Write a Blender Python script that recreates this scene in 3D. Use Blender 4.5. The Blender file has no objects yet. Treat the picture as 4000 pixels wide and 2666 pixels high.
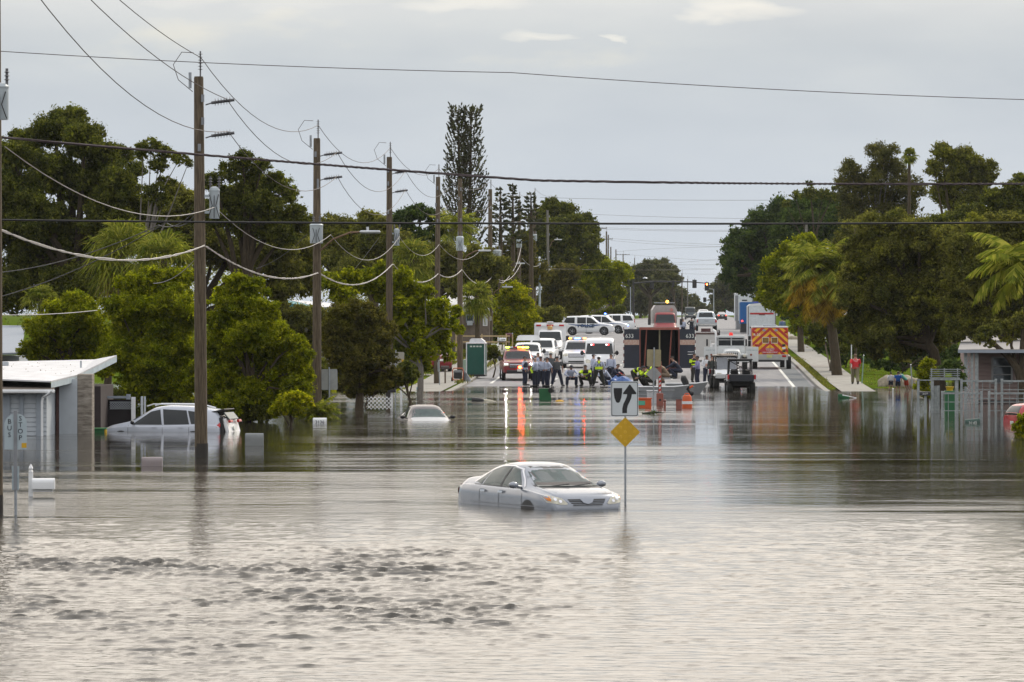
import bpy, bmesh, math, random
import numpy as np
from mathutils import Vector, Matrix, Euler
from mathutils.bvhtree import BVHTree
from mathutils.geometry import delaunay_2d_cdt
C = bpy.context.scene
COL = C.collection
R = math.radians
# ---------------------------------------------------------------- camera
FP = 18800.0      # focal length in photo pixels (long telephoto)
H = 4.22          # camera height over the flood water
HY = 1231.0       # horizon row in the photo
cam = bpy.data.cameras.new('camera'); camo = bpy.data.objects.new('camera', cam); COL.objects.link(camo)
camo.location = (0, 0, H); camo.rotation_euler = (R(90) - math.atan(102/FP), 0, 0)
cam.lens = FP/4000*36; cam.sensor_width = 36; cam.clip_start = 1; cam.clip_end = 12000
C.camera = camo
# ---------------------------------------------------------------- light
SUN_AZ, SUN_EL = 34, 40
sun = bpy.data.lights.new('sun', 'SUN'); sun.energy = 2.2; sun.angle = R(10); sun.color = (1, .90, .74)
suno = bpy.data.objects.new('sun', sun); COL.objects.link(suno)
sd = Vector((math.sin(R(SUN_AZ))*math.cos(R(SUN_EL)), math.cos(R(SUN_AZ))*math.cos(R(SUN_EL)), math.sin(R(SUN_EL))))
suno.rotation_euler = sd.to_track_quat('Z', 'Y').to_euler()
W = bpy.data.worlds.new('World'); C.world = W; W.use_nodes = True
nt = W.node_tree; nt.nodes.clear()
def N(nt, t, **k):
    n = nt.nodes.new(t)
    for a, b in k.items():
        if a.startswith('i_'): n.inputs[a[2:].replace('_', ' ')].default_value = b
        else: setattr(n, a, b)
    return n
def ramp(nt, stops, interp='LINEAR'):
    n = nt.nodes.new('ShaderNodeValToRGB'); e = n.color_ramp.elements; n.color_ramp.interpolation = interp
    while len(e) < len(stops): e.new(.5)
    for i, (p, c) in enumerate(stops):
        e[i].position = p; e[i].color = tuple(c)[:3] + (1,) if not isinstance(c, (int, float)) else (c, c, c, 1)
    return n
out = N(nt, 'ShaderNodeOutputWorld'); bg1 = N(nt, 'ShaderNodeBackground'); bg2 = N(nt, 'ShaderNodeBackground')
sky = N(nt, 'ShaderNodeTexSky'); sky.sky_type = 'NISHITA'; sky.sun_disc = False
sky.sun_elevation = R(SUN_EL); sky.sun_rotation = R(SUN_AZ); sky.dust_density = 3
nt.links.new(sky.outputs[0], bg1.inputs[0]); bg1.inputs[1].default_value = .08
tc = N(nt, 'ShaderNodeTexCoord'); sep = N(nt, 'ShaderNodeSeparateXYZ'); nt.links.new(tc.outputs['Generated'], sep.inputs[0])
# overcast: base brightness climbs with elevation, soft cloud mottling on top
rb = ramp(nt, [(0, (.65, .71, .79)), (.03, (.62, .68, .75)), (.065, (.60, .64, .67)), (.10, (.76, .76, .76)), (.25, (1.0, .99, .98)), (1, (1.3, 1.32, 1.38))])
nt.links.new(sep.outputs[2], rb.inputs[0])
mp = N(nt, 'ShaderNodeMapping'); mp.inputs['Scale'].default_value = (6, 1.2, 20); mp.inputs['Location'].default_value = (.95, .3, .45)
nt.links.new(tc.outputs['Generated'], mp.inputs[0])
no = N(nt, 'ShaderNodeTexNoise'); no.inputs['Scale'].default_value = 2.6; no.inputs['Detail'].default_value = 5; no.inputs['Roughness'].default_value = .5
nt.links.new(mp.outputs[0], no.inputs[0])
rc = ramp(nt, [(.36, (.93, .94, .955)), (.50, (1, 1, 1)), (.60, (1.06, 1.05, 1.03)), (.68, (1.26, 1.18, 1.05))])
nt.links.new(no.outputs[0], rc.inputs[0])
# the warm breaks only show higher up
fd = ramp(nt, [(.02, 0.25), (.05, 1.0)]); nt.links.new(sep.outputs[2], fd.inputs[0])
mx0 = N(nt, 'ShaderNodeMix', data_type='RGBA'); nt.links.new(fd.outputs[0], mx0.inputs[0]); mx0.inputs[6].default_value = (1, 1, 1, 1); nt.links.new(rc.outputs[0], mx0.inputs[7])
mu = N(nt, 'ShaderNodeMix', data_type='RGBA', blend_type='MULTIPLY'); mu.inputs[0].default_value = 1
nt.links.new(rb.outputs[0], mu.inputs[6]); nt.links.new(mx0.outputs[2], mu.inputs[7])
# small cream breaks in the cloud
def mth(op, a, b_=0.0, clamp=False):
    n = N(nt, 'ShaderNodeMath', operation=op, use_clamp=clamp)
    for i, v in enumerate((a, b_)):
        if isinstance(v, (int, float)): n.inputs[i].default_value = v
        else: nt.links.new(v, n.inputs[i])
    return n.outputs[0]
n2 = N(nt, 'ShaderNodeTexNoise'); n2.inputs['Scale'].default_value = 9; n2.inputs['Detail'].default_value = 4; nt.links.new(mp.outputs[0], n2.inputs[0])
wx = mth('ADD', mth('DIVIDE', sep.outputs[0], sep.outputs[1]), mth('MULTIPLY', mth('SUBTRACT', n2.outputs[0], .5), .035)); wz = mth('ADD', mth('DIVIDE', sep.outputs[2], sep.outputs[1]), mth('MULTIPLY', mth('SUBTRACT', n2.outputs[0], .5), .012))
blob = 0.0
for (px, py, w_, h_, a_) in ((2090, 150, 150, 40, .8), (2375, 160, 60, 34, .9), (2900, 30, 260, 70, .9), (1830, 10, 260, 50, .6), (900, -20, 700, 60, .3)):
    d_ = mth('ADD', mth('POWER', mth('ABSOLUTE', mth('DIVIDE', mth('SUBTRACT', wx, (px-2000)/FP), w_/FP)), 2), mth('POWER', mth('ABSOLUTE', mth('DIVIDE', mth('SUBTRACT', wz, (HY-py)/FP), h_/FP)), 2))
    blob = mth('ADD', blob, mth('MULTIPLY', mth('SUBTRACT', 1.0, d_, True), a_))
gb = N(nt, 'ShaderNodeMix', data_type='RGBA', blend_type='ADD'); nt.links.new(mth('MULTIPLY', blob, mth('GREATER_THAN', sep.outputs[1], 0)), gb.inputs[0]); nt.links.new(mu.outputs[2], gb.inputs[6]); gb.inputs[7].default_value = (.24, .19, .11, 1)
# the cloud is brighter above the frame on the sun's side
gr = ramp(nt, [(.056, 0), (.09, .45), (.14, 1), (.35, .85), (.75, .0)]); nt.links.new(sep.outputs[2], gr.inputs[0])
gy = ramp(nt, [(.35, 0), (.95, 1)]); nt.links.new(sep.outputs[1], gy.inputs[0])
gm = N(nt, 'ShaderNodeMath', operation='MULTIPLY'); nt.links.new(gr.outputs[0], gm.inputs[0]); nt.links.new(gy.outputs[0], gm.inputs[1])
ga = N(nt, 'ShaderNodeMix', data_type='RGBA', blend_type='ADD'); nt.links.new(gm.outputs[0], ga.inputs[0]); nt.links.new(gb.outputs[2], ga.inputs[6]); ga.inputs[7].default_value = (1.20, 1.02, .80, 1)
nt.links.new(ga.outputs[2], bg2.inputs[0]); bg2.inputs[1].default_value = 1.0
ms = N(nt, 'ShaderNodeMixShader'); ms.inputs[0].default_value = .93
nt.links.new(bg1.outputs[0], ms.inputs[1]); nt.links.new(bg2.outputs[0], ms.inputs[2]); nt.links.new(ms.outputs[0], out.inputs[0])
C.view_settings.view_transform = 'Standard'; C.view_settings.look = 'None'; C.view_settings.exposure = 0.0; C.view_settings.gamma = 1
C.cycles.max_bounces = 6; C.cycles.transparent_max_bounces = 8; C.cycles.caustics_reflective = False
# ---------------------------------------------------------------- helpers
GY = [0, 150, 235, 262, 284, 324, 400, 473, 600, 855, 1200, 6000]
GZ = [-.95, -.8, -.5, -.19, 0, .56, 1.45, 2.2, 2.75, 3.27, 3.45, 3.45]
def gz(y): return float(np.interp(y, GY, GZ))
def xc(y):      # the road's line: nearly straight, bending a little to the right far off
    a = .03457*y - 1.1; b = .04309*y - 4.8
    t = min(1, max(0, (y-390)/100)); t = t*t*(3-2*t)
    return a*(1-t) + b*t
def W3(px, py, s): return Vector(((px-2000)/s, FP/s, H-(py-HY)/s))
def G3(px, s, dz=0):
    y = FP/s; return Vector(((px-2000)/s, y, gz(y)+dz))
MATS = {}
def M(name, col, rough=.6, metal=0, var=.12, scale=3, bump=0, emit=0, ecol=None, spec=.5, stretch=(1, 1, 1), col2=None, coat=0):
    if name in MATS: return MATS[name]
    m = bpy.data.materials.new(name); m.use_nodes = True; t = m.node_tree; b = t.nodes['Principled BSDF']
    b.inputs['Roughness'].default_value = rough; b.inputs['Metallic'].default_value = metal
    b.inputs['Specular IOR Level'].default_value = spec; b.inputs['Coat Weight'].default_value = coat; b.inputs['Coat Roughness'].default_value = .08
    tcn = N(t, 'ShaderNodeTexCoord'); mpn = N(t, 'ShaderNodeMapping'); mpn.inputs['Scale'].default_value = stretch
    t.links.new(tcn.outputs['Object'], mpn.inputs[0])
    n = N(t, 'ShaderNodeTexNoise'); n.inputs['Scale'].default_value = scale; n.inputs['Detail'].default_value = 6; n.inputs['Roughness'].default_value = .65
    t.links.new(mpn.outputs[0], n.inputs[0])
    c2 = col2 or tuple(min(1, c*(1+var)) for c in col); c1 = tuple(c*(1-var) for c in col) if not col2 else col
    r = ramp(t, [(.33, c1), (.67, c2)]); t.links.new(n.outputs[0], r.inputs[0]); t.links.new(r.outputs[0], b.inputs['Base Color'])
    if bump:
        bn = N(t, 'ShaderNodeBump'); bn.inputs['Strength'].default_value = bump; bn.inputs['Distance'].default_value = .02
        t.links.new(n.outputs[0], bn.inputs['Height']); t.links.new(bn.outputs[0], b.inputs['Normal'])
    if emit:
        b.inputs['Emission Color'].default_value = tuple(ecol or col) + (1,); b.inputs['Emission Strength'].default_value = emit
    MATS[name] = m; return m
def sharp(me, a=35):
    for p in me.polygons: p.use_smooth = True
    me.set_sharp_from_angle(angle=R(a))
class MB:
    def __init__(s): s.b = bmesh.new()
    def verts(s, vs): return [s.b.verts.new(v) for v in vs]
    def face(s, vs):
        try: return s.b.faces.new(vs)
        except ValueError: return None
    def poly(s, pts): s.face(s.verts(pts)); return s
    def box(s, c, d, bev=0, rz=0, rot=None, seg=1):
        g = bmesh.ops.create_cube(s.b, size=1)['verts']
        mt = Matrix.Translation(Vector(c)) @ (rot.to_matrix().to_4x4() if rot else Matrix.Rotation(rz, 4, 'Z')) @ Matrix.Diagonal((d[0], d[1], d[2], 1))
        bmesh.ops.transform(s.b, matrix=mt, verts=g)
        if bev:
            ed = list({e for v in g for e in v.link_edges})
            bmesh.ops.bevel(s.b, geom=ed, offset=bev, segments=seg, affect='EDGES')
        return s
    def bb(s, x0, x1, y0, y1, z0, z1, bev=0, seg=1): return s.box(((x0+x1)/2, (y0+y1)/2, (z0+z1)/2), (x1-x0, y1-y0, z1-z0), bev, seg=seg)
    def tube(s, pts, rad, n=8, cap=True, flat=None):
        pts = [Vector(p) for p in pts]; rad = rad if isinstance(rad, (list, tuple)) else [rad]*len(pts)
        rings = []; up = None
        for i, p in enumerate(pts):
            t = (pts[min(i+1, len(pts)-1)]-pts[max(i-1, 0)]).normalized()
            if flat is not None: u = Vector(flat); w = t.cross(u).normalized(); u = w.cross(t).normalized()
            else:
                if up is None: up = Vector((0, 0, 1)) if abs(t.z) < .9 else Vector((1, 0, 0))
                u = (up - t*up.dot(t)).normalized(); w = t.cross(u); up = u
            r = rad[i]; a, b_ = r if isinstance(r, tuple) else (r, r)
            rings.append(s.verts([p + u*math.cos(2*math.pi*k/n)*a + w*math.sin(2*math.pi*k/n)*b_ for k in range(n)]))
        for a, b_ in zip(rings, rings[1:]):
            for k in range(n): s.face([a[k], a[(k+1) % n], b_[(k+1) % n], b_[k]])
        if cap: s.face(rings[0][::-1]); s.face(rings[-1])
        return s
    def cyl(s, p0, p1, r0, r1=None, n=12): return s.tube([p0, p1], [r0, r0 if r1 is None else r1], n)
    def lathe(s, prof, c=(0, 0, 0), axis='Z', n=16):
        c = Vector(c); rings = []
        for r, h in prof:
            vs = []
            for k in range(n):
                a = 2*math.pi*k/n; x, y = r*math.cos(a), r*math.sin(a)
                v = Vector((x, y, h)) if axis == 'Z' else Vector((x, h, y)) if axis == 'Y' else Vector((h, x, y))
                vs.append(c+v)
            rings.append(s.verts(vs))
        for a, b_ in zip(rings, rings[1:]):
            for k in range(n): s.face([a[k], a[(k+1) % n], b_[(k+1) % n], b_[k]])
        s.face(rings[0][::-1]); s.face(rings[-1]); return s
    def ball(s, c, r, sc=(1, 1, 1), sub=2):
        g = bmesh.ops.create_icosphere(s.b, subdivisions=sub, radius=r)['verts']
        bmesh.ops.transform(s.b, matrix=Matrix.Translation(Vector(c)) @ Matrix.Diagonal((*sc, 1)), verts=g); return s
    def prism(s, poly, p, axis='Y', t=.02):
        # polygon (u,v) extruded: axis Y -> (u, y, v) plane facing -Y starting at p, thickness t backwards
        f = {'Y': lambda u, v, w: (p[0]+u, p[1]+w, p[2]+v), 'X': lambda u, v, w: (p[0]+w, p[1]+u, p[2]+v), 'Z': lambda u, v, w: (p[0]+u, p[1]+v, p[2]+w)}[axis]
        a = s.verts([f(u, v, 0) for u, v in poly]); b_ = s.verts([f(u, v, t) for u, v in poly]); n = len(poly)
        s.face(a); s.face(b_[::-1])
        for k in range(n): s.face([a[k], a[(k+1) % n], b_[(k+1) % n], b_[k]])
        return s
    def arr(s, vs, fs, mt=None):
        bv = s.verts([(mt @ Vector(v)) if mt else v for v in vs])
        for f in fs: s.face([bv[i] for i in f])
        return s
    def text(s, st, size, mt, ext=.002, bold=0):
        vs, fs = text_geo(st, ext, bold)
        return s.arr([Vector(v)*size for v in vs], fs, mt)
    def build(s, name, mat, parent=None, smooth=True, ang=35, fixn=True):
        if fixn: bmesh.ops.recalc_face_normals(s.b, faces=s.b.faces)
        me = bpy.data.meshes.new(name); s.b.to_mesh(me); s.b.free()
        if smooth: sharp(me, ang)
        return link(name, me, mat, parent)
def link(name, me, mat, parent=None):
    o = bpy.data.objects.new(name, me); COL.objects.link(o)
    if mat is not None:
        me.materials.clear(); me.materials.append(mat)
    if parent: o.parent = parent
    return o
TX = {}
def text_geo(st, ext, bold):
    k = (st, ext, bold)
    if k not in TX:
        cu = bpy.data.curves.new('t', 'FONT'); cu.body = st; cu.size = 1; cu.align_x = 'CENTER'; cu.align_y = 'CENTER'
        cu.extrude = ext; cu.resolution_u = 2; cu.offset = bold; cu.space_line = .95
        ob = bpy.data.objects.new('t', cu); me = ob.to_mesh()
        TX[k] = ([tuple(v.co) for v in me.vertices], [tuple(p.vertices) for p in me.polygons])
        ob.to_mesh_clear(); bpy.data.objects.remove(ob); bpy.data.curves.remove(cu)
    return TX[k]
def face_m(p, yaw=0):   # text matrix: readable by someone standing on -Y, at p
    return Matrix.Translation(Vector(p)) @ Matrix.Rotation(yaw, 4, 'Z') @ Matrix.Rotation(R(90), 4, 'X')
def tag(o, label, cat, group=None):
    o['label'] = label; o['category'] = cat
    if group: o['group'] = group
    return o
def struct(o): o['kind'] = 'structure'; return o
def thing(name, label, cat, loc, rz=0, group=None, rot=None):
    o = bpy.data.objects.new(name, None); COL.objects.link(o); o.empty_display_size = .2
    o.location = loc; o.rotation_euler = rot or (0, 0, rz)
    return tag(o, label, cat, group)
def copy_tree(o, parent=None):
    c = o.copy(); COL.objects.link(c); c.parent = parent
    for ch in o.children: copy_tree(ch, c)
    return c
# common materials
WHITE = M('white_paint', (.78, .79, .80), .3, var=.04, coat=.4)
SILVER = M('silver_paint', (.29, .31, .35), .26, .45, var=.04, coat=.6)
BLACKP = M('black_plastic', (.02, .02, .022), .5, var=.3)
RUBBER = M('rubber', (.018, .018, .018), .8, var=.3, scale=20, bump=.3)
GLASS = M('tinted_glass', (.012, .016, .018), .10, var=.1, spec=.45)
GLASSL = M('pale_glass', (.03, .055, .05), .05, var=.3, spec=.45, scale=4)
CHROME = M('chrome', (.7, .7, .72), .15, 1, var=.05)
STEEL = M('galvanised_steel', (.36, .39, .42), .5, .5, var=.15, scale=8)
GREYM = M('grey_metal', (.25, .26, .28), .5, .3, var=.15)
WOOD = M('weathered_wood', (.16, .125, .095), .9, var=.35, scale=6, stretch=(4, 4, .5), bump=.4)
LENS = M('headlight_lens', (.55, .52, .42), .1, var=.3, scale=9, spec=.8)
REDL = M('red_lens', (.45, .02, .02), .15, var=.2)
AMBER = M('amber_lens', (.8, .25, .03), .2, var=.1)
DARKRED = M('maroon_paint', (.20, .010, .015), .35, var=.1, coat=.2)
NAVY = M('navy_cloth', (.012, .016, .035), .85, var=.3, scale=12)
HIVIS = M('hivis_yellow', (.62, .85, .02), .7, var=.1)
PLATE = M('plate_white', (.7, .72, .68), .5)
LED_W = M('lamp_white_lit', (1, .97, 1), .3, emit=150, ecol=(1, .95, 1))
LED_R = M('lamp_red_lit', (1, .03, .02), .3, emit=75, ecol=(1, .05, .01))
LED_O = M('lamp_orange_lit', (1, .15, .02), .3, emit=40, ecol=(1, .13, .02))
LED_B = M('lamp_blue_lit', (.1, .2, 1), .3, emit=14, ecol=(.08, .2, 1))
LED_A = M('lamp_amber_lit', (1, .4, .05), .3, emit=7, ecol=(1, .45, .05))
LED_G = M('lamp_yellow_green_lit', (.7, 1, .1), .3, emit=6, ecol=(.75, 1, .1))
# ---------------------------------------------------------------- ground, road, water
def sheet(name, us, ys, zf, mat, parent=None):
    vs = [(xc(y)+u, y, zf(u, y)) for y in ys for u in us]; n = len(us)
    fs = [(j*n+i, j*n+i+1, (j+1)*n+i+1, (j+1)*n+i) for j in range(len(ys)-1) for i in range(n-1)]
    me = bpy.data.meshes.new(name); me.from_pydata(vs, [], fs); me.update()
    return link(name, me, mat, parent)
def dip(u, y):      # yards away from the road lie a little lower near the flood edge
    d = 0
    if u < -19: d = -min(1, (-19-u)/5)*.55*min(1, max(0, (322-y)/35))
    if u > 13.2: d = -min(1, (u-13.2)/5)*.4*min(1, max(0, (330-y)/30))
    return d
def zground(u, y):
    inside = -11.8 < u < 9.6
    w = .0 if inside else .045*math.sin(u*.7+y*.11)*math.sin(y*.23+u*.3)
    return gz(y) + (-.05 if inside else .10 + dip(u, y) + w)
US = [-3000, -600, -150, -80] + list(np.arange(-60, -14, 2.0)) + [-13.9, -12.8, -11.85, -11.75, -6, 0, 5, 9.55, 9.65, 12, 13.2, 14.5, 16] + list(np.arange(18, 60, 2.0)) + [80, 150, 600, 3000]
YS = sorted(set([-40, 0, 60, 100] + list(np.arange(120, 500, 4.0)) + list(np.arange(500, 1000, 25.0)) + GY[1:-1] + [1500, 2500, 4000, 7000]))
GRASS = M('grass', (.045, .075, .006), 1, col2=(.10, .14, .014), scale=.9, bump=.3, spec=0)
struct(sheet('ground', US, YS, zground, GRASS))
YR = [y for y in YS if 60 <= y <= 2500]
ASPH = M('asphalt', (.19, .19, .20), .9, col2=(.26, .255, .26), scale=.7, stretch=(2.5, .25, 1), bump=.2)
struct(sheet('road', [-11.5, -10.2, -6.5, -2.9, .7, 4.3, 7.9, 9.2], YR, lambda u, y: gz(y), ASPH))
ASPH2 = M('bike_lane_asphalt', (.10, .115, .125), .9, col2=(.14, .15, .16), scale=1.5, bump=.2)
struct(sheet('bike_lane', [7.98, 9.0], [y for y in YR if y < 700], lambda u, y: gz(y)+.005, ASPH2))
CONC = M('concrete', (.24, .23, .205), .95, spec=.2, col2=(.37, .355, .325), scale=1.2, bump=.2)
def kerb(name, u0, u1):
    yr = [y for y in YR if y < 1300]; prof = [(u0, -.06), (u0, .12), (u0+.03, .15), (u1-.03, .15), (u1, .12), (u1, -.06)]
    vs = [(xc(y)+u, y, gz(y)+z) for y in yr for u, z in prof]; n = len(prof)
    fs = [(j*n+i, j*n+i+1, (j+1)*n+i+1, (j+1)*n+i) for j in range(len(yr)-1) for i in range(n-1)]
    me = bpy.data.meshes.new(name); me.from_pydata(vs, [], fs); me.update(); return struct(link(name, me, CONC))
kerb('kerb', 9.2, 9.55); kerb('kerb', -11.85, -11.5)
def slabs(name, u0, u1, y0, y1, step, h=.16, gap=.05):
    mb = MB(); y = y0
    while y < y1:
        ys = [y] + [g for g in GY if y+.1 < g < y+step-gap-.1] + [y+step-gap]
        for a, b_ in zip(ys, ys[1:]):
            mb.poly([(xc(a)+u0, a, gz(a)+h), (xc(a)+u1, a, gz(a)+h), (xc(b_)+u1, b_, gz(b_)+h), (xc(b_)+u0, b_, gz(b_)+h)])
        y += step
    return struct(mb.build(name, CONC, smooth=False))
slabs('sidewalk', 10.1, 12.0, 240, 640, 4.5); slabs('sidewalk', -14.4, -12.0, 250, 640, 4.5)
slabs('driveway', -30, -14.45, 303, 306.5, 3.6, .15); slabs('driveway', -32, -14.45, 345, 349, 4.2, .15)
LINE = M('line_paint', (.62, .62, .58), .8, var=.25, scale=6)
mb = MB()
def strip(u, w, ya, yb):
    ys = [ya]+[g for g in YR if ya+.01 < g < yb-.01]+[yb]
    for a, b_ in zip(ys, ys[1:]): mb.poly([(xc(a)+u-w, a, gz(a)+.011), (xc(a)+u+w, a, gz(a)+.011), (xc(b_)+u+w, b_, gz(b_)+.011), (xc(b_)+u-w, b_, gz(b_)+.011)])
strip(7.9, .09, 262, 900); strip(-10.2, .09, 290, 900)
y = 262
while y < 900:
    strip(4.3, .07, y, y+3.2); strip(-6.5, .07, y, y+3.2); strip(.7, .06, y, y+3.2); strip(-2.9, .06, y, y+3.2); y += 12.2
struct(mb.build('road_marking', LINE, smooth=False))
# low broken concrete at the right kerb
# ---- water
def water_mat():
    m = bpy.data.materials.new('flood_water'); m.use_nodes = True; t = m.node_tree; b = t.nodes['Principled BSDF']
    b.inputs['Base Color'].default_value = (.035, .031, .024, 1); b.inputs['Roughness'].default_value = .03; b.inputs['IOR'].default_value = 1.34
    g = N(t, 'ShaderNodeNewGeometry')
    def noise(sc, xyz, det=3, loc=(0, 0, 0)):
        mpn = N(t, 'ShaderNodeMapping'); mpn.inputs['Scale'].default_value = xyz; mpn.inputs['Location'].default_value = loc
        t.links.new(g.outputs['Position'], mpn.inputs[0]); n = N(t, 'ShaderNodeTexNoise'); n.inputs['Scale'].default_value = sc
        n.inputs['Detail'].default_value = det; t.links.new(mpn.outputs[0], n.inputs[0]); return n.outputs[0]
    def math_(op, a, b_, clamp=False):
        n = N(t, 'ShaderNodeMath', operation=op, use_clamp=clamp)
        for i, v in enumerate((a, b_)):
            if isinstance(v, (int, float)): n.inputs[i].default_value = v
            else: t.links.new(v, n.inputs[i])
        return n.outputs[0]
    n1 = noise(2.4, (1, .8, 1), 4); n2 = noise(9, (1, .8, 1), 3); n3 = noise(.55, (1, 1.6, 1), 2)
    h = math_('ADD', math_('MULTIPLY', n1, .6), math_('ADD', math_('MULTIPLY', n2, .16), math_('MULTIPLY', n3, .8)))
    # breeze patches: long bands across the view where the surface is ruffled
    pm = noise(1, (.035, .075, 1), 3, (3.1, 1.7, 0)); pf = noise(1, (.10, .5, 1), 3, (0, 8.2, 0))
    pr = ramp(t, [(.44, 0.0), (.56, 1.0)]); t.links.new(math_('ADD', math_('MULTIPLY', pm, .68), math_('MULTIPLY', pf, .32)), pr.inputs[0])
    sp = N(t, 'ShaderNodeSeparateXYZ'); t.links.new(g.outputs['Position'], sp.inputs[0])
    def sm(v, a, b_):
        n = N(t, 'ShaderNodeMapRange', interpolation_type='SMOOTHSTEP'); t.links.new(v, n.inputs[0]); n.inputs[1].default_value = a; n.inputs[2].default_value = b_; return n.outputs[0]
    # sheltered water beyond ~135 m on the left and right; open, windy water nearer
    wob = math_('MULTIPLY', math_('SUBTRACT', noise(1, (.11, .30, 1), 4, (5, 2, 0)), .5), 46)   # ragged edges for the wind lanes
    yy = math_('ADD', sp.outputs[1], wob)
    near = sm(math_('ADD', yy, math_('MULTIPLY', math_('SUBTRACT', noise(1, (.06, .16, 1), 3, (9.1, 3.3, 0)), .5), 110)), 152, 112)
    xr = math_('DIVIDE', sp.outputs[0], sp.outputs[1])
    rightcalm = math_('MULTIPLY', sm(xr, .026, .052), sm(yy, 98, 112))
    leftcalm = math_('MULTIPLY', sm(xr, -.035, -.055), sm(yy, 124, 140))
    calm = math_('MAXIMUM', rightcalm, leftcalm)
    A = math_('MAXIMUM', near, math_('MULTIPLY', pr.outputs[0], .8))
    A = math_('MULTIPLY', A, math_('SUBTRACT', 1.0, math_('MULTIPLY', calm, .80)))
    ln2 = ramp(t, [(.58, 0.0), (.63, 1.0)]); t.links.new(noise(1, (.05, .42, 1), 3, (7.7, 1.1, 0)), ln2.inputs[0])   # slick streaks
    A = math_('MULTIPLY', A, math_('SUBTRACT', 1.0, math_('MULTIPLY', math_('MULTIPLY', ln2.outputs[0], sm(sp.outputs[1], 84, 100)), .75)))
    dist = math_('ADD', math_('MULTIPLY', sm(sp.outputs[1], 84, 125), .72), .28)
    lane = ramp(t, [(.60, 0.0), (.66, 1.0)]); t.links.new(noise(1, (.045, .62, 1), 3, (1.3, 4.4, 0)), lane.inputs[0])   # thin ruffled streaks
    t.links.new(math_('ADD', math_('MULTIPLY', math_('MULTIPLY', math_('MAXIMUM', A, math_('MULTIPLY', lane.outputs[0], .6)), math_('ADD', math_('MULTIPLY', noise(1, (.5, 1.6, 1), 4, (2, 0, 0)), 1.6), .2)), WATER_MICRO), .045), b.inputs['Roughness'])
    A = math_('MAXIMUM', math_('MULTIPLY', A, dist), math_('MULTIPLY', lane.outputs[0], .55))
    st = math_('ADD', math_('MULTIPLY', A, WATER_ROUGH), WATER_CALM)
    bn = N(t, 'ShaderNodeBump'); bn.inputs['Distance'].default_value = .05
    t.links.new(st, bn.inputs['Strength']); t.links.new(h, bn.inputs['Height']); t.links.new(bn.outputs[0], b.inputs['Normal'])
    return m
WATER_ROUGH, WATER_CALM, WATER_MICRO = .85, .06, .105
def build_water():
    x0, x1, y0, y1 = -13, 11, 48, 104
    xs = np.concatenate([[-400, -60, -20], np.arange(x0, x1+.01, .04), [20, 60, 400]])
    yn = [y0]
    while yn[-1] < y1: yn.append(yn[-1]+.045+.0016*(yn[-1]-y0))
    ys = np.concatenate([[-40, 20, 40], yn, [112, 130, 160, 200, 240, 280, 330]])
    X, Y = np.meshgrid(xs, ys); Z = np.zeros_like(X)
    rng = np.random.default_rng(5)
    def ss(v, a, b_):
        t = np.clip((v-a)/(b_-a), 0, 1); return t*t*(3-2*t)
    inside = ss(X, x0, x0+1.5)*ss(X, x1, x1-1.5)*ss(Y, y0, y0+2)*ss(Y, y1, y1-8)
    # choppy bands where the flow breaks over the submerged kerb, fading to the right
    def lump(sx, sy, n, seed):
        r = np.random.default_rng(seed); v = np.zeros_like(X)
        for _ in range(n):
            v += np.sin(X*r.normal(0, sx)+Y*r.normal(0, sy)+r.uniform(0, 6.28))
        return v/math.sqrt(n)
    lw = lump(.5, .35, 8, 3)
    xe = 1.0+1.6*np.sin(Y*.35)
    band1 = np.exp(-((Y-82-.10*(X+4)+1.2*lw)/5.6)**2)*ss(X, 3.4, -2.0)
    band2 = np.exp(-((Y-69-.22*(X+4)+1.2*lw)/5.4)**2)*ss(X, 2.2, -1.2)
    band3 = .45*np.exp(-((Y-59+.6*lw)/4.5)**2)*ss(X, -.8, -4.5)
    env = np.clip(.10*ss(X, 1, -4)+1.0*band1+.95*band2+.5*band3, 0, 1)*np.clip(.9+.4*lump(2.2, 1.6, 10, 9)+.35*lump(.8, .6, 8, 12), .3, 1.9)
    amp = .0020 + .0125*env + .0016*ss(X, -9, -2)*ss(Y, 100, 80) + .0012*ss(X, 1, 5)
    Hh = np.zeros_like(X)
    for i in range(80):
        lam = math.exp(rng.uniform(math.log(.16), math.log(.75))); a = rng.normal(R(80), R(19)); k = 2*math.pi/lam
        ph = k*(X*math.cos(a)+Y*math.sin(a)) + rng.uniform(0, 6.28) + 1.1*np.sin(X*rng.normal(0, 1.1)+Y*rng.normal(0, 1.1)+rng.uniform(0, 6))
        w = (lam/.4)**.5
        Hh += w*(1-np.abs(np.sin(ph*.5)))**1.35
    Hh = (Hh-Hh.mean())/Hh.std()
    Hh = np.where(Hh > 0, Hh*1.3, Hh*.5)
    Z = Hh*amp*inside
    ny, nx = X.shape; co = np.stack([X, Y, Z], -1).reshape(-1, 3)
    i = np.arange(ny*nx).reshape(ny, nx); f = np.stack([i[:-1, :-1], i[:-1, 1:], i[1:, 1:], i[1:, :-1]], -1).reshape(-1, 4)
    me = quad_mesh('water', co, f); me.polygons.foreach_set('use_smooth', np.ones(len(f), bool))
    struct(link('water', me, water_mat()))
def quad_mesh(name, co, f):
    me = bpy.data.meshes.new(name); n = len(f)
    me.vertices.add(len(co)); me.vertices.foreach_set('co', np.asarray(co, np.float32).ravel())
    me.loops.add(n*4); me.loops.foreach_set('vertex_index', np.asarray(f, np.int32).ravel())
    me.polygons.add(n); me.polygons.foreach_set('loop_start', np.arange(n, dtype=np.int32)*4)
    me.update(calc_edges=True); return me
build_water()
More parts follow.
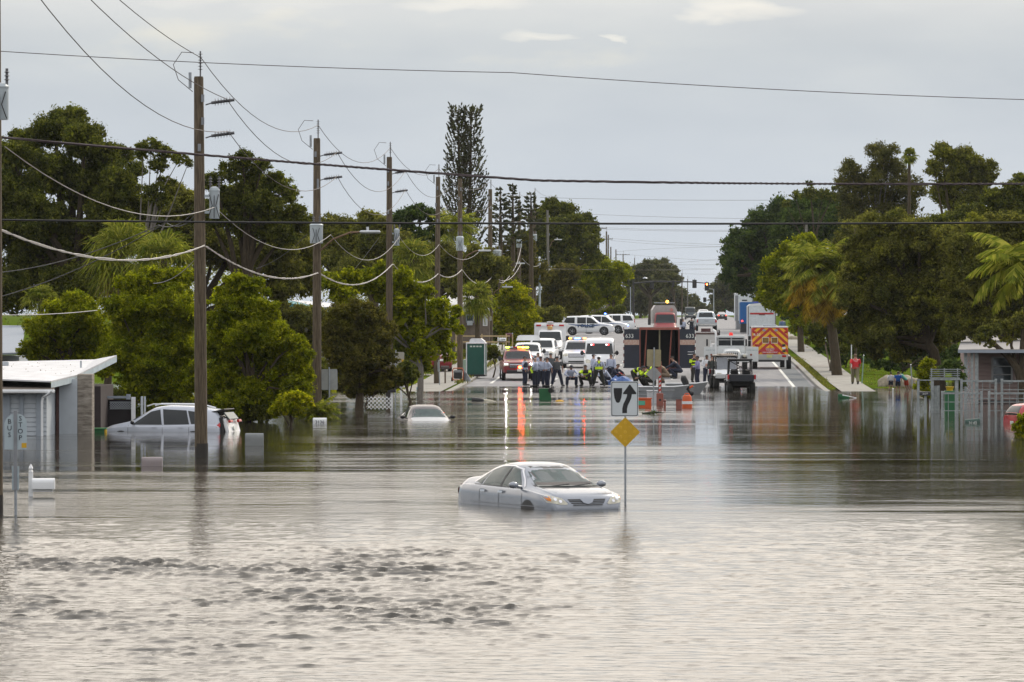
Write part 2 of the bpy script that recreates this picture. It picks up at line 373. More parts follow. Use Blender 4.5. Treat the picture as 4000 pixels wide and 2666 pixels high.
# ---------------------------------------------------------------- foliage
def leaf_mat(name, dark, mid, light, trans=.35, warm=None):
    m = bpy.data.materials.new(name); m.use_nodes = True; t = m.node_tree; t.nodes.clear()
    o = N(t, 'ShaderNodeOutputMaterial'); g = N(t, 'ShaderNodeNewGeometry')
    r = ramp(t, [(0, dark), (.5, mid), (1, light)]); t.links.new(g.outputs['Random Per Island'], r.inputs[0])
    n = N(t, 'ShaderNodeTexNoise'); n.inputs['Scale'].default_value = .8; n.inputs['Detail'].default_value = 3; t.links.new(g.outputs['Position'], n.inputs[0])
    r2 = ramp(t, [(.35, (.66, .74, .75)), (.52, (1, 1, 1)), (.68, warm or (1.25, 1.32, .8))]); t.links.new(n.outputs[0], r2.inputs[0])
    mu = N(t, 'ShaderNodeMix', data_type='RGBA', blend_type='MULTIPLY'); mu.inputs[0].default_value = 1
    t.links.new(r.outputs[0], mu.inputs[6]); t.links.new(r2.outputs[0], mu.inputs[7])
    d = N(t, 'ShaderNodeBsdfDiffuse'); tr = N(t, 'ShaderNodeBsdfTranslucent'); mx = N(t, 'ShaderNodeMixShader'); mx.inputs[0].default_value = trans
    t.links.new(mu.outputs[2], d.inputs[0]); t.links.new(mu.outputs[2], tr.inputs[0]); t.links.new(d.outputs[0], mx.inputs[1]); t.links.new(tr.outputs[0], mx.inputs[2])
    t.links.new(mx.outputs[0], o.inputs[0]); return m
LF = {
 'oak': leaf_mat('oak_leaves', (.050, .062, .015), (.118, .130, .026), (.235, .235, .042), .4),
 'dark': leaf_mat('dark_leaves', (0.033, 0.057, 0.018), (0.069, 0.105, 0.028), (0.141, 0.180, 0.044), .3),
 'light': leaf_mat('bright_leaves', (.105, .130, .007), (.225, .255, .011), (.43, .42, .02), .5),
 'olive': leaf_mat('olive_leaves', (.076, .082, .022), (.168, .168, .038), (.31, .29, .055), .42),
 'brown': leaf_mat('brownish_leaves', (.060, .060, .016), (.125, .115, .026), (.21, .18, .038), .42),
 'yellow': leaf_mat('yellow_green_leaves', (0.141, 0.173, 0.006), (0.282, 0.299, 0.011), (0.565, 0.504, 0.019), .45),
 'grey': leaf_mat('grey_green_leaves', (.06, .062, .022), (.12, .115, .035), (.20, .185, .055), .45),
 'palm': leaf_mat('palm_leaves', (0.104, 0.133, 0.018), (0.210, 0.234, 0.031), (0.384, 0.359, 0.062), .35),
 'dead': leaf_mat('dying_palm_leaves', (.17, .10, .014), (.31, .19, .022), (.45, .30, .035), .4),
 'thatch': leaf_mat('dead_palm_thatch', (0.133, 0.092, 0.042), (0.237, 0.172, 0.085), (0.355, 0.264, 0.127), .25),
 'pine': leaf_mat('conifer_needles', (0.049, 0.056, 0.033), (0.087, 0.094, 0.052), (0.174, 0.172, 0.087), .25),
 'far': leaf_mat('far_leaves', (0.073, 0.078, 0.031), (0.124, 0.130, 0.052), (0.204, 0.195, 0.083), .4),
}
BARK = M('bark', (.065, .048, .028), .95, var=.4, scale=7, stretch=(3, 3, .6), bump=.6)
BARKL = M('pale_bark', (.20, .18, .155), .95, var=.3, scale=7, stretch=(3, 3, .6), bump=.6)
def rdir(n, rng):
    v = rng.normal(size=(n, 3)); return v/np.linalg.norm(v, axis=1, keepdims=True)
def leaf_quads(c, size, rng, up=.35, asp=.55):
    n = len(c); a = rdir(n, rng); b = rdir(n, rng); b[:, 2] *= .6
    b -= a*(a*b).sum(1, keepdims=True); b /= np.linalg.norm(b, axis=1, keepdims=True)+1e-6
    sz = size*rng.uniform(.65, 1.35, (n, 1)) if np.isscalar(size) else size[:, None]*rng.uniform(.65, 1.35, (n, 1))
    u = a*sz*.5; v = b*sz*.5*asp
    return np.stack([c-u, c+v, c+u, c-v], 1).reshape(-1, 3)
def quads_obj(name, co, mat, parent, origin):
    co = np.asarray(co, float)-np.array(origin); f = np.arange(len(co)).reshape(-1, 4)
    return link(name, quad_mesh(name, co, f), mat, parent)
def crown(lobes, lsz, rng, dens=1.0, gap=0.0, clump=(.20, .36), flat=.72, fringe=.22):
    P, S = [], []
    for (cx, cy, cz, r) in lobes:
        nc = max(6, int((r/(.28*r))**2*1.9*(1-gap)))
        d = rdir(nc, rng); d[:, 2] = np.where(d[:, 2] < -.45, -d[:, 2], d[:, 2])
        rad = r*rng.uniform(.62, 1.0, nc)
        cc = np.array([cx, cy, cz]) + d*rad[:, None]*np.array([1, 1, .88])
        rc = r*rng.uniform(clump[0], clump[1], nc)
        tot = dens*4.6*math.pi*r*r/(lsz*lsz*.28)
        for c, q in zip(cc, rc):
            n = int(tot*q*q/(rc*rc).sum())
            if n < 1: continue
            p = rdir(n, rng)*(rng.uniform(0, 1, (n, 1))**.45)*q; p[:, 2] *= flat
            P.append(c+p); S.append(np.full(n, lsz))
            nf = int(n*fringe)
            if nf:
                p = rdir(nf, rng)*(q*rng.uniform(.9, 1.5, (nf, 1))); P.append(c+p); S.append(np.full(nf, lsz*.85))
        for _ in range(int(5+r*4)):   # ragged sprays breaking the outline
            d = rdir(1, rng)[0]; d[2] = abs(d[2])*.9-.15; L_ = r*rng.uniform(.18, .42); k = int(tot*.010)+2
            u = rng.uniform(0, 1, (k, 1)); P.append(np.array([cx, cy, cz])+d*(r*.92+u*L_)+rdir(k, rng)*r*.09*(1.1-u)); S.append(np.full(k, lsz*.9))
        n = int(tot*.16*(1-gap)); P.append(np.array([cx, cy, cz])+rdir(n, rng)*(rng.uniform(0, 1, (n, 1))**.5)*r*.72); S.append(np.full(n, lsz*1.9))
    S = np.concatenate(S); return np.concatenate(P), S*np.exp(rng.normal(0, .28, len(S)))
SEED = [11]
def tree(name, label, s, base, lobes, kind='oak', lsz=9.5, dens=1.0, gap=0, trunk=.25, depth=1.0, bark=None, group=None, cat='tree', limbs=True, twigs=0, clump=(.20, .36), sink=0):
    """base = photo column of the trunk, lobes = (column, row, radius) in photo pixels at scale s; each becomes a real ball of foliage with its own distance."""
    SEED[0] += 1; rng = np.random.default_rng(SEED[0]*7+3); rnd = random.Random(SEED[0])
    bp = G3(base, s, -.15)
    if abs(bp.x-xc(bp.y)) > 14: bp.z += .1 + dip(bp.x-xc(bp.y), bp.y)
    t = thing(name, label, cat, bp, group=group)
    L = []
    wid = max(l[0] for l in lobes)-min(l[0] for l in lobes)
    for (px, py, r) in lobes:
        Rm = r/s; dy = rnd.uniform(-.5, .5)*depth*min(wid/s*.55, 9)
        y = FP/s+dy; k = y/(FP/s)
        L.append((W3(px, py, s).x*k, y, H+(W3(px, py, s).z-H)*k, Rm*k))
        # the unseen depth of the crown
        if depth and Rm > .8 and len(lobes) < 26:
            L.append((L[-1][0]+rnd.uniform(-.3, .3)*Rm, y+Rm*rnd.uniform(.7, 1.2), L[-1][2]-Rm*.15, Rm*.85))
    P, S = crown(L, lsz/s, rng, dens, gap, clump)
    P[:, 2] = np.maximum(P[:, 2], bp.z+.1+sink)
    quads_obj('crown', leaf_quads(P, S, rng), LF[kind], t, bp)
    if trunk:
        mb = MB(); cz = sum(l[2] for l in L)/len(L); cx_ = sum(l[0] for l in L)/len(L); cy_ = sum(l[1] for l in L)/len(L)
        top = Vector((cx_, cy_, cz))-bp; mid = Vector((top.x*.15+rnd.uniform(-.2, .2), top.y*.15, top.z*.45))
        mb.tube([(0, 0, -.8), (0, 0, .1), mid*.5, mid, top*.9], [trunk*1.35, trunk*1.15, trunk, trunk*.85, trunk*.35], 8)
        if limbs:
            for l in L[::2] if len(L) > 14 else L:
                e = Vector(l[:3])-bp; a = mid.lerp(top, rnd.uniform(0, .5)); m_ = a.lerp(e, .5)+Vector((rnd.uniform(-.3, .3), 0, rnd.uniform(.1, .5)))
                mb.tube([a, m_, e], [trunk*.5, trunk*.33, trunk*.12], 5)
                for _ in range(twigs):
                    q = e+Vector((rnd.uniform(-1, 1), rnd.uniform(-1, 1), rnd.uniform(-.2, 1)))*l[3]
                    mb.tube([e, (e+q)/2+Vector((0, 0, .1*l[3])), q], [trunk*.14, trunk*.08, trunk*.03], 4)
        mb.build('trunk', bark or BARK, t)
    return t
def frond(b, az, e0, e1, L, w=.05, n=26, ll=.32, rng=None, droop=.35, out=None):
    """pinnate palm frond: rachis bending from elevation e0 to e1, leaflets both sides"""
    p = np.array(b, float); h = np.array([math.cos(az), math.sin(az), 0]); side = np.array([-math.sin(az), math.cos(az), 0])
    for i in range(n):
        t = i/(n-1); el = e0+(e1-e0)*t; d = h*math.cos(el)+np.array([0, 0, math.sin(el)]); q = p+d*L/n
        out.append([p-side*.02*L/4, p+side*.02*L/4, q+side*.015*L/4, q-side*.015*L/4])
        if t > .12:
            l = L*ll*math.sin(math.pi*min(1, .18+.8*t))*rng.uniform(.85, 1.1)
            for sg in (-1, 1):
                dd = d*.55+side*sg*.75+np.array([0, 0, -droop*rng.uniform(.6, 1.4)]); dd /= np.linalg.norm(dd)
                tip = p+dd*l+np.array([0, 0, -.25*l*droop]); mid = p+dd*l*.55; wv = d*w*.5
                out.append([p-wv, p+wv, mid+wv*1.1, mid-wv*1.1]); out.append([mid-wv*1.1, mid+wv*1.1, tip+wv*.2, tip-wv*.2])
        p = q
def fan(b, az, el, L, rng, out, nseg=15, w=.07):
    d = np.array([math.cos(az)*math.cos(el), math.sin(az)*math.cos(el), math.sin(el)]); side = np.array([-math.sin(az), math.cos(az), 0])
    b = np.array(b, float); c = b+d*L*.5+np.array([0, 0, -.05*L]); up = np.cross(side, d)
    out.append([b-side*.02, b+side*.02, c+side*.02, c-side*.02])
    for k in range(nseg):
        a = (k/(nseg-1)-.5)*R(230); dd = d*math.cos(a)+side*math.sin(a); l = L*.55*rng.uniform(.8, 1.1)
        pv = side*math.cos(a)-d*math.sin(a); m_ = c+dd*l*.6+up*.02; tip = c+dd*l+np.array([0, 0, -.38*l*rng.uniform(.5, 1.4)])
        out.append([c-pv*w*.2, c+pv*w*.2, m_+pv*w*.5, m_-pv*w*.5]); out.append([m_-pv*w*.5, m_+pv*w*.5, tip+pv*.01, tip-pv*.01])
def palm(name, label, s, base, px, py, r, kind='fan', n=34, leaf='palm', dead=0, thatch=0, trunk=.18, pale=False, group=None, elmin=-70, elmax=80, w=None, ring=None, lean=None):
    SEED[0] += 1; rng = np.random.default_rng(SEED[0]*5+1)
    bp = G3(base, s, -.1); 
    if abs(bp.x-xc(bp.y)) > 14: bp.z += .1+dip(bp.x-xc(bp.y), bp.y)
    c = W3(px, py, s); Rm = r/s; t = thing(name, label, 'palm tree', bp, group=group)
    w = w or 4.2/s
    def make(n, e0, e1, L0):
        o = []
        for i in range(n):
            az = i*2.39996+rng.uniform(-.2, .2); el = R(e0+(e1-e0)*((i+.5)/n)+rng.uniform(-8, 8)); L = L0*rng.uniform(.85, 1.1)
            if kind == 'fan': fan(c, az, el, L, rng, o, w=w*1.3)
            else: frond(c, az, el, el-R(75 if el > 0 else 50), L*1.15, w=w, rng=rng, droop=.45, out=o, n=24)
        return np.array(o).reshape(-1, 3)
    quads_obj('fronds', make(n, elmin, elmax, Rm), LF[leaf], t, bp)
    if dead: quads_obj('dying_fronds', make(dead, -55, 18, Rm*1.0), LF['dead'], t, bp)
    if thatch: quads_obj('dead_fronds', make(thatch, -88, -55, Rm*.95), LF['thatch'], t, bp)
    mb = MB(); e = c-bp; mb.tube([(0, 0, -.6), e*.3+Vector((lean or 0, 0, 0)), e*.7+Vector((lean or 0, 0, 0)), e+Vector((0, 0, .1*Rm))], [trunk*1.25, trunk, trunk*.95, trunk*.8], 10)
    mb.build('trunk', BARKL if pale else BARK, t); return t
def conifer(label, s, px, ytop, ybase, wtop, wbase, name='norfolk_pine', n=60, tuft=1, leaders=(0,), group=None, up=.5, dens=1):
    SEED[0] += 1; rng = np.random.default_rng(SEED[0]); bp = G3(px, s, -.1); t = thing(name, label, 'tree', bp, group=group)
    zt = W3(px, ytop, s).z; zb = W3(px, ybase, s).z; mb = MB(); P = []; out = []
    for lx in leaders:
        mb.tube([(lx*.2, 0, -.5), (lx*.6, 0, (zb-bp.z)*.9), (lx, 0, (zt-bp.z)*1.0)], [.28, .22, .04], 7)
        for i in range(n):
            f = (i+rng.uniform(-.3, .3))/n; z = zb+(zt-zb)*f; f = min(1, max(0, f))
            rr = (wbase+(wtop-wbase)*f)/s*(.75+.3*rng.uniform())
            k = 6
            for j in range(k):
                az = rng.uniform(0, 6.28); b0 = np.array([bp.x+lx, bp.y, z]); d = np.array([math.cos(az), math.sin(az), 0])
                tip = b0+d*rr+np.array([0, 0, rr*up*rng.uniform(.5, 1.2)]); m_ = b0+d*rr*.6+np.array([0, 0, rr*up*.1])
                mb.tube([Vector(b0)-bp, Vector(m_)-bp, Vector(tip)-bp], [.035, .025, .012], 3, cap=False)
                for q in range(int(tuft*(4 if rr > .5 else 2)*dens)):
                    u = rng.uniform(.45, 1.0); c0 = b0+(m_-b0)*u*1.66 if u < .6 else m_+(tip-m_)*((u-.6)/.4)
                    dd = (tip-m_); dd = dd/(np.linalg.norm(dd)+1e-6); dd = dd+rdir(1, rng)[0]*.5; sz = 9/s*rng.uniform(.8, 1.5); sv = rdir(1, rng)[0]*sz*.32; sv2 = np.cross(dd, sv)
                    for v in (sv, sv2): out.append([c0-v*.3, c0+dd*sz*.5-v, c0+dd*sz, c0+dd*sz*.5+v])
    quads_obj('foliage', np.array(out).reshape(-1, 3), LF['pine'], t, bp)
    mb.build('trunk', BARK, t, smooth=False); return t
# ---- left side, back to front
tree('broad_tree', 'pale hazy tree at the far end of the road under the signal arm', 15, 2620, [(2560, 1110, 40), (2610, 1130, 40), (2650, 1150, 40), (2520, 1130, 40), (2700, 1180, 34), (2600, 1180, 40), (2540, 1180, 45), (2660, 1195, 34)], 'far', 7, trunk=.4)
tree('broad_tree', 'round dark hazy tree topping the far left treeline', 20, 2540, [(2540, 1050, 45), (2590, 1050, 40), (2500, 1060, 35), (2560, 1090, 50), (2470, 1090, 50), (2620, 1100, 36), (2420, 1060, 36)], 'far', 7, trunk=.4)
tree('broad_tree', 'thin pale tree with see-through crown left of the road gap', 17, 2640, [(2630, 1060, 26), (2610, 1085, 26), (2650, 1095, 20), (2600, 1120, 26)], 'far', 6, gap=.4, trunk=.3, dens=.6)
tree('broad_tree', 'small far tree right of the road gap beneath the green signal', 16, 2830, [(2800, 1130, 30), (2830, 1110, 40), (2790, 1170, 25), (2840, 1160, 45), (2870, 1190, 40), (2810, 1200, 30)], 'far', 7, trunk=.3)
tree('broad_tree', 'low hazy tree closing the end of the road', 12, 2730, [(2700, 1190, 22), (2740, 1200, 20), (2775, 1205, 18), (2720, 1213, 20), (2760, 1216, 16), (2800, 1212, 20), (2680, 1213, 20)], 'far', 6, trunk=.3)
tree('broad_tree', 'yellow green tree behind the police vehicles', 33, 2400, [(2420, 1065, 50), (2350, 1050, 50), (2380, 1110, 60), (2300, 1110, 60), (2330, 1160, 60), (2400, 1160, 50), (2280, 1180, 60), (2270, 1060, 40)], 'light', 8)
tree('broad_tree', 'low olive tree beside the far left signal arm', 18.5, 2500, [(2480, 1150, 45), (2530, 1170, 40), (2570, 1180, 35), (2450, 1190, 45), (2510, 1205, 40)], 'far', 7, trunk=.3)
tree('broad_tree', 'brown green scrubby tree left of the yellow green tree', 36, 2230, [(2210, 1080, 60), (2180, 1150, 70), (2240, 1180, 60), (2150, 1100, 45), (2200, 1230, 60), (2130, 1200, 50), (2250, 1230, 50)], 'brown', 8)
tree('broad_tree', 'tall dark round tree rising behind the conifer tops', 34, 2180, [(2150, 810, 45), (2200, 840, 55), (2110, 860, 55), (2240, 880, 50), (2170, 920, 80), (2250, 950, 60), (2290, 870, 42), (2310, 900, 34), (2300, 960, 55), (2090, 960, 70), (2210, 1010, 80), (2320, 1010, 45)], 'oak', 8.5, trunk=.5)
tree('broad_tree', 'grey brown bare-looking tree behind the tall column pine', 40, 2040, [(2030, 960, 60), (2060, 1040, 65), (2000, 1040, 60), (1960, 1000, 50), (2090, 1080, 60), (2010, 1120, 70)], 'brown', 8, gap=.3, dens=.7)
conifer('tall twin-topped columnar pine towering over the left treeline', 48, 1815, 430, 960, 36, 88, 'column_pine', n=62, leaders=(-.55, .55), up=.9, dens=1.7)
conifer('narrow tiered pine just right of the sixth pole', 46, 1955, 735, 960, 8, 66, n=20, up=.25, dens=3.2, group='tiered pines behind the poles')
conifer('tallest of the three tiered pines behind the poles', 44, 2003, 716, 960, 6, 60, n=22, up=.25, dens=3.2, group='tiered pines behind the poles')
conifer('short tiered pine half hidden by the round dark tree', 42, 2074, 752, 900, 8, 50, n=14, up=.25, dens=3.2, group='tiered pines behind the poles')
tree('woodland_tree', 'olive woodland tree filling the skyline left of the third pole', 52, 1330, [(1290, 900, 70), (1360, 920, 80), (1250, 980, 90), (1340, 1010, 100), (1420, 1000, 80), (1210, 890, 55), (1430, 900, 55)], 'olive', 9, trunk=.4)
tree('woodland_tree', 'brown green woodland tree right of the second pole', 54, 1450, [(1440, 880, 60), (1490, 900, 55), (1470, 960, 80), (1540, 970, 80), (1400, 1080, 100), (1520, 1070, 90)], 'olive', 9, trunk=.4)
tree('fig_tree', 'dark glossy tree with sky holes right of the third pole', 50, 1610, [(1560, 860, 45), (1600, 840, 42), (1650, 835, 42), (1690, 850, 40), (1580, 910, 50), (1640, 930, 45), (1700, 920, 40), (1530, 940, 45)], 'dark', 9, gap=.25, dens=.8, trunk=.35)
tree('woodland_tree', 'shaded olive tree between the third and fifth poles', 52, 1650, [(1580, 1020, 80), (1660, 1010, 70), (1730, 1010, 70), (1620, 1080, 80), (1720, 1080, 70), (1800, 1050, 70), (1860, 1010, 60), (1880, 1090, 70), (1940, 1050, 60), (1780, 1120, 60)], 'olive', 9)
tree('broad_tree', 'dark shrubby tree behind the flat-roofed house with white roof', 44, 1960, [(1900, 1090, 60), (1960, 1100, 60), (1930, 1170, 60), (2000, 1180, 55), (1860, 1160, 50)], 'oak', 9)
palm('sabal_palm', 'sabal palm with grassy fronds right of the third pole', 58, 1610, 1610, 1020, 115, 'fan', 60, group='sabal palms left of the road')
palm('queen_palm', 'light green feather palm behind the fifth pole', 50, 1775, 1765, 900, 125, 'pinnate', 30, elmin=-25, elmax=85, trunk=.17, pale=True)
palm('sabal_palm', 'dark sabal palm before the white-roofed house', 56, 1868, 1862, 1160, 85, 'fan', 50, leaf='palm', group='sabal palms left of the road')
tree('shrub', 'tall yellow green shrub by the sidewalk behind the mailboxes', 50, 2020, [(2010, 1150, 60), (1990, 1200, 60), (2050, 1200, 50), (1970, 1260, 55), (2030, 1270, 60), (2070, 1250, 45), (2000, 1320, 55), (2060, 1320, 40)], 'yellow', 9, cat='shrub', trunk=.12)
tree('shrub', 'low shadowy shrub between yellow green shrub and ambulance', 43, 2130, [(2110, 1240, 45), (2150, 1270, 45), (2090, 1290, 40), (2170, 1230, 40), (2120, 1320, 34)], 'olive', 8, cat='shrub', trunk=.12)
tree('shrub', 'dark green shrub at the sidewalk corner behind the portable toilet', 62, 1925, [(1925, 1370, 26), (1912, 1392, 22), (1940, 1390, 20)], 'oak', 8, cat='shrub', trunk=.05)
# left yards
tree('oak_tree', 'huge dark oak filling the upper left behind the house', 74, 300, [(215, 520, 85), (270, 470, 70), (110, 570, 80), (40, 620, 80), (330, 560, 90), (400, 630, 80), (480, 610, 50), (60, 760, 110), (200, 680, 110), (330, 740, 120), (460, 740, 90), (520, 680, 55), (150, 860, 120), (420, 860, 110), (560, 820, 70), (30, 900, 110), (280, 960, 130), (520, 930, 100), (120, 1040, 130), (380, 1060, 120), (600, 900, 60), (30, 1150, 110), (250, 1130, 110)], 'oak', 9.5, trunk=.6, twigs=2)
tree('oak_tree', 'open branch of oak foliage reaching towards the first pole', 76, 520, [(590, 575, 42), (640, 600, 40), (560, 600, 42), (700, 625, 32), (735, 640, 22), (620, 650, 42), (650, 720, 38), (600, 760, 50), (640, 790, 40)], 'oak', 8.5, gap=.3, dens=.8, trunk=.13, bark=BARKL, twigs=3)
tree('oak_tree', 'oak with thin upper twigs between the first and second poles', 72, 960, [(950, 630, 50), (900, 680, 55), (1020, 655, 40), (1000, 720, 70), (1090, 720, 55), (840, 720, 55), (1130, 770, 48), (900, 790, 90), (1040, 810, 90), (1150, 840, 50), (960, 880, 100), (1090, 910, 90), (830, 850, 60), (1180, 880, 50)], 'oak', 9, gap=.12, dens=.85, trunk=.4, twigs=2)
tree('woodland_tree', 'dark oak behind the sabal palm left of the first pole', 70, 700, [(680, 770, 60), (740, 810, 70), (660, 860, 80), (780, 900, 90), (700, 960, 100), (840, 980, 100), (960, 1010, 100), (1080, 1020, 100), (1180, 1000, 90), (1200, 1100, 80), (1100, 1120, 80)], 'olive', 9.5, trunk=.4)
tree('woodland_tree', 'shadowed tree behind the small white-walled house', 68, 1130, [(1150, 1250, 70), (1230, 1240, 50), (1080, 1220, 70), (1240, 1320, 60), (1160, 1350, 70)], 'olive', 9, trunk=.3)
palm('sabal_palm', 'large golden sabal palm left of the first pole', 82, 400, 480, 1000, 185, 'fan', 90, thatch=16, group='sabal palms left of the road')
palm('sabal_palm', 'greener sabal palm close beside the first pole', 84, 650, 640, 1030, 165, 'fan', 80, thatch=10, group='sabal palms left of the road')
palm('sabal_palm', 'low pale sabal palm in shade at the far left', 80, 160, 160, 1180, 90, 'fan', 30, elmin=-20, group='sabal palms left of the road')
tree('leafy_tree', 'bright round tree behind the butterfly roof', 92, 260, [(290, 1190, 60), (220, 1230, 65), (340, 1240, 75), (160, 1290, 70), (260, 1310, 90), (370, 1330, 85), (130, 1370, 60), (220, 1390, 70), (330, 1410, 80), (410, 1440, 60)], 'light', 10, trunk=.2)
tree('leafy_tree', 'tall bright tree behind the white suv left of the pole', 94, 620, [(520, 1130, 70), (600, 1090, 60), (680, 1100, 60), (730, 1080, 45), (470, 1210, 75), (580, 1200, 90), (690, 1190, 80), (740, 1240, 60), (520, 1300, 95), (640, 1310, 100), (470, 1400, 90), (590, 1420, 100), (710, 1390, 85), (540, 1500, 85), (660, 1520, 90), (760, 1480, 70), (620, 1600, 70), (730, 1600, 70), (500, 1570, 60)], 'light', 10, trunk=.14)
tree('leafy_tree', 'dense rounded bright tree right of the first pole', 99, 960, [(920, 1120, 60), (990, 1140, 60), (870, 1170, 60), (950, 1210, 85), (1040, 1220, 60), (860, 1270, 75), (980, 1310, 95), (1080, 1300, 60), (880, 1370, 90), (1060, 1390, 85), (1150, 1350, 50), (1190, 1400, 42), (960, 1430, 100), (1150, 1450, 65), (1200, 1470, 42), (860, 1480, 80), (1060, 1500, 90), (1150, 1530, 65), (960, 1550, 85), (880, 1590, 65), (1060, 1590, 65), (820, 1540, 50)], 'light', 9.5, trunk=.14)
tree('bush', 'lime green bush at the waterline beside the second pole', 102, 1150, [(1150, 1560, 45), (1110, 1590, 45), (1190, 1570, 34), (1160, 1610, 34), (1080, 1610, 34)], 'yellow', 10, cat='bush', trunk=.06)
palm('fountain_grass_palm', 'low clump of arching palm fronds at the waterline under the road sign', 98, 1240, 1240, 1625, 105, 'pinnate', 24, elmin=5, elmax=85, trunk=.08)
tree('broad_tree', 'dark brownish tree standing in the flood behind the sign backs', 88, 1400, [(1330, 1240, 60), (1400, 1220, 60), (1460, 1250, 55), (1290, 1300, 60), (1370, 1320, 80), (1460, 1330, 70), (1520, 1290, 40), (1310, 1390, 60), (1420, 1410, 85), (1510, 1400, 50), (1360, 1470, 65), (1470, 1480, 60), (1540, 1460, 34), (1400, 1520, 50), (1300, 1450, 40)], 'brown', 9, trunk=.2, twigs=1)
tree('sea_grape_tree', 'bright broad-leafed tree over the lawn left of the portable toilet', 78, 1640, [(1300, 1110, 55), (1370, 1100, 60), (1350, 1170, 60), (1440, 1110, 60), (1500, 1060, 45), (1560, 1090, 55), (1510, 1140, 70), (1600, 1150, 65), (1660, 1150, 45), (1560, 1210, 75), (1650, 1220, 70), (1720, 1200, 45), (1740, 1260, 50), (1780, 1220, 30), (1790, 1290, 28), (1600, 1290, 75), (1690, 1300, 70), (1560, 1350, 60), (1650, 1370, 65), (1730, 1350, 42), (1640, 1430, 45), (1570, 1430, 40), (1750, 1390, 30)], 'light', 13, gap=.1, dens=.8, trunk=.16, bark=BARKL)
tree('shrub', 'dark shrub at the waterline left of the hydrant', 86, 1590, [(1585, 1440, 34), (1610, 1470, 30), (1570, 1490, 30), (1545, 1480, 30)], 'oak', 9, cat='shrub', trunk=.08)
# right side
tree('banyan_tree', 'great dark dense tree leaning over the right lane', 36, 3000, [(3230, 800, 60), (3150, 830, 75), (3060, 830, 65), (3300, 850, 70), (2980, 880, 75), (3100, 900, 100), (3220, 900, 100), (2900, 950, 75), (2990, 980, 100), (3110, 1000, 110), (2870, 1020, 58), (2930, 1070, 75), (3020, 1080, 90), (2850, 1080, 38), (2900, 1120, 50), (3000, 1150, 60)], 'dark', 8.5, trunk=.7)
tree('broad_tree', 'wispy shoots topping the dark tree over the right lane', 37, 3180, [(3160, 720, 16), (3165, 760, 34), (3105, 765, 24), (3215, 760, 28), (3250, 775, 28), (3070, 800, 22), (3260, 740, 14)], 'oak', 8, gap=.3, dens=.6, trunk=.15)
tree('eucalyptus_tree', 'tall thin grey tree with drooping see-through crown on the right skyline', 46, 3400, [(3320, 665, 48), (3300, 720, 46), (3355, 715, 44), (3420, 590, 42), (3455, 625, 50), (3480, 590, 34), (3440, 680, 60), (3395, 725, 60), (3500, 660, 46), (3525, 715, 56), (3570, 745, 55), (3330, 785, 66), (3460, 780, 80), (3340, 850, 70), (3430, 870, 85), (3540, 850, 80)], 'grey', 7, gap=.15, dens=.42, trunk=.2, bark=BARKL, twigs=3, clump=(.22, .40))
palm('fan_palm', 'small-headed tall palm poking out of the grey tree on the right skyline', 47, 3548, 3552, 605, 38, 'fan', 26, trunk=.15)
tree('eucalyptus_tree', 'tall rounded olive tree second from the right edge of the skyline', 50, 3720, [(3680, 600, 50), (3740, 620, 60), (3800, 640, 55), (3650, 660, 45), (3860, 660, 40), (3720, 700, 70), (3810, 710, 65), (3870, 700, 34), (3680, 760, 60), (3760, 790, 70), (3840, 770, 50)], 'olive', 7.5, gap=.1, dens=.6, clump=(.2, .38), trunk=.35, twigs=2)
tree('broad_tree', 'deep green tree at the right edge of the skyline', 55, 3930, [(3980, 700, 30), (3960, 760, 60), (3890, 780, 55), (4010, 780, 60), (3860, 850, 70), (3950, 850, 80), (4020, 860, 80), (3780, 870, 70), (3690, 880, 60)], 'oak', 9, trunk=.4)
tree('broad_tree', 'shaded tree joining the banyan and the olive crowns on the right', 48, 3560, [(3360, 900, 70), (3460, 930, 80), (3560, 930, 80), (3640, 900, 60), (3660, 970, 80), (3300, 960, 60), (3400, 1010, 80)], 'olive', 9, trunk=.3)
tree('leafy_tree', 'mid green tree overhanging the white box truck', 50, 3130, [(3140, 950, 45), (3090, 980, 50), (3170, 990, 50), (3030, 1040, 55), (3110, 1050, 65), (3190, 1050, 50), (3000, 1110, 45), (3070, 1130, 65), (3150, 1130, 65), (2985, 1160, 36), (3050, 1190, 50), (3120, 1210, 60), (3170, 1190, 50), (3000, 1195, 26), (3130, 1270, 45)], 'light', 8.5, trunk=.25)
palm('date_palm', 'large date palm with orange drooping fronds by the sidewalk', 62, 3275, 3222, 1070, 190, 'pinnate', 56, dead=44, thatch=18, w=.10, elmin=-5, elmax=85, trunk=.30)
tree('broad_tree', 'dark leafy tree around the foot of the date palm', 60, 3250, [(3240, 1260, 55), (3200, 1290, 45), (3300, 1280, 50), (3190, 1330, 40), (3290, 1350, 50), (3350, 1310, 50)], 'oak', 9, trunk=.18)
tree('oak_tree', 'broad drooping oak over the kids on the lawn', 72, 3680, [(3420, 900, 75), (3500, 880, 70), (3590, 930, 85), (3370, 980, 75), (3470, 990, 95), (3680, 960, 80), (3580, 1040, 105), (3380, 1080, 90), (3490, 1120, 110), (3700, 1060, 105), (3610, 1150, 110), (3330, 1170, 70), (3420, 1220, 95), (3540, 1250, 105), (3680, 1220, 110), (3330, 1270, 60), (3430, 1320, 80), (3540, 1350, 75), (3640, 1330, 75), (3370, 1340, 45), (3500, 1400, 30), (3420, 1385, 34)], 'olive', 9, trunk=.34, twigs=1)
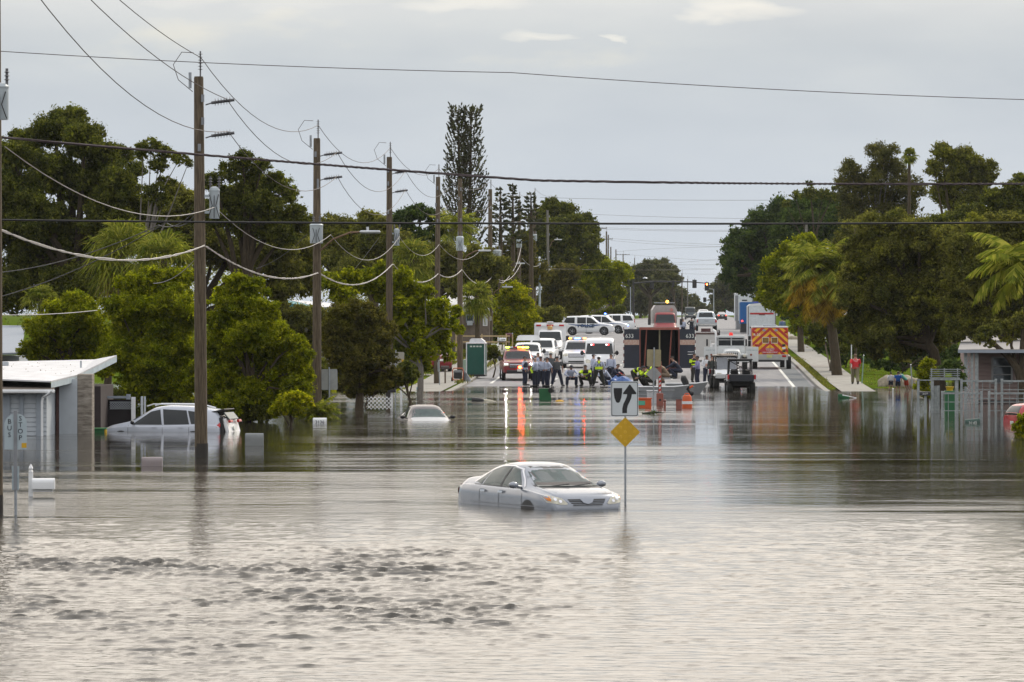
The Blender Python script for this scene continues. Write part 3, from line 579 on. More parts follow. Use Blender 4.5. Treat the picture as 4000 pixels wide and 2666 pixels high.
tree('oak_tree', 'large oak at the right edge shading the clapboard house', 76, 3960, [(3800, 900, 75), (3890, 900, 75), (3980, 900, 75), (3760, 980, 80), (3860, 1000, 95), (3960, 1000, 95), (3800, 1090, 100), (3920, 1110, 105), (4010, 1110, 90), (3780, 1200, 90), (3880, 1210, 95), (3980, 1220, 95), (3740, 1290, 65), (3850, 1290, 65), (3960, 1290, 65)], 'olive', 9.5, trunk=.3)
tree('bush', 'yellow green vine bush covering the garden arch', 86, 3625, [(3625, 1430, 34), (3610, 1470, 34), (3640, 1470, 30), (3600, 1510, 30), (3625, 1540, 26)], 'light', 9, cat='bush', trunk=.05)
tree('hedge_shrub', 'dark clipped shrub right of the garden arch', 84, 3730, [(3700, 1440, 34), (3735, 1440, 34), (3745, 1480, 30), (3750, 1510, 24)], 'dark', 9, cat='shrub', trunk=.05)
tree('bush', 'golden grassy bush at the right edge in the flood', 112, 3995, [(3995, 1640, 26), (3990, 1670, 34), (4010, 1660, 34), (4000, 1700, 34)], 'yellow', 12, cat='bush', trunk=.04)
tree('bush', 'weedy bush along the right sidewalk behind the box truck', 46, 3160, [(3110, 1290, 22), (3150, 1300, 22), (3180, 1320, 24), (3210, 1350, 26)], 'light', 9, cat='bush', trunk=.04)
for k, (lb, px, s_, rows, kd) in enumerate([
 ('dark bush at the waterline under the tall bright tree left of the pole', 620, 95, [(450, 1560, 45), (500, 1600, 45), (560, 1620, 45), (620, 1630, 45), (690, 1620, 45), (740, 1600, 45)], 'oak'),
 ('dark bush at the waterline under the dense rounded tree', 960, 99, [(830, 1610, 45), (890, 1625, 45), (960, 1620, 50), (1030, 1620, 50), (800, 1570, 40)], 'oak'),
 ('shadowy bush around the foot of the second pole', 1230, 92, [(1240, 1440, 45), (1220, 1500, 45), (1260, 1540, 34), (1200, 1420, 40), (1190, 1500, 40)], 'oak'),
 ('low dark brush between the dense tree and the lattice panel', 1180, 82, [(1020, 1530, 34), (1080, 1530, 34), (1140, 1520, 34), (1200, 1515, 34), (1260, 1510, 34), (1320, 1505, 34)], 'oak'),
 ('dark brushwood behind the flooded lattice panel', 1420, 85, [(1330, 1510, 34), (1380, 1540, 30), (1440, 1530, 34), (1490, 1520, 34), (1540, 1500, 30), (1570, 1470, 30)], 'brown'),
 ('dense hedge behind the lawn left of the third pole', 1450, 66, [(1300, 1350, 50), (1380, 1360, 50), (1460, 1370, 50), (1530, 1380, 45), (1590, 1380, 40), (1330, 1420, 40), (1420, 1430, 40), (1490, 1440, 34)], 'dark'),
 ('shady bushes right of the white-roofed house', 1960, 49, [(1930, 1260, 34), (1965, 1290, 30), (1925, 1310, 26), (1990, 1330, 24), (1950, 1330, 22)], 'oak'),
 ('dark bushes behind the police vehicles', 2260, 36, [(2180, 1270, 30), (2220, 1275, 30), (2260, 1270, 30), (2300, 1255, 30), (2340, 1240, 28), (2140, 1300, 28), (2380, 1225, 28), (2420, 1215, 26)], 'oak'),
 ('shady undergrowth beneath the date palm and oak', 3300, 58, [(3210, 1360, 30), (3250, 1370, 30), (3310, 1370, 34), (3370, 1370, 34), (3420, 1370, 34), (3340, 1330, 34), (3290, 1410, 26), (3350, 1415, 26), (3400, 1410, 26)], 'dark'),
 ('dark undergrowth behind the children below the oak', 3520, 61, [(3440, 1380, 34), (3500, 1390, 34), (3560, 1390, 34), (3620, 1390, 34), (3680, 1390, 34), (3730, 1380, 34), (3430, 1425, 30), (3480, 1435, 30), (3530, 1430, 30), (3590, 1430, 30), (3650, 1430, 32), (3710, 1430, 32)], 'dark'),
 ('dark shrubs below the banyan by the far sidewalk', 3110, 42, [(3060, 1230, 26), (3100, 1240, 26), (3140, 1260, 26), (3180, 1270, 26), (3040, 1200, 26)], 'dark')]):
    tree('bush', lb, s_, px, rows, kd, 9, cat='bush', trunk=.05)
# a split leaning tree in front of the right house
sg = 82; bp = G3(3995, sg, -.3); t = thing('oak_tree', 'dark leaning two-stemmed tree before the clapboard house', 'tree', bp)
mb = MB()
def rel(px, py, s=sg): return W3(px, py, s)-bp
mb.tube([rel(3998, 1620), rel(3992, 1500), rel(3975, 1440), rel(3940, 1395), rel(3900, 1360), rel(3850, 1310)], [.24, .22, .2, .16, .12, .06], 8)
mb.tube([rel(3996, 1560), rel(3994, 1400), rel(4000, 1280), rel(4010, 1150)], [.2, .17, .14, .08], 8)
mb.tube([rel(3975, 1440), rel(3950, 1350), rel(3960, 1280)], [.1, .07, .04], 6)
mb.build('trunk', BARK, t)
rng = np.random.default_rng(77); L = []
for px, py, r in [(3850, 1310, 40), (3900, 1290, 45), (3960, 1280, 45), (3820, 1330, 26), (3940, 1330, 26), (4000, 1250, 50), (3870, 1345, 22)]:
    w_ = W3(px, py, sg); L.append((w_.x, w_.y, w_.z, r/sg))
P, S = crown(L, 9/sg, rng, .6, .3); quads_obj('crown', leaf_quads(P, S, rng), LF['olive'], t, bp)
palm('coconut_palm', 'glossy palm with arching fronds at the right edge', 132, 4040, 4010, 1040, 250, 'pinnate', 18, leaf='palm', elmin=-25, elmax=70, trunk=.15, w=.085)
# woods closing the view behind the yards
def woods(label, x0, x1, y, h, seed, kind):
    rng = np.random.default_rng(seed); P = []; n = int((x1-x0)*1.1)
    for i in range(n):
        x = x0+(x1-x0)*rng.uniform(); yy = y+rng.uniform(-6, 6); r = rng.uniform(1.6, 3.4); z = gz(y)+rng.uniform(.1, 1)*h
        m = 420; p = rdir(m, rng)*(rng.uniform(0, 1, (m, 1))**.4)*r; p[:, 2] *= .8; P.append(np.array([x, yy, z])+p)
    P = np.concatenate(P); P = P[P[:, 2] > gz(y)-.2]; o = np.array([(x0+x1)/2, y, gz(y)])
    ob = quads_obj('woods', leaf_quads(P, np.full(len(P), 10*y/FP), rng), LF[kind], None, o); ob.location = o
    ob['kind'] = 'stuff'; tag(ob, label, 'woods')
woods('dark understorey woods behind the left yards', -44, -19, 330, 7.5, 1, 'oak')
woods('tall leafy woods closing the view between the left poles', -48, -9, 374, 9.5, 8, 'olive')
woods('distant understorey woods left of the road beyond the houses', -40, 0, 520, 8, 2, 'olive')
woods('understorey woods behind the right yards', 30, 62, 330, 7, 3, 'oak')
woods('distant understorey woods right of the road beyond the trucks', 38, 75, 520, 9, 4, 'dark')
woods('hazy far woods left of the road end', -30, 26, 1150, 13, 5, 'far')
woods('hazy far woods right of the road end', 58, 120, 1150, 14, 6, 'far')
# ---------------------------------------------------------------- utility poles
INSUL = M('grey_polymer_insulator', (.12, .12, .13), .5)
TRGREY = M('transformer_grey', (.42, .47, .50), .45, var=.06)
POLEW = M('pole_wood', (.045, .032, .020), .95, col2=(.17, .13, .085), scale=5, stretch=(5, 5, .35), bump=.5)
POLEG = M('grey_pole_wood', (.13, .12, .10), .95, col2=(.20, .19, .165), scale=5, stretch=(5, 5, .35), bump=.5)
POLET = M('wet_pole_base', (.025, .02, .016), .6)
WIREM = M('wire_metal', (.075, .055, .055), .6); WIREL = M('pale_cable', (.42, .40, .38), .6); WIREB = M('black_cable', (.015, .014, .014), .6)
def pole(label, px, s, top, r=.17, lean=0, mat=None, trans=None, pin=True, arms=(), lamp=None, box=None, group='wooden utility poles along the left verge', cross=(), tape=False):
    b = G3(px, s, -.5); zt = W3(px, top, s).z; t = thing('utility_pole', label, 'utility pole', b, group=group); h = zt-b.z
    mb = MB(); rnd = random.Random(px)
    mb.tube([(0, 0, 0), (lean*.5, 0, h*.5), (lean, 0, h-.05), (lean, 0, h)], [r*1.12, r, r*.80, r*.72], 14); mb.build('shaft', mat or POLEW, t)
    if gz(b.y) < -.05: MB().tube([(0, 0, .5-gz(b.y)-.2), (0, 0, .5-gz(b.y)+.42)], [r*1.115+.006, r*1.10+.006], 14).build('wet_band', POLET, t)
    if pin:
        m2 = MB(); m2.cyl((lean+.05, 0, h-.15), (lean+.05, 0, h+.75), .022, n=6)
        for k in range(6): m2.lathe([(.02, 0), (.085, .012), (.02, .03)], (lean+.05, 0, h+.2+k*.09), n=10)
        m2.build('top_insulator', INSUL, t)
    for (z, L) in arms:    # horizontal line-post insulators on the road side
        zz = z-b.z; m2 = MB(); m2.cyl((r*.7, 0, zz-.12), (r+.14, 0, zz-.06), .02, n=6); m2.cyl((r+.12, 0, zz-.06), (r+L, 0, zz+.03), .045, n=8)
        for k in range(6): m2.lathe([(.03, 0), (.13, .012), (.03, .03)], (r+.22+k*(L-.28)/6, 0, zz-.04+k*.012), 'X', n=10)
        m2.build('side_insulator', INSUL, t)
    if pin and s > 60:
        MB().tube([(lean-.15, 0, h+.7), (lean-.5, 0, h+.72), (lean-.75, 0, h+.35), (lean-.6, 0, h-.1), (lean-r, 0, h-.45)], .012, 5).build('jumper_wire', WIREM, t); MB().cyl((lean-r-.08, 0, h-.35), (lean-r-.08, 0, h+.12), .045, n=8).build('arrester', STEEL, t)
    if trans:
        tz, side, tr, th = trans; z0 = tz-b.z; cx_ = side*(r+tr+.06); cy_ = 0 if side == 1 else -(r+tr+.05)
        m2 = MB(); m2.lathe([(tr*.96, 0), (tr, .04), (tr, th*.85), (tr*1.06, th*.86), (tr*1.06, th*.9), (tr*.8, th*.97), (.05, th)], (cx_, cy_, z0), n=20)
        m2.box((cx_*.5, cy_*.5, z0+th*.7), (.12 if side != 1 else abs(cx_), .1 if side == 1 else abs(cy_), .08)); m2.box((cx_*.5, cy_*.5, z0+th*.2), (.12 if side != 1 else abs(cx_), .1 if side == 1 else abs(cy_), .08))
        tb = m2.build('transformer', TRGREY, t)
        m2 = MB()
        for dx in (-.12, .14):
            m2.cyl((cx_+dx, cy_, z0+th*.95), (cx_+dx, cy_, z0+th+.3), .03, n=6)
            for k in range(3): m2.lathe([(.03, 0), (.065, .012), (.03, .03)], (cx_+dx, cy_, z0+th+.05+k*.08), n=8)
        m2.build('bushing', INSUL, tb)
        m2 = MB()
        for dx in (-.14, 0, .13): m2.tube([(cx_+dx, cy_-tr*.9, z0+th*.75), (cx_+dx*.4, cy_-tr-.05, z0+th*.4), (cx_+dx*1.2, cy_-tr-.02, z0+.02)], .012, 5)
        m2.build('lead_wires', WIREB, tb)
    if lamp:
        lz, L = lamp; z0 = lz-b.z; m2 = MB(); m2.tube([(r*.8, 0, z0-.75), (L*.3, -.1, z0-.3), (L*.62, -.2, z0-.03), (L-.3, -.3, z0)], .035, 8); a = m2.build('lamp_arm', M('rusty_arm', (.20, .12, .07), .7), t)
        m2 = MB(); m2.box((L, -.3, z0), (.85, .3, .12), .05); m2.cyl((L-.1, -.3, z0+.05), (L-.1, -.3, z0+.2), .05, n=8); m2.build('lamp_head', M('lamp_shell', (.55, .57, .58), .4), a)
    if box:
        MB().box((-.02, -r-.07, box-b.z), (.26, .12, .34), .01).build('meter_box', M('meter_box', (.38, .39, .37), .5), t)
    for (z, L) in cross:
        zz = z-b.z; m2 = MB(); m2.box((0, -r-.05, zz), (L, .1, .12)); ca = m2.build('crossarm', POLEG, t)
        m2 = MB()
        for k in (-.46, -.2, .2, .46): m2.lathe([(.02, 0), (.06, .05), (.03, .1), (.05, .16)], (k*L, -r-.05, zz+.06), n=8)
        m2.build('pin_insulator', INSUL, ca)
    for k in range(3): MB().box((rnd.choice((-1, 1))*.05, -r*.95, h*.98-.4-k*rnd.uniform(.6, 1.1)), (.09, .05, .22)).build('bracket', GREYM, t)
    return t
def zp(py, s): return H-(py-HY)/s
pole('wooden pole cut off by the left picture edge carrying a transformer', -22, 185, -190, .165, trans=(zp(472, 185), .42, .175, .78))
pole('tallest wooden pole in the flood between the two bright trees', 787, 132, 300, .175, arms=((zp(395, 132), .80), (zp(524, 132), .80)), trans=(zp(855, 132), 1, .15, .95), lean=-.08)
pole('wooden pole with grey transformer and street lamp, second from the left', 1238, 97, 541, .17, arms=((zp(600, 97), .85), (zp(694, 97), .85)), trans=(zp(952, 97), 0, .26, .82), lamp=(zp(907, 97), 2.15))
pole('wooden pole rising behind the blank sign back, third from the left', 1521, 78.5, 614, .165, arms=((zp(672, 78.5), .75), (zp(746, 78.5), .75)), trans=(zp(960, 78.5), 1, .14, .85))
pole('plain leaning pole just left of the tall column pine', 1706, 66, 692, .16, lean=.08, arms=())
pole('pole with transformer in front of the tall column pine, beside the portable toilet', 1797, 60, 700, .17, trans=(zp(980, 60), 0, .24, .95), lamp=(zp(955, 66), 1.6), pin=False)
pole('pole with meter box right behind the portable toilet', 1915, 51.5, 740, .18, box=zp(1245, 51.5), trans=(zp(1012, 51.5), 1, .3, .7), lamp=(zp(1122, 51.5), 1.3))
pole('thick dark-based pole between the yellow green shrub and the ambulance', 2028, 43.5, 783, .17, trans=(zp(968, 43.5), 0, .24, .75), lamp=(zp(1030, 43.5), 0.1))
pole('pole with high transformer one right of the thick dark pole', 2088, 39.5, 764, .15, trans=(zp(943, 39.5), 0, .24, .7))
pole('slightly leaning grey pole with a lamp before the dark round tree', 2144, 36, 822, .15, mat=POLEG, lamp=(zp(937, 36), 1), lean=-.15, pin=False)
pole('pale grey pole on the right half of the dark round tree', 2203, 32, 852, .16, mat=POLEG, pin=False)
pole('thin grey pole right of the pale grey pole', 2252, 29, 860, .14, mat=POLEG, pin=False, lamp=(zp(991, 29), 1.2))
pole('grey pole with a crossarm and small transformer above the yellow green tree', 2289, 27, 880, .13, mat=POLEG, pin=False, trans=(zp(1015, 27), 0, .2, .7), cross=((zp(893, 27), 2.2),))
pole('dark pole edging the right side of the dark round tree', 2321, 25, 885, .17, pin=False)
pole('slim pole with a long crossarm standing clear against the sky', 2339, 24, 868, .13, cross=((zp(893, 24), 2.6),), lamp=(zp(1003, 24), .9), pin=False)
pole('first of the twin poles in the far row', 2369, 22.5, 905, .16)
pole('second of the twin poles in the far row', 2376, 21.5, 918, .14, pin=False, cross=((zp(935, 21.5), 1.6),))
pole('short stubby pole right of the twin poles', 2386, 21, 965, .14, pin=False)
pole('short pole with pink top far right of the twin poles', 2406, 19, 975, .14, pin=False)
pole('far pole with a wide crossarm above the hazy treeline', 2434, 17.5, 993, .14, cross=((zp(996, 17.5), 2.9),))
pole('tiny far pole over the dark hazy tree', 2479, 16, 1008, .12)
pole('tall pole right of the signal arm above the tanker', 2664, 20, 1068, .13, group='poles beyond the signals')
pole('paired far pole left of the red signal', 2686, 17, 1090, .12, mat=POLEG, group='poles beyond the signals')
pole('far thin pole behind the signal arm', 2634, 16, 1055, .11, mat=POLEG, group='poles beyond the signals', pin=False)
pole('dark slim pole before the date palm fronds on the right', 3341, 60, 893, .1, group='poles right of the road', pin=False)
pole('weathered pole half buried in the banyan crown', 3150, 42, 875, .14, mat=POLEG, group='poles right of the road', pin=False)
# concrete post and street light column
def post(label, px, s, top, r, mat, lamp=None, name='street_light_column', cat='post'):
    b = G3(px, s, -.3); h = W3(px, top, s).z-b.z; t = thing(name, label, cat, b); MB().tube([(0, 0, 0), (0, 0, h)], [r, r*.8], 10).build('shaft', mat, t)
    if lamp: MB().tube([(0, 0, h-.1), (lamp*.5, 0, h+.15), (lamp, 0, h+.2)], .04, 6).build('lamp_arm', mat, t); MB().box((lamp*1.1, 0, h+.2), (.6, .25, .1), .03).build('lamp_head', mat, t)
    else: MB().lathe([(r*.8, 0), (r*1.1, .03), (r*.6, .1)], (0, 0, h), n=10).build('cap', STEEL, t)
    return t
post('short pale blue steel post right of the yellow green shrub', 2108, 40, 1032, .12, M('pale_blue_steel', (.36, .42, .45), .5))
# ---- wires
def wirepath(pts, sag, n=14):
    out = []
    for i, (a, b_) in enumerate(zip(pts, pts[1:])):
        sg_ = sag[i] if isinstance(sag, (list, tuple)) else sag
        for k in range(n):
            t = k/n; p = Vector(a).lerp(Vector(b_), t); p.z -= 4*sg_*t*(1-t); out.append(p)
    out.append(Vector(pts[-1])); return out
def wire(label, pts, sag, r=.012, mat=None, name='power_line', cat='cable', twist=0, group='lines strung along the poles', n=14):
    P = wirepath(pts, sag, n); mid = Vector(pts[0]); t = None
    mb = MB()
    if twist:
        Q = []; m_ = 260
        L = [0]
        for a, b_ in zip(P, P[1:]): L.append(L[-1]+(b_-a).length)
        for st in range(twist):
            S = []
            for k in range(m_+1):
                d = L[-1]*k/m_; i = max(0, min(len(P)-2, int(np.searchsorted(L, d))-1)); p = P[i].lerp(P[i+1], (d-L[i])/(L[i+1]-L[i]+1e-9))
                a = d*5.5*(.9+.25*math.sin(d*.6))+st*2*math.pi/twist; S.append(p-mid+Vector((0, math.cos(a), math.sin(a)))*r*1.05)
            mb.tube(S, r, 5)
    else: mb.tube([p-mid for p in P], r, 5)
    o = mb.build(name, mat or WIREM); o.location = mid; return tag(o, label, cat, group)
def q(px, py, s): return W3(px, py, s)
top = [q(40, -430, 185), q(785, 226, 132), q(1243, 490, 97), q(1525, 578, 78.5), q(1714, 660, 66), q(1912, 712, 51.5), q(2033, 762, 43.5), q(2093, 741, 39.5), q(2156, 765, 36)]
wire('topmost wire running pole to pole from the upper left corner', top, [.35, 1.0, 1.1, .8, .9, .5, .4, .3])
wire('upper side wire on the road side of the poles', [q(110, -262, 185), q(885, 388, 132), q(1317, 596, 97), q(1584, 668, 78.5), q(1750, 735, 66), q(1960, 760, 51.5), q(2063, 812, 43.5), q(2120, 795, 39.5)], [.45, 1.1, 1.3, .9, 1.3, .5, .4])
wire('lower side wire on the road side of the poles', [q(115, -60, 185), q(892, 515, 132), q(1317, 690, 97), q(1584, 742, 78.5), q(1750, 802, 66), q(1960, 835, 51.5), q(2063, 850, 43.5)], [.9, 1.1, 1.4, .9, 1.3, .5])
wire('pale sagging neutral wire below the transformers', [q(20, 574, 185), q(840, 810, 132), q(1292, 918, 97), q(1560, 925, 78.5), q(1716, 955, 66), q(1870, 985, 58)], [.75, .9, 1.1, .8, .7], .012, WIREL)
wire('thick pale twisted telephone cable low on the left poles', [q(-10, 894, 185), q(800, 960, 132), q(1244, 1066, 97), q(1535, 1031, 78.5), q(1712, 1070, 66), q(1805, 1053, 60), q(1926, 1077, 51.5), q(2035, 1030, 43.5)], [.55, .55, .75, .7, .35, .8, .9], .018, WIREL, twist=2, n=10)
wire('slack service drop hanging below the telephone cable at the tallest pole', [q(795, 975, 132), q(600, 1108, 120)], .25, .01, WIREL, group='service drops to the houses')
wire('service drop crossing down to the far left house', [q(770, 812, 132), q(620, 880, 125), q(0, 1065, 108)], .25, .016, WIREB, group='service drops to the houses')
wire('lower service drop crossing down to the left picture edge', [q(770, 830, 132), q(650, 870, 125), q(-20, 1165, 110)], .25, .016, WIREB, group='service drops to the houses')
wire('service drop from the third pole down to the house behind the bright tree', [q(1480, 930, 80), q(1250, 1190, 74)], .2, .012, WIREL, group='service drops to the houses')
wire('thin pale wire ending in the bright tree above the shingle roof', [q(-20, 1231, 120), q(380, 1213, 100)], .06, .014, WIREL, group='service drops to the houses')
wire('second service drop from the second pole', [q(1200, 915, 97), q(1000, 1050, 90)], .2, .014, WIREB, group='service drops to the houses')
wire('slack cable dropping from the sixth pole towards the fork', [q(2035, 968, 43.5), q(2015, 1040, 47), q(1965, 1105, 50), q(1928, 1080, 51.5)], .15, .022, WIREL)
wire('pale telephone cable beyond the thick dark pole', [q(2040, 1010, 43.5), q(2110, 1035, 40), q(2172, 1033, 34), q(2260, 1050, 29)], [.4, .6, .7], .02, WIREL)
g3 = 'lines crossing the road overhead'
wire('thin wire crossing the whole picture near the top', [q(-700, 150, 178), q(2000, 285, 178), q(4700, 405, 178)], .12, .009, group=g3)
wire('twisted cable bundle crossing the whole picture above the treeline', [q(-700, 470, 178), q(2100, 706, 178), q(4700, 712, 178)], .06, .015, twist=3, group=g3, n=20)
wire('thick black cable crossing the whole picture just below the twisted bundle', [q(-700, 850, 178), q(2000, 874, 178), q(4700, 864, 178)], .03, .025, WIREB, group=g3)
far = [(2110, 772, 38, 3000, 783, 44, .1), (2250, 835, 30, 2930, 855, 36, .1), (2320, 888, 26, 2900, 900, 33, .15), (2340, 895, 25, 2900, 905, 34, .1), (2380, 932, 23, 2850, 958, 30, .1), (2385, 940, 22, 2860, 965, 30, .2), (2400, 985, 21, 2860, 965, 30, -.2), (2430, 993, 18, 2800, 1020, 26, .1), (2500, 1035, 18, 2810, 1012, 26, .15), (2370, 1030, 22, 2810, 1035, 25, .1), (2560, 1040, 17, 2800, 1052, 24, .1), (2600, 1065, 16, 2800, 1073, 22, .1), (2110, 1050, 39, 2790, 1052, 24, .15)]
nm = ['uppermost faint wire', 'second faint wire', 'third faint wire', 'fourth faint wire', 'fifth faint wire', 'sixth faint wire', 'rising black wire', 'eighth faint wire', 'slightly rising wire', 'tenth faint wire', 'eleventh faint wire', 'lowest faint wire', 'long low wire']
for (a, b_, s1, c_, d, s2, sg_), w_ in zip(far, nm):
    wire(w_+' crossing the road in front of the far sky', [q(a, b_, s1), q(c_, d, s2)], sg_, .016, group='faint wires crossing far down the road')
# ---------------------------------------------------------------- traffic signals on a mast arm
s = 24; b = G3(2474, s, -.1); t = thing('signal_mast', 'dark steel mast arm reaching from the left over the road', 'traffic signal', b)
DK = M('dark_bronze', (.022, .02, .02), .5)
mb = MB(); zt = zp(1100, s)-b.z; mb.tube([(0, 0, 0), (0, 0, zt+.1)], [.2, .15], 10); mb.tube([(0, 0, zt-.3), (3.5, 0, zt), (9.3, 0, zt-.08), (12.4, 0, zt-.35)], [.13, .12, .09, .06], 8); mb.build('mast', DK, t)
mb = MB(); mb.tube([(0, 0, zt), (.5, 0, zt+.5), (1.6, -.2, zt+.55)], .04, 6); la = mb.build('lamp_arm', DK, t); MB().lathe([(.02, .22), (.3, .12), (.42, 0), (.3, -.08)], (1.9, -.2, zt+.5), n=12).build('lamp_head', STEEL, la)
def signal(label, px, py, s, y, lit=None, plate=True, back=False, w=.36, h=1.05):
    p = q(px, py, s); t = thing('traffic_light', label, 'traffic signal', p, group='signal heads over the road')
    MB().box((0, 0, 0), (w, .25, h), .03).build('housing', DK, t)
    if plate: MB().box((0, .14, 0), (w+.34, .02, h+.3)).build('backplate', DK, t)
    MB().cyl((0, .05, h/2), (0, .05, h/2+.35), .03, n=6).build('bracket', DK, t)
    for k, c in enumerate('rag'):
        z = h*.32*(1-k); on = lit == c
        m_ = MB(); m_.lathe([(.12, -.15), (.12, -.12)], (0, -.0, z), 'Y', n=14)
        m_.build('lens', {'r': LED_R, 'g': M('lamp_green_lit', (.05, 1, .2), .3, emit=20, ecol=(.05, 1, .15)), 'a': LED_A}[c] if on else BLACKP, t)
        m_ = MB(); m_.tube([(-.14, -.13, z-.02), (-.13, -.28, z+.08), (0, -.3, z+.15), (.13, -.28, z+.08), (.14, -.13, z-.02)], .014, 5); m_.build('visor', DK, t)
    return t
signal('dark signal head, leftmost on the mast arm', 2547, 1113, 24, 0)
signal('narrow signal head seen edge-on, second on the mast arm', 2630, 1110, 24, 0, plate=False)
signal('dark signal head next to the lit red one', 2713, 1110, 24, 0)
signal('signal head showing a glowing red light', 2761, 1120, 24, 0, 'r', plate=True)
signal('small far signal head over the middle of the road', 2753, 1172, 15, 0, w=.5, h=.9)
signal('small far signal head hanging above the tanker end', 2712, 1168, 15, 0, plate=False)
signal('tiny far signal showing green beside the banyan shade', 2834, 1208, 15, 0, 'g', plate=False, h=.8)
post('bent street light column beyond the crossing', 2788, 17, 1130, .12, STEEL, -2.0)
post('pale post with white bracket boxes left of the signal mast', 2463, 30, 1125, .07, STEEL)
# ---------------------------------------------------------------- houses
SIDING = M('white_siding', (.50, .54, .58), .7, var=.05); GREYTRIM = M('grey_blue_trim', (.30, .34, .39), .7, var=.08)
WROOF = M('white_membrane_roof', (.48, .48, .49), .8, col2=(.66, .66, .68), scale=1.3)
SHING = M('dark_shingle', (.05, .038, .032), .95, col2=(.11, .085, .07), scale=6, stretch=(1, 4, 4), bump=.6)
STONE = M('stacked_stone', (.15, .125, .10), .9, col2=(.38, .34, .29), scale=2.2, stretch=(1, 1, 5), bump=1)
PGLASS = M('window_glass', (.05, .065, .07), .08, spec=.8)
BRNP = M('brown_post', (.10, .05, .045), .8, var=.3)
def siding(mb, x0, x1, y, z0, z1, h=.16):
    z = z0
    while z < z1:
        zt = min(z+h, z1); mb.poly([(x0, y-.035, z+.012), (x1, y-.035, z+.012), (x1, y-.002, zt), (x0, y-.002, zt)]); mb.poly([(x0, y-.035, z+.012), (x0, y-.002, z), (x1, y-.002, z), (x1, y-.035, z+.012)]); z += h
def hx(px, s): return (px-2000)/s
o = Vector((-19, 169, -.8)); t = thing('house', 'white low house with butterfly roof standing in the flood', 'house', o)
def L3(px, py, s): return W3(px, py, s)-o
yf = FP/112-o.y
mb = MB(); xa, xb = hx(-420, 112)-o.x, hx(182, 112)-o.x
siding(mb, xa, xb, yf-.02, 0, zp(1532, 112)-o.z); mb.bb(xa, xb, yf, yf+9, 0, zp(1528, 112)-o.z); mb.build('wall', SIDING, t, smooth=False)
mb = MB()
for a, b_ in ((-20, 40), (78, 93), (143, 165)): mb.bb(hx(a, 112)-o.x, hx(b_, 112)-o.x, yf-.16, yf-.03, 0, zp(1533, 112)-o.z)
mb.build('shutter_post', GREYTRIM, t, smooth=False)
zr = zp(1522, 112)-o.z
mb = MB(); A = (xa-.2, yf-.55, zr); B = (hx(205, 113)-o.x, yf-.55, zr+.02); C_ = L3(190, 1488, 110); D = L3(0, 1457, 106); E = (xa-.2, D[1], D[2]+.05)
mb.poly([A, B, C_, D, E]); mb.poly([(v[0], v[1], v[2]-.06) for v in (A, B, C_, D, E)][::-1]); mb.build('dark_roof', SHING, t, smooth=False)
mb = MB(); mb.box(((A[0]+B[0])/2, yf-.6, zr-.06), (B[0]-A[0], .12, .13), .03); gt = mb.build('gutter', WHITE, t)
mb = MB(); mb.tube([L3(205, 1528, 113), L3(190, 1540, 112.5), L3(168, 1552, 112.3), L3(164, 1570, 112.3), L3(164, 1720, 112.3)], .045, 8); mb.build('downspout', WHITE, gt)
# butterfly roof: an upswept slab, its near edge rising to a point on the right
def slab(mb, pts, th):
    vs = mb.verts(pts); vb = mb.verts([Vector(p)-Vector((0, 0, th)) for p in pts]); mb.face(vs); mb.face(vb[::-1])
    for k in range(len(pts)): mb.face([vs[k], vs[(k+1) % len(pts)], vb[(k+1) % len(pts)], vb[k]])
mb = MB(); ra = L3(200, 1489, 112); rb_ = L3(300, 1465, 109.5); rc_ = L3(456, 1388, 106.5); rd = L3(368, 1405, 98); re_ = L3(300, 1411, 97); rf = L3(-380, 1422, 97); rg = Vector((xa-.3, ra.y+2, L3(0, 1458, 106).z+.02))
slab(mb, [ra, rb_, rc_, rd, re_, rf, rg], .05); rr = mb.build('upswept_roof', WROOF, t, smooth=False)
mb = MB()
for a, b_ in ((ra, rb_), (rb_, rc_)):
    a = a-Vector((0, .03, .053)); b2 = b_-Vector((0, .03, .053)); mb.face(mb.verts([a, b2, b2-Vector((0, 0, .2)), a-Vector((0, 0, .2))])); q1 = Vector((0, .05, 0))
    mb.face(mb.verts([a+q1, b2+q1, b2+q1-Vector((0, 0, .2)), a+q1-Vector((0, 0, .2))]))
mb.build('fascia', M('pale_fascia', (.52, .60, .64), .6), rr, smooth=False)
mb = MB(); mb.cyl(L3(316, 1440, 104), L3(316, 1410, 104), .035, n=8); mb.build('vent_pipe', STEEL, rr)
mb = MB(); mb.box(L3(18, 1422, 103), (.3, .3, .16), .02); mb.build('roof_vent', STEEL, rr)
rng = np.random.default_rng(31); lo = []
for _ in range(150):
    a_, b_ = rng.uniform(0, 1), rng.uniform(0, 1)**.6; p_ = ra.lerp(rf, b_).lerp(rb_.lerp(re_, b_), a_)+Vector((0, 0, .015)); lo.append(list(p_+o))
quads_obj('leaf_litter', leaf_quads(np.array(lo), .13, rng), LF['thatch'], t, o)
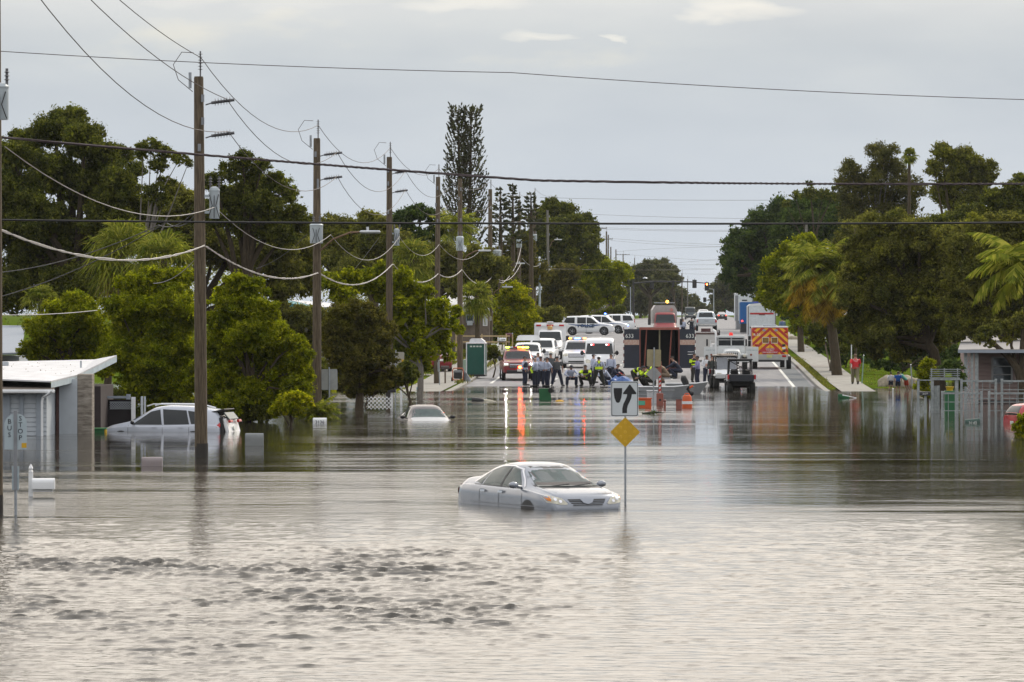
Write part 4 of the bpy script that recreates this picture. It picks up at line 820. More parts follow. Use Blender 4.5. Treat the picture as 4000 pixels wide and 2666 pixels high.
# right half walls: window bay, white panel wall, stone wall
mb = MB(); yw = FP/110-o.y; mb.bb(hx(231, 110)-o.x, hx(302, 110)-o.x, yw, yw+6, 0, zp(1482, 110)-o.z); mb.bb(hx(376, 104)-o.x-.02, hx(378, 104)-o.x, yw+6, yw+7, 0, zp(1480, 100)-o.z)
mb.build('panel_wall', SIDING, t, smooth=False)
mb = MB(); mb.bb(hx(302, 110)-o.x, hx(374, 109)-o.x, yw-.02, yw+1.0, 0, zp(1462, 110)-o.z, .02); mb.build('stone_wall', STONE, t, smooth=False)
mb = MB()
for a, b_ in ((181, 187), (206, 214), (219, 230)): mb.bb(hx(a, 110)-o.x, hx(b_, 110)-o.x, yw+.02, yw+.14, 0, zp(1500, 110)-o.z)
mb.build('brown_post', BRNP, t, smooth=False)
mb = MB(); mb.bb(hx(187, 109)-o.x, hx(206, 109)-o.x, yw+.5, yw+.55, .6, zp(1510, 109)-o.z); wn = mb.build('window', PGLASS, t, smooth=False)
mb = MB(); x_0, x_1 = hx(187, 109)-o.x, hx(206, 109)-o.x
for z in (1.25, 1.62, 1.98): mb.bb(x_0, x_1, yw+.46, yw+.49, z, z+.04)
mb.bb((x_0+x_1)/2-.015, (x_0+x_1)/2+.015, yw+.45, yw+.48, .8, 2.4); mb.build('muntin', SIDING, wn, smooth=False)
mb = MB(); mb.bb(hx(186, 108)-o.x, hx(420, 106)-o.x, yw+3.5, yw+9, 0, zp(1500, 104)-o.z); mb.build('shaded_wall', M('under_eave_shade_brown', (.045, .032, .032), .8), t, smooth=False)  # the shade under the eave is put into this wall's dark colour
# entrance gate and trellis beside that house
s = 106; b = G3(400, s, 0); t = thing('garden_gate', 'grey gate with white lattice panel right of the butterfly-roof house', 'gate', b)
def BX(mb, x0, y0, x1, y1, s, yd=0, th=.06, bev=0):  # photo rectangle -> box at scale s, relative to t
    p0 = W3(x0, y0, s)-t.location; p1 = W3(x1, y1, s)-t.location; mb.bb(p0.x, p1.x, p0.y+yd, p0.y+yd+th, p1.z, p0.z, bev); return mb
BX(MB(), 376, 1556, 404, 1740, s, 0, .05).build('grey_panel', GREYTRIM, t); BX(MB(), 404, 1556, 417, 1740, s, -.08, .12).build('gate_post', M('post_grey', (.36, .38, .40), .7), t)
BX(MB(), 419, 1562, 512, 1740, s, .1, .05).build('dark_gate', M('dark_gate_brown', (.02, .016, .018), .8), t)
def lattice(mb, x0, y0, x1, y1, s, t, step=.12, th=.012, yd=0, w=.025):
    p0 = W3(x0, y0, s)-t.location; p1 = W3(x1, y1, s)-t.location; X0, X1, Z0, Z1 = p0.x, p1.x, p1.z, p0.z; h = Z1-Z0; y = p0.y+yd
    u = X0-h
    while u < X1:
        for sg in (1, -1):
            # clip diagonal strip to the rectangle
            a = [u, Z0 if sg > 0 else Z1]; b2 = [u+h, Z1 if sg > 0 else Z0]
            if a[0] < X0: a[1] += sg*(X0-a[0]); a[0] = X0
            if b2[0] > X1: b2[1] -= sg*(b2[0]-X1); b2[0] = X1
            if b2[0]-a[0] > .02:
                yy = y+(0 if sg > 0 else th); mb.tube([(a[0], yy, a[1]), (b2[0], yy, b2[1])], [(w*.5, th*.5)]*2 if 0 else w*.45, 4)
        u += step
    return mb
lattice(BX(MB(), 428, 1570, 512, 1572, s, .04, .03), 428, 1572, 512, 1600, s, t, .09, .01, .05).build('lattice', SIDING, t, smooth=False)
BX(BX(MB(), 386, 1548, 508, 1557, s, -.1, .14), 494, 1541, 509, 1561, s, -.14, .2).build('beam', GREYTRIM, t)
BX(MB(), 513, 1552, 529, 1740, s, -.1, .15, .01).build('white_post', WHITE, t)
BX(BX(MB(), 547, 1550, 556, 1740, s, .3, .1, .01), 560, 1550, 566, 1740, s, .3, .1).build('fence_picket', SIDING, t)
# shingle-roofed house behind at the far left
o2 = G3(-60, 88, 0); t = thing('house', 'blue grey shingle roof showing at the far left edge', 'house', o2)
mb = MB(); P = [W3(-500, 1390, 92), W3(82, 1378, 92), W3(100, 1272, 80), W3(-500, 1272, 80)]; slab(mb, [p-t.location for p in P], .08)
mb.build('roof', M('blue_grey_shingle', (.22, .25, .29), .9, col2=(.32, .35, .40), scale=4, stretch=(.6, 6, 6), bump=.8), t, smooth=False)
mb = MB(); BX(mb, -400, 1392, 70, 1700, 90, .5, 4); mb.build('wall', SIDING, t, smooth=False)
# teal-trimmed roof between trees
t = thing('house', 'house with teal roof edge glimpsed between the trees', 'house', G3(1170, 66, 0))
mb = MB(); slab(mb, [W3(1090, 1178, 66)-t.location, W3(1150, 1176, 62)-t.location, W3(1330, 1225, 62)-t.location, W3(1330, 1232, 66)-t.location, W3(1200, 1196, 66)-t.location], .35); mb.build('roof', M('teal_trim', (.06, .22, .24), .7), t, smooth=False)
mb = MB(); slab(mb, [W3(1130, 1172, 63)-t.location, W3(1220, 1178, 58)-t.location, W3(1350, 1190, 58)-t.location, W3(1340, 1222, 63)-t.location], .04); mb.build('roof_top', WROOF, t, smooth=False)
mb = MB(); BX(mb, 1108, 1200, 1320, 1480, 65, .4, 4); mb.build('wall', M('beige_wall', (.30, .28, .22), .8), t, smooth=False)
# white-roofed house behind the portable toilet
t = thing('house', 'brown house with bright white roof behind the portable toilet', 'house', G3(1790, 52, 0))
mb = MB(); slab(mb, [W3(1615, 1215, 53)-t.location, W3(1905, 1212, 53)-t.location, W3(1912, 1208, 53)-t.location, W3(1812, 1131, 48)-t.location, W3(1640, 1137, 48)-t.location], .12); mb.build('roof', WROOF, t, smooth=False)
mb = MB(); BX(mb, 1700, 1211, 1760, 1345, 53, .3, 5); mb.build('cream_wall', M('cream_wall', (.55, .52, .40), .8), t, smooth=False)
mb = MB(); BX(mb, 1760, 1211, 1912, 1345, 53, .5, 5); mb.build('brown_wall', M('brown_wall', (.14, .11, .09), .85, var=.2), t, smooth=False)
for k, (a, b2, c2, d2) in enumerate(((1704, 1222, 1722, 1243), (1820, 1230, 1850, 1262), (1886, 1228, 1904, 1274))):
    mb = MB(); BX(mb, a, b2, c2, d2, 53, .24 if k == 0 else .44, .05); wn = mb.build('window', WHITE if k != 1 else GREYTRIM, t, smooth=False)
    mb = MB(); BX(mb, a+3, b2+3, c2-3, d2-3, 53, .2 if k == 0 else .40, .03); mb.build('pane', PGLASS if k < 2 else M('blind', (.4, .42, .42), .7), wn, smooth=False)
BX(MB(), 1824, 1254, 1846, 1272, 53, .1, .3, .01).build('air_conditioner', STEEL, t)
# fence of timber rails
t = thing('rail_fence', 'pale timber rail fence behind the portable toilet', 'fence', G3(1880, 55, .1)); LUM = M('pale_lumber', (.48, .36, .20), .85, var=.15)
for yy in (1311, 1334): BX(MB(), 1778, yy, 1992, yy+5, 55, 0, .05).build('rail', LUM, t)
for xx in (1779, 1880, 1975): BX(MB(), xx, 1305, xx+5, 1372 if xx != 1975 else 1350, 55, -.06, .05).build('post', LUM, t)
post('bare timber stake by the dark mailbox', 2002, 55, 1306, .045, LUM, name='timber_stake', cat='stake')
# right house with porch
WGATE = M('old_white_timber', (.20, .225, .23), .85, col2=(.38, .41, .41), scale=5, bump=.4)
t = thing('house', 'pale pink clapboard house with porch at the right edge', 'house', G3(3900, 81, 0)); PINK = M('pink_clapboard', (.36, .27, .25), .8, var=.06)
mb = MB(); p0 = W3(3812, 1372, 81)-t.location; p1 = W3(4320, 1700, 81)-t.location; siding(mb, p0.x, p1.x, p0.y, p1.z, p0.z, .19); mb.bb(p0.x, p1.x, p0.y, p0.y+8, p1.z, p0.z); mb.build('wall', PINK, t, smooth=False)
mb = MB(); BX(mb, 3812, 1565, 4320, 1570, 81, -.05, .03); mb.build('painted_base_shadow', BLACKP, t)  # black strip drawn in as the shadow line along the wall foot
mb = MB(); slab(mb, [W3(3738, 1366, 82)-t.location+Vector((0, -.6, 0)), W3(4330, 1366, 82)-t.location+Vector((0, -.6, 0)), W3(4330, 1290, 70)-t.location, W3(3760, 1310, 70)-t.location], .1); rf_ = mb.build('roof', M('grey_metal_roof', (.24, .23, .23), .6, var=.2), t, smooth=False)
BX(MB(), 3738, 1368, 4330, 1379, 82, -.62, .04).build('fascia', GREYTRIM, rf_)
for a, b2 in ((3764, 3776), (3790, 3800), (3806, 3820)): BX(MB(), a, 1378, b2, 1700, 82, -.3, .12, .01).build('porch_post', WGATE, t)
mb = MB()
for k in range(8): zz = 1390+k*22; mb.tube([W3(3778, zz, 82)-t.location, W3(3784, zz+11, 82)-t.location, W3(3778, zz+22, 82)-t.location], .02, 4); mb.tube([W3(3790, zz, 82)-t.location, W3(3784, zz+11, 82)-t.location, W3(3790, zz+22, 82)-t.location], .02, 4)
mb.build('iron_trellis', SIDING, t)
BX(MB(), 3872, 1394, 3956, 1500, 81, -.06, .05).build('window', M('window_frame_grey', (.42, .42, .42), .6), t); wn = [c for c in t.children if c.name.startswith('window')][-1]
for a, b2 in ((1400, 1430), (1434, 1462), (1466, 1494)): BX(MB(), 3880, a, 3948, b2, 81, -.08, .015).build('pane', PGLASS, wn)
# gates and fences in the flood on the right
def gate(label, x0, x1, y0, s, yd, bars, group='weathered white gates in the flood'):
    global t; t = thing('wooden_gate', label, 'gate', G3((x0+x1)/2, s, 0), group=group)
    BX(MB(), x0, y0-5, x0+9, 1800, s, yd, .14, .01).build('post', WGATE, t)
    if x1 < 4000: BX(MB(), x1-9, y0-5, x1, 1800, s, yd, .14, .01).build('post', WGATE, t)
    BX(MB(), x0+8, y0, x1-8, y0+7, s, yd+.03, .08).build('top_rail', WGATE, t)
    mb = MB(); w = (x1-x0)/bars
    for k in range(1, bars): BX(mb, x0+w*k, y0+7, x0+w*k+2.2, 1800, s, yd+.05, .02)
    BX(mb, x0+8, y0+36, x1-8, y0+39, s, yd+.06, .02); BX(mb, x0+8, y0+70, x1-8, y0+73, s, yd+.06, .02); mb.build('wire_grid', WGATE, t)
gate('white gate in the flood with a lattice of thin bars, left of the pair', 3677, 3839, 1534, 95, 0, 6)
gate('white gate running off the right edge behind the red car', 3860, 4110, 1534, 93, 0, 9)
gate('weathered fence panel against the clapboard house', 3752, 3895, 1486, 86, 0, 5)
gate('second weathered fence panel under the window', 3910, 4110, 1486, 86, 0, 6)
t = thing('garden_arbor', 'white slatted garden arbor over the path in the flood', 'arbor', G3(3690, 91, 0))
for a, b2 in ((3637, 3648), (3731, 3744)): BX(MB(), a, 1484, b2, 1800, 91, 0, .14, .01).build('post', WGATE, t)
BX(MB(), 3634, 1478, 3750, 1486, 91, -.04, .12).build('beam', WGATE, t)
mb = MB()
for k in range(5): BX(mb, 3633, 1442+k*8, 3751, 1445+k*8, 91, -.2+k*.12, .05)
for xx in (3640, 3690, 3742): BX(mb, xx, 1440, xx+4, 1480, 91, .35, .04)
mb.build('slats', WGATE, t)
for k in range(4): BX(MB(), 3652+k*7, 1508, 3657+k*7, 1800, 91, .3+.2*k, .03).build('picket', WGATE, t)
t = thing('gate_post', 'lone white square post left of the black mailbox', 'post', G3(3588, 92, 0)); BX(MB(), 3583, 1486, 3592, 1800, 92, 0, .11, .01).build('shaft', WGATE, t); BX(MB(), 3581, 1482, 3594, 1486, 92, -.02, .15).build('cap', WGATE, t); BX(MB(), 3592, 1484, 3640, 1488, 92, 0, .05).build('rail', WGATE, t)
# ---------------------------------------------------------------- vehicles
def loft(st, n=84, sm=.07):
    st = np.array(st, float); x = np.linspace(st[0, 0], st[-1, 0], n); dx = x[1]-x[0]
    k = max(1, int(2*sm/dx)); ker = np.exp(-.5*(np.arange(-k, k+1)*dx/sm)**2); ker /= ker.sum(); cols = []
    for c in range(1, 6):
        v = np.interp(x, st[:, 0], st[:, c]); vp = np.concatenate([2*v[0]-v[k:0:-1], v, 2*v[-1]-v[-2:-k-2:-1]]) ; v2 = np.convolve(vp, ker, 'valid'); cols.append(v2)
    vs, fs = [], []
    for i in range(n):
        zb, zl, zt, w, wt = [c[i] for c in cols]; k_ = min(1, max(.12, (zt-zl)/.3))
        half = [(0, zb), (.78*w, zb), (.93*w, zb+.035), (.985*w, zb+.14), (w, zb+.45*(zl-zb)), (.995*w, zb+.75*(zl-zb)), (.985*w, zl-.03), (.965*w, zl)]
        a = (.94*w, zl+.012*k_); b = (wt+.03*k_, zt-.10*k_)
        for t in (0, .25, .5, .75, 1): half.append((a[0]+(b[0]-a[0])*t+.018*k_*math.sin(math.pi*t), a[1]+(b[1]-a[1])*t))
        half += [(wt-.03*k_, zt-.045*k_), (wt-.12*k_, zt-.012*k_), (.55*wt, zt+.006), (0, zt+.012)]
        ring = half + [(-y, z) for y, z in half[-2:0:-1]]
        vs += [(x[i], y, z) for y, z in ring]
    m = len(ring)
    for i in range(n-1):
        for j in range(m): fs.append((i*m+j, i*m+(j+1) % m, (i+1)*m+(j+1) % m, (i+1)*m+j))
    fs.append(tuple(range(m))); fs.append(tuple(range((n-1)*m, n*m))[::-1])
    return vs, fs
def ppoly(poly, step):
    out = []
    for i, a in enumerate(poly):
        b = poly[(i+1) % len(poly)]; L = math.hypot(b[0]-a[0], b[1]-a[1]); k = max(1, int(L/step))
        out += [(a[0]+(b[0]-a[0])*t/k, a[1]+(b[1]-a[1])*t/k) for t in range(k)]
    return out
def inpoly(p, poly):
    c = False; j = len(poly)-1
    for i in range(len(poly)):
        if (poly[i][1] > p[1]) != (poly[j][1] > p[1]) and p[0] < (poly[j][0]-poly[i][0])*(p[1]-poly[i][1])/(poly[j][1]-poly[i][1]+1e-12)+poly[i][0]: c = not c
        j = i
    return c
def decal(bvh, poly, ax, mb, off=.008, step=.09):
    bd = ppoly(poly, step); us = [p[0] for p in poly]; vs_ = [p[1] for p in poly]; pts = list(bd)
    u = min(us)+step*.5
    while u < max(us):
        v = min(vs_)+step*.5
        while v < max(vs_):
            if inpoly((u, v), poly) and min(math.hypot(u-a, v-b) for a, b in bd) > step*.4: pts.append((u, v))
            v += step
        u += step
    n = len(bd); r = delaunay_2d_cdt([Vector(p) for p in pts], [(i, (i+1) % n) for i in range(n)], [], 1, 1e-5)
    O = {'L': lambda u, v: ((u, 6, v), (0, -1, 0)), 'R': lambda u, v: ((u, -6, v), (0, 1, 0)), 'F': lambda u, v: ((9, u, v), (-1, 0, 0)), 'B': lambda u, v: ((-9, u, v), (1, 0, 0)), 'T': lambda u, v: ((u, v, 9), (0, 0, -1))}[ax]
    out = []
    for p in r[0]:
        o, d = O(p[0], p[1]); h = bvh.ray_cast(Vector(o), Vector(d)); out.append((h[0]-Vector(d)*off) if h[0] else None)
    bv = [mb.b.verts.new(v) if v is not None else None for v in out]
    for f in r[2]:
        if all(bv[i] is not None for i in f): mb.face([bv[i] for i in f])
    return mb
def mir(poly): return [(-a, b) for a, b in poly][::-1]
ST = {
 'saloon': [(-2.42, .42, .70, .80, .72, .58), (-2.34, .28, .88, 1.02, .84, .68), (-2.0, .25, .95, 1.10, .89, .74), (-1.5, .22, .96, 1.15, .91, .72), (-.85, .2, .95, 1.40, .91, .60), (-.3, .2, .94, 1.47, .91, .58), (.25, .2, .93, 1.45, .91, .58), (.55, .2, .93, 1.37, .91, .60), (1.3, .2, .92, 1.02, .91, .74), (1.9, .22, .86, .93, .90, .74), (2.2, .24, .82, .86, .86, .68), (2.36, .28, .76, .79, .78, .60), (2.43, .34, .60, .62, .70, .52)],
 'sedan': [(-2.40, .42, .70, .78, .70, .55), (-2.33, .28, .84, .98, .82, .66), (-2.0, .25, .93, 1.07, .88, .72), (-1.5, .22, .95, 1.13, .91, .72), (-.85, .2, .95, 1.39, .91, .60), (-.3, .2, .94, 1.47, .91, .58), (.25, .2, .93, 1.44, .91, .58), (.55, .2, .93, 1.36, .91, .60), (1.25, .2, .90, .99, .91, .72), (1.9, .22, .82, .87, .89, .72), (2.2, .24, .73, .77, .82, .66), (2.35, .28, .62, .66, .70, .56), (2.42, .34, .52, .55, .58, .48)],
 'suv': [(-2.58, .50, 1.00, 1.30, .92, .76), (-2.55, .42, 1.10, 1.60, .97, .76), (-2.40, .30, 1.13, 1.84, 1.0, .78), (-1.5, .27, 1.14, 1.90, 1.01, .79), (0, .27, 1.14, 1.90, 1.02, .79), (.45, .27, 1.13, 1.84, 1.02, .79), (1.15, .27, 1.12, 1.24, 1.01, .86), (1.9, .29, 1.06, 1.15, 1.0, .84), (2.40, .30, .98, 1.04, .96, .80), (2.55, .34, .86, .90, .90, .74), (2.60, .38, .75, .78, .84, .7)],
 'cuv': [(-2.28, .45, .92, 1.20, .84, .66), (-2.22, .36, .98, 1.38, .89, .64), (-2.0, .32, 1.0, 1.56, .91, .62), (-1.1, .3, .99, 1.67, .92, .61), (-.2, .3, .96, 1.69, .92, .60), (.25, .3, .95, 1.62, .92, .60), (1.15, .3, .94, 1.12, .92, .72), (1.8, .32, .88, .98, .90, .72), (2.1, .34, .78, .86, .84, .66), (2.25, .38, .62, .68, .74, .56), (2.30, .42, .52, .56, .66, .5)],
 'pickup': [(-2.9, .55, 1.1, 1.20, .96, .84), (-2.85, .5, 1.15, 1.24, 1.0, .88), (-1.0, .48, 1.18, 1.26, 1.01, .90), (-.85, .48, 1.2, 1.82, 1.01, .76), (-.4, .45, 1.2, 1.93, 1.01, .76), (.5, .42, 1.19, 1.92, 1.01, .77), (.85, .42, 1.19, 1.84, 1.01, .78), (1.55, .42, 1.18, 1.32, 1.01, .86), (2.3, .44, 1.14, 1.24, 1.0, .86), (2.8, .46, 1.06, 1.12, .97, .82), (2.92, .5, .9, .94, .92, .78)],
 'van': [(-2.9, .5, 1.2, 2.30, .96, .84), (-2.8, .4, 1.25, 2.42, 1.0, .88), (0, .35, 1.25, 2.45, 1.02, .88), (1.2, .35, 1.22, 2.43, 1.02, .86), (1.6, .35, 1.2, 2.28, 1.01, .84), (2.15, .35, 1.15, 1.42, 1.0, .84), (2.6, .38, 1.02, 1.10, .95, .78), (2.78, .45, .8, .85, .86, .7)],
}
WIN = {  # side windows (x, z), windscreen (y, z), rear glass (y, z)
 'sedan': dict(side=[[(.98, .97), (.42, 1.33), (.10, 1.38), (.0, .97)], [(-.08, .97), (-.02, 1.385), (-.55, 1.37), (-.85, 1.28), (-.95, .98)], [(-1.02, .99), (-.93, 1.26), (-1.08, 1.20), (-1.33, 1.03)]], ws=[(.69, .985), (.50, 1.385), (-.50, 1.385), (-.69, .985)], rw=[(.62, 1.12), (.48, 1.36), (-.48, 1.36), (-.62, 1.12)], wx=(1.42, -1.38), r=.33),
 'suv': dict(side=[[(1.0, 1.17), (.62, 1.50), (.32, 1.72), (-.08, 1.76), (-.08, 1.17)], [(-.16, 1.17), (-.16, 1.76), (-1.02, 1.77), (-1.02, 1.18)], [(-1.28, 1.19), (-1.25, 1.77), (-2.1, 1.74), (-2.38, 1.22)]], ws=[(.80, 1.26), (.66, 1.76), (-.66, 1.76), (-.80, 1.26)], rw=[(.78, 1.22), (.66, 1.72), (-.66, 1.72), (-.78, 1.22)], wx=(1.62, -1.52), r=.41),
 'cuv': dict(side=[[(1.02, 1.0), (.35, 1.47), (.0, 1.55), (-.12, 1.0)], [(-.2, 1.0), (-.1, 1.56), (-1.0, 1.52), (-1.15, 1.02)], [(-1.22, 1.03), (-1.05, 1.51), (-1.45, 1.46), (-1.8, 1.15), (-1.5, 1.04)]], ws=[(.70, 1.13), (.52, 1.58), (-.52, 1.58), (-.70, 1.13)], rw=[(.62, 1.12), (.50, 1.5), (-.50, 1.5), (-.62, 1.12)], wx=(1.42, -1.32), r=.36),
 'pickup': dict(side=[[(1.35, 1.24), (.95, 1.62), (.72, 1.78), (.25, 1.80), (.25, 1.24)], [(.17, 1.24), (.17, 1.80), (-.55, 1.80), (-.72, 1.26)]], ws=[(.82, 1.34), (.66, 1.84), (-.66, 1.84), (-.82, 1.34)], rw=[(.70, 1.34), (.62, 1.78), (-.62, 1.78), (-.70, 1.34)], wx=(1.85, -1.75), r=.42),
 'van': dict(side=[[(2.0, 1.3), (1.65, 1.75), (1.45, 2.0), (1.0, 2.0), (.9, 1.3)]], ws=[(.88, 1.42), (.78, 2.1), (-.78, 2.1), (-.88, 1.42)], rw=[(.8, 1.4), (.74, 2.0), (.05, 2.0), (.05, 1.4)], wx=(1.85, -1.6), r=.37),
}
HL = {'sedan': [(.42, .60), (.50, .72), (.76, .80), (.80, .70), (.70, .60)], 'suv': [(.60, .86), (.60, 1.0), (.92, 1.02), (.93, .82), (.75, .80)], 'cuv': [(.45, .72), (.50, .82), (.78, .92), (.80, .82), (.62, .70)],
      'pickup': [(.60, .94), (.60, 1.08), (.92, 1.10), (.94, .90)], 'van': [(.55, .86), (.50, 1.0), (.80, 1.12), (.90, 1.0), (.84, .84)]}
GR = {'sedan': [(.42, .62), (.42, .72), (-.42, .72), (-.42, .62)], 'suv': [(.58, .74), (.58, 1.0), (-.58, 1.0), (-.58, .74)], 'cuv': [(.45, .60), (.45, .80), (-.45, .80), (-.45, .60)], 'pickup': [(.58, .78), (.58, 1.08), (-.58, 1.08), (-.58, .78)], 'van': [(.5, .66), (.42, .92), (-.42, .92), (-.5, .66)]}
TL = {'sedan': [(.55, .80), (.55, .92), (.80, .92), (.82, .76)], 'suv': [(.80, .92), (.80, 1.40), (.93, 1.36), (.96, .92)], 'cuv': [(.50, .98), (.52, 1.08), (.88, 1.08), (.88, .90)], 'pickup': [(.82, .82), (.82, 1.14), (.97, 1.14), (.98, .82)], 'van': [(.84, .8), (.84, 1.3), (.95, 1.3), (.98, .8)]}
for _d in (WIN, HL, GR, TL): _d['saloon'] = _d['sedan']
def wheel(t, x, y, r, w=.24, rim=None, name='wheel'):
    mb = MB(); sg = 1 if y > 0 else -1; mb.lathe([(r*.62, -w/2), (r*.93, -w/2), (r, -w/2+.04), (r, w/2-.04), (r*.93, w/2), (r*.62, w/2)], (x, y-sg*w/2, r), 'Y', n=22); wh = mb.build(name, RUBBER, t)
    mb = MB(); mb.lathe([(.03, .03), (r*.2, .025), (r*.22, -.02), (r*.50, -.02), (r*.62, .01), (r*.63, -.03)], (0, 0, 0), 'Y', n=20)
    if sg < 0: bmesh.ops.scale(mb.b, vec=(1, -1, 1), verts=mb.b.verts)
    bmesh.ops.translate(mb.b, vec=(x, y+sg*.0, r), verts=mb.b.verts)
    for k in range(5):
        a = k*2*math.pi/5; mb.box((x+math.cos(a)*r*.38, y+sg*.012, r+math.sin(a)*r*.38), (r*.44, .03, r*.12), rot=Euler((0, -a, 0)))
    mb.build('rim', rim or CHROME, wh); return wh
def vehicle(name, label, cat, kind, loc, yaw, paint, group=None, glass=None, sc=(1, 1, 1), lit_head=False, lit_tail=False, sides='LR', front=True, rear=True, wheels=True, tilt=(0, 0), mirrors=True, handles=True, chrome=False, rim=None, lean=False, grille=True, heads=True, arches=(0, 1)):
    t = thing(name, label, cat, loc, yaw, group, rot=(tilt[0], tilt[1], yaw)); t.scale = sc
    vs, fs = loft(ST[kind]); bvh = BVHTree.FromPolygons([Vector(v) for v in vs], fs); W_ = WIN[kind]; glass = glass or GLASS
    body = MB().arr(vs, fs).build('body', paint, t, ang=40)
    r = W_['r']
    for sd_ in sides:
        for k, poly in enumerate(W_['side']): decal(bvh, poly, sd_, MB()).build('side_window', glass, t)
        for x in [W_['wx'][i] for i in arches]:
            c = [(x+math.cos(a)*(r+.045), r+.01+math.sin(a)*(r+.055)) for a in np.linspace(-.5, math.pi+.5, 18)]; decal(bvh, c, sd_, MB(), .006).build('wheel_arch', BLACKP, t)
        if handles:
            zt = W_['side'][0][-1][1]-.10
            for x in ((.15, -.85) if kind in ('sedan', 'saloon', 'cuv', 'suv') else (.4, -.45) if kind == 'pickup' else (1.1,)):
                decal(bvh, [(x-.10, zt-.02), (x+.10, zt-.02), (x+.10, zt+.02), (x-.10, zt+.02)], sd_, MB(), .028).build('door_handle', paint if not chrome else CHROME, t)
        mb = MB()
        xs = {'sedan': (1.12, -.03, -1.02), 'saloon': (1.12, -.03, -1.02), 'cuv': (1.15, -.15, -1.15), 'suv': (1.15, -.12, -1.2), 'pickup': (1.5, .22, -.75), 'van': (2.0, .8)}[kind]
        for x in xs: decal(bvh, [(x-.007, .32), (x+.007, .32), (x+.007, W_['side'][0][0][1]-.02), (x-.007, W_['side'][0][0][1]-.02)], sd_, mb, .004)
        mb.build('door_seam', BLACKP, t)
    if wheels:
        for x in W_['wx']:
            for sg in (-1, 1): wheel(t, x, sg*(ST[kind][len(ST[kind])//2][4]+.012), r, rim=rim)
    decal(bvh, W_['ws'], 'F', MB(), .008).build('windscreen', glass, t)
    decal(bvh, W_['rw'], 'B', MB(), .008).build('rear_window', glass, t)
    if heads:
        for poly in (HL[kind], mir(HL[kind])): decal(bvh, poly, 'F', MB(), .012, .06).build('headlight', LED_W if lit_head else LENS, t)
    if front:
        if grille:
            g = decal(bvh, GR[kind], 'F', MB(), .010).build('grille', BLACKP, t); mb = MB(); z0, z1 = GR[kind][0][1], GR[kind][1][1]; yw = GR[kind][0][0]*.95
            for k in range(1, 4): z = z0+(z1-z0)*k/4; decal(bvh, [(yw, z-.012), (yw, z+.012), (-yw, z+.012), (-yw, z-.012)], 'F', mb, .025)
            mb.build('grille_bar', CHROME, g)
        zb = ST[kind][-1][1]; decal(bvh, [(.6, zb+.02), (.55, zb+.12), (-.55, zb+.12), (-.6, zb+.02)], 'F', MB(), .012).build('lower_intake', BLACKP, t)
    if rear:
        for poly in (TL[kind], mir(TL[kind])): decal(bvh, poly, 'B', MB(), .012, .06).build('taillight', LED_R if lit_tail else REDL, t)
        decal(bvh, [(.16, .72), (.16, .86), (-.16, .86), (-.16, .72)], 'B', MB(), .018).build('number_plate', PLATE, t)
        mb = MB(); w = ST[kind][1][4]*.9; zb = ST[kind][0][1]; mb.bb(ST[kind][0][0]-.10, ST[kind][0][0]+.15, -w, w, zb, zb+.16, .04, 2); mb.build('rear_bumper', BLACKP if kind in ('suv', 'van') else CHROME if kind == 'pickup' else paint, t)
    if mirrors:
        xm, zm = {'sedan': (.95, 1.0), 'saloon': (.95, 1.02), 'suv': (.95, 1.28), 'cuv': (.95, 1.08), 'pickup': (1.25, 1.36), 'van': (1.95, 1.5)}[kind]; wv = ST[kind][len(ST[kind])//2][4]; big = kind in ('pickup', 'van')
        for sg in (-1, 1):
            mb = MB(); mb.ball((xm, sg*(wv+.10), zm), 1, (.07, .11 if not big else .12, .075 if not big else .15)); mb.tube([(xm, sg*(wv-.1), zm-.05), (xm, sg*(wv+.04), zm-.02)], .03, 6); mb.build('side_mirror', paint if kind in ('sedan', 'saloon', 'suv') and not big else BLACKP, t)
    t_bvh[t.name] = bvh
    return t, bvh
t_bvh = {}
def lightbar(t, x, z, w, cells, y0=None):
    mb = MB(); mb.box((x, 0, z), (.28, w, .05), .02); lb = mb.build('light_bar', BLACKP, t); n = len(cells)
    for k, m_ in enumerate(cells):
        yy = -w/2+w*(k+.5)/n; MB().box((x, yy, z+.07), (.26, w/n*.92, .09), .02).build('light_cell', m_, lb)
YF = -math.pi/2   # facing the camera
# --- flooded silver sedan (the nearest car)
s = 178; loc = Vector(((2101-2000)/s+.02, FP/s+.9, -.54))
t, bv = vehicle('sedan', 'silver sedan half sunk in the flood beside the keep-right sign', 'car', 'saloon', loc, R(-65), SILVER, glass=GLASSL, grille=False, front=False, heads=False, wheels=False, arches=(0,), sc=(1.03, 1.06, 1.02))
# nose of this car: broad grille with a dipped centre, slanted clear lamps, badge-less shield, bonnet lines
for sg in (1, -1):
    P = [(.47*sg, .64), (.45*sg, .665), (.55*sg, .775), (.80*sg, .845), (.875*sg, .81), (.84*sg, .69), (.62*sg, .645)]
    P = P if sg > 0 else P[::-1]
    h = decal(bv, P, 'F', MB(), .012, .05).build('headlight', LENS, t)
    P2 = [(.785*sg, .71), (.785*sg, .82), (.86*sg, .80), (.83*sg, .73)]; decal(bv, P2 if sg > 0 else P2[::-1], 'F', MB(), .02, .04).build('turn_lamp', AMBER, h)
    for yy, rr in ((.60, .034), (.70, .036)):
        c = [(yy*sg+rr*math.cos(a), .715+(yy-.60)*.45+rr*math.sin(a)) for a in np.linspace(0, 2*math.pi, 13)[:-1]]; decal(bv, c, 'F', MB(), .02, .03).build('reflector', CHROME, h)
for sd_ in 'LR': decal(bv, [(-2.28, .72), (-2.38, .78), (-2.36, .95), (-2.18, .96)], sd_, MB(), .015, .05).build('taillight_side', REDL, t)
for x in (.10, -.80): decal(bv, [(x-.12, .83), (x+.10, .83), (x+.12, .87), (x-.12, .87)], 'R', MB(), .035).build('door_handle', CHROME, t)
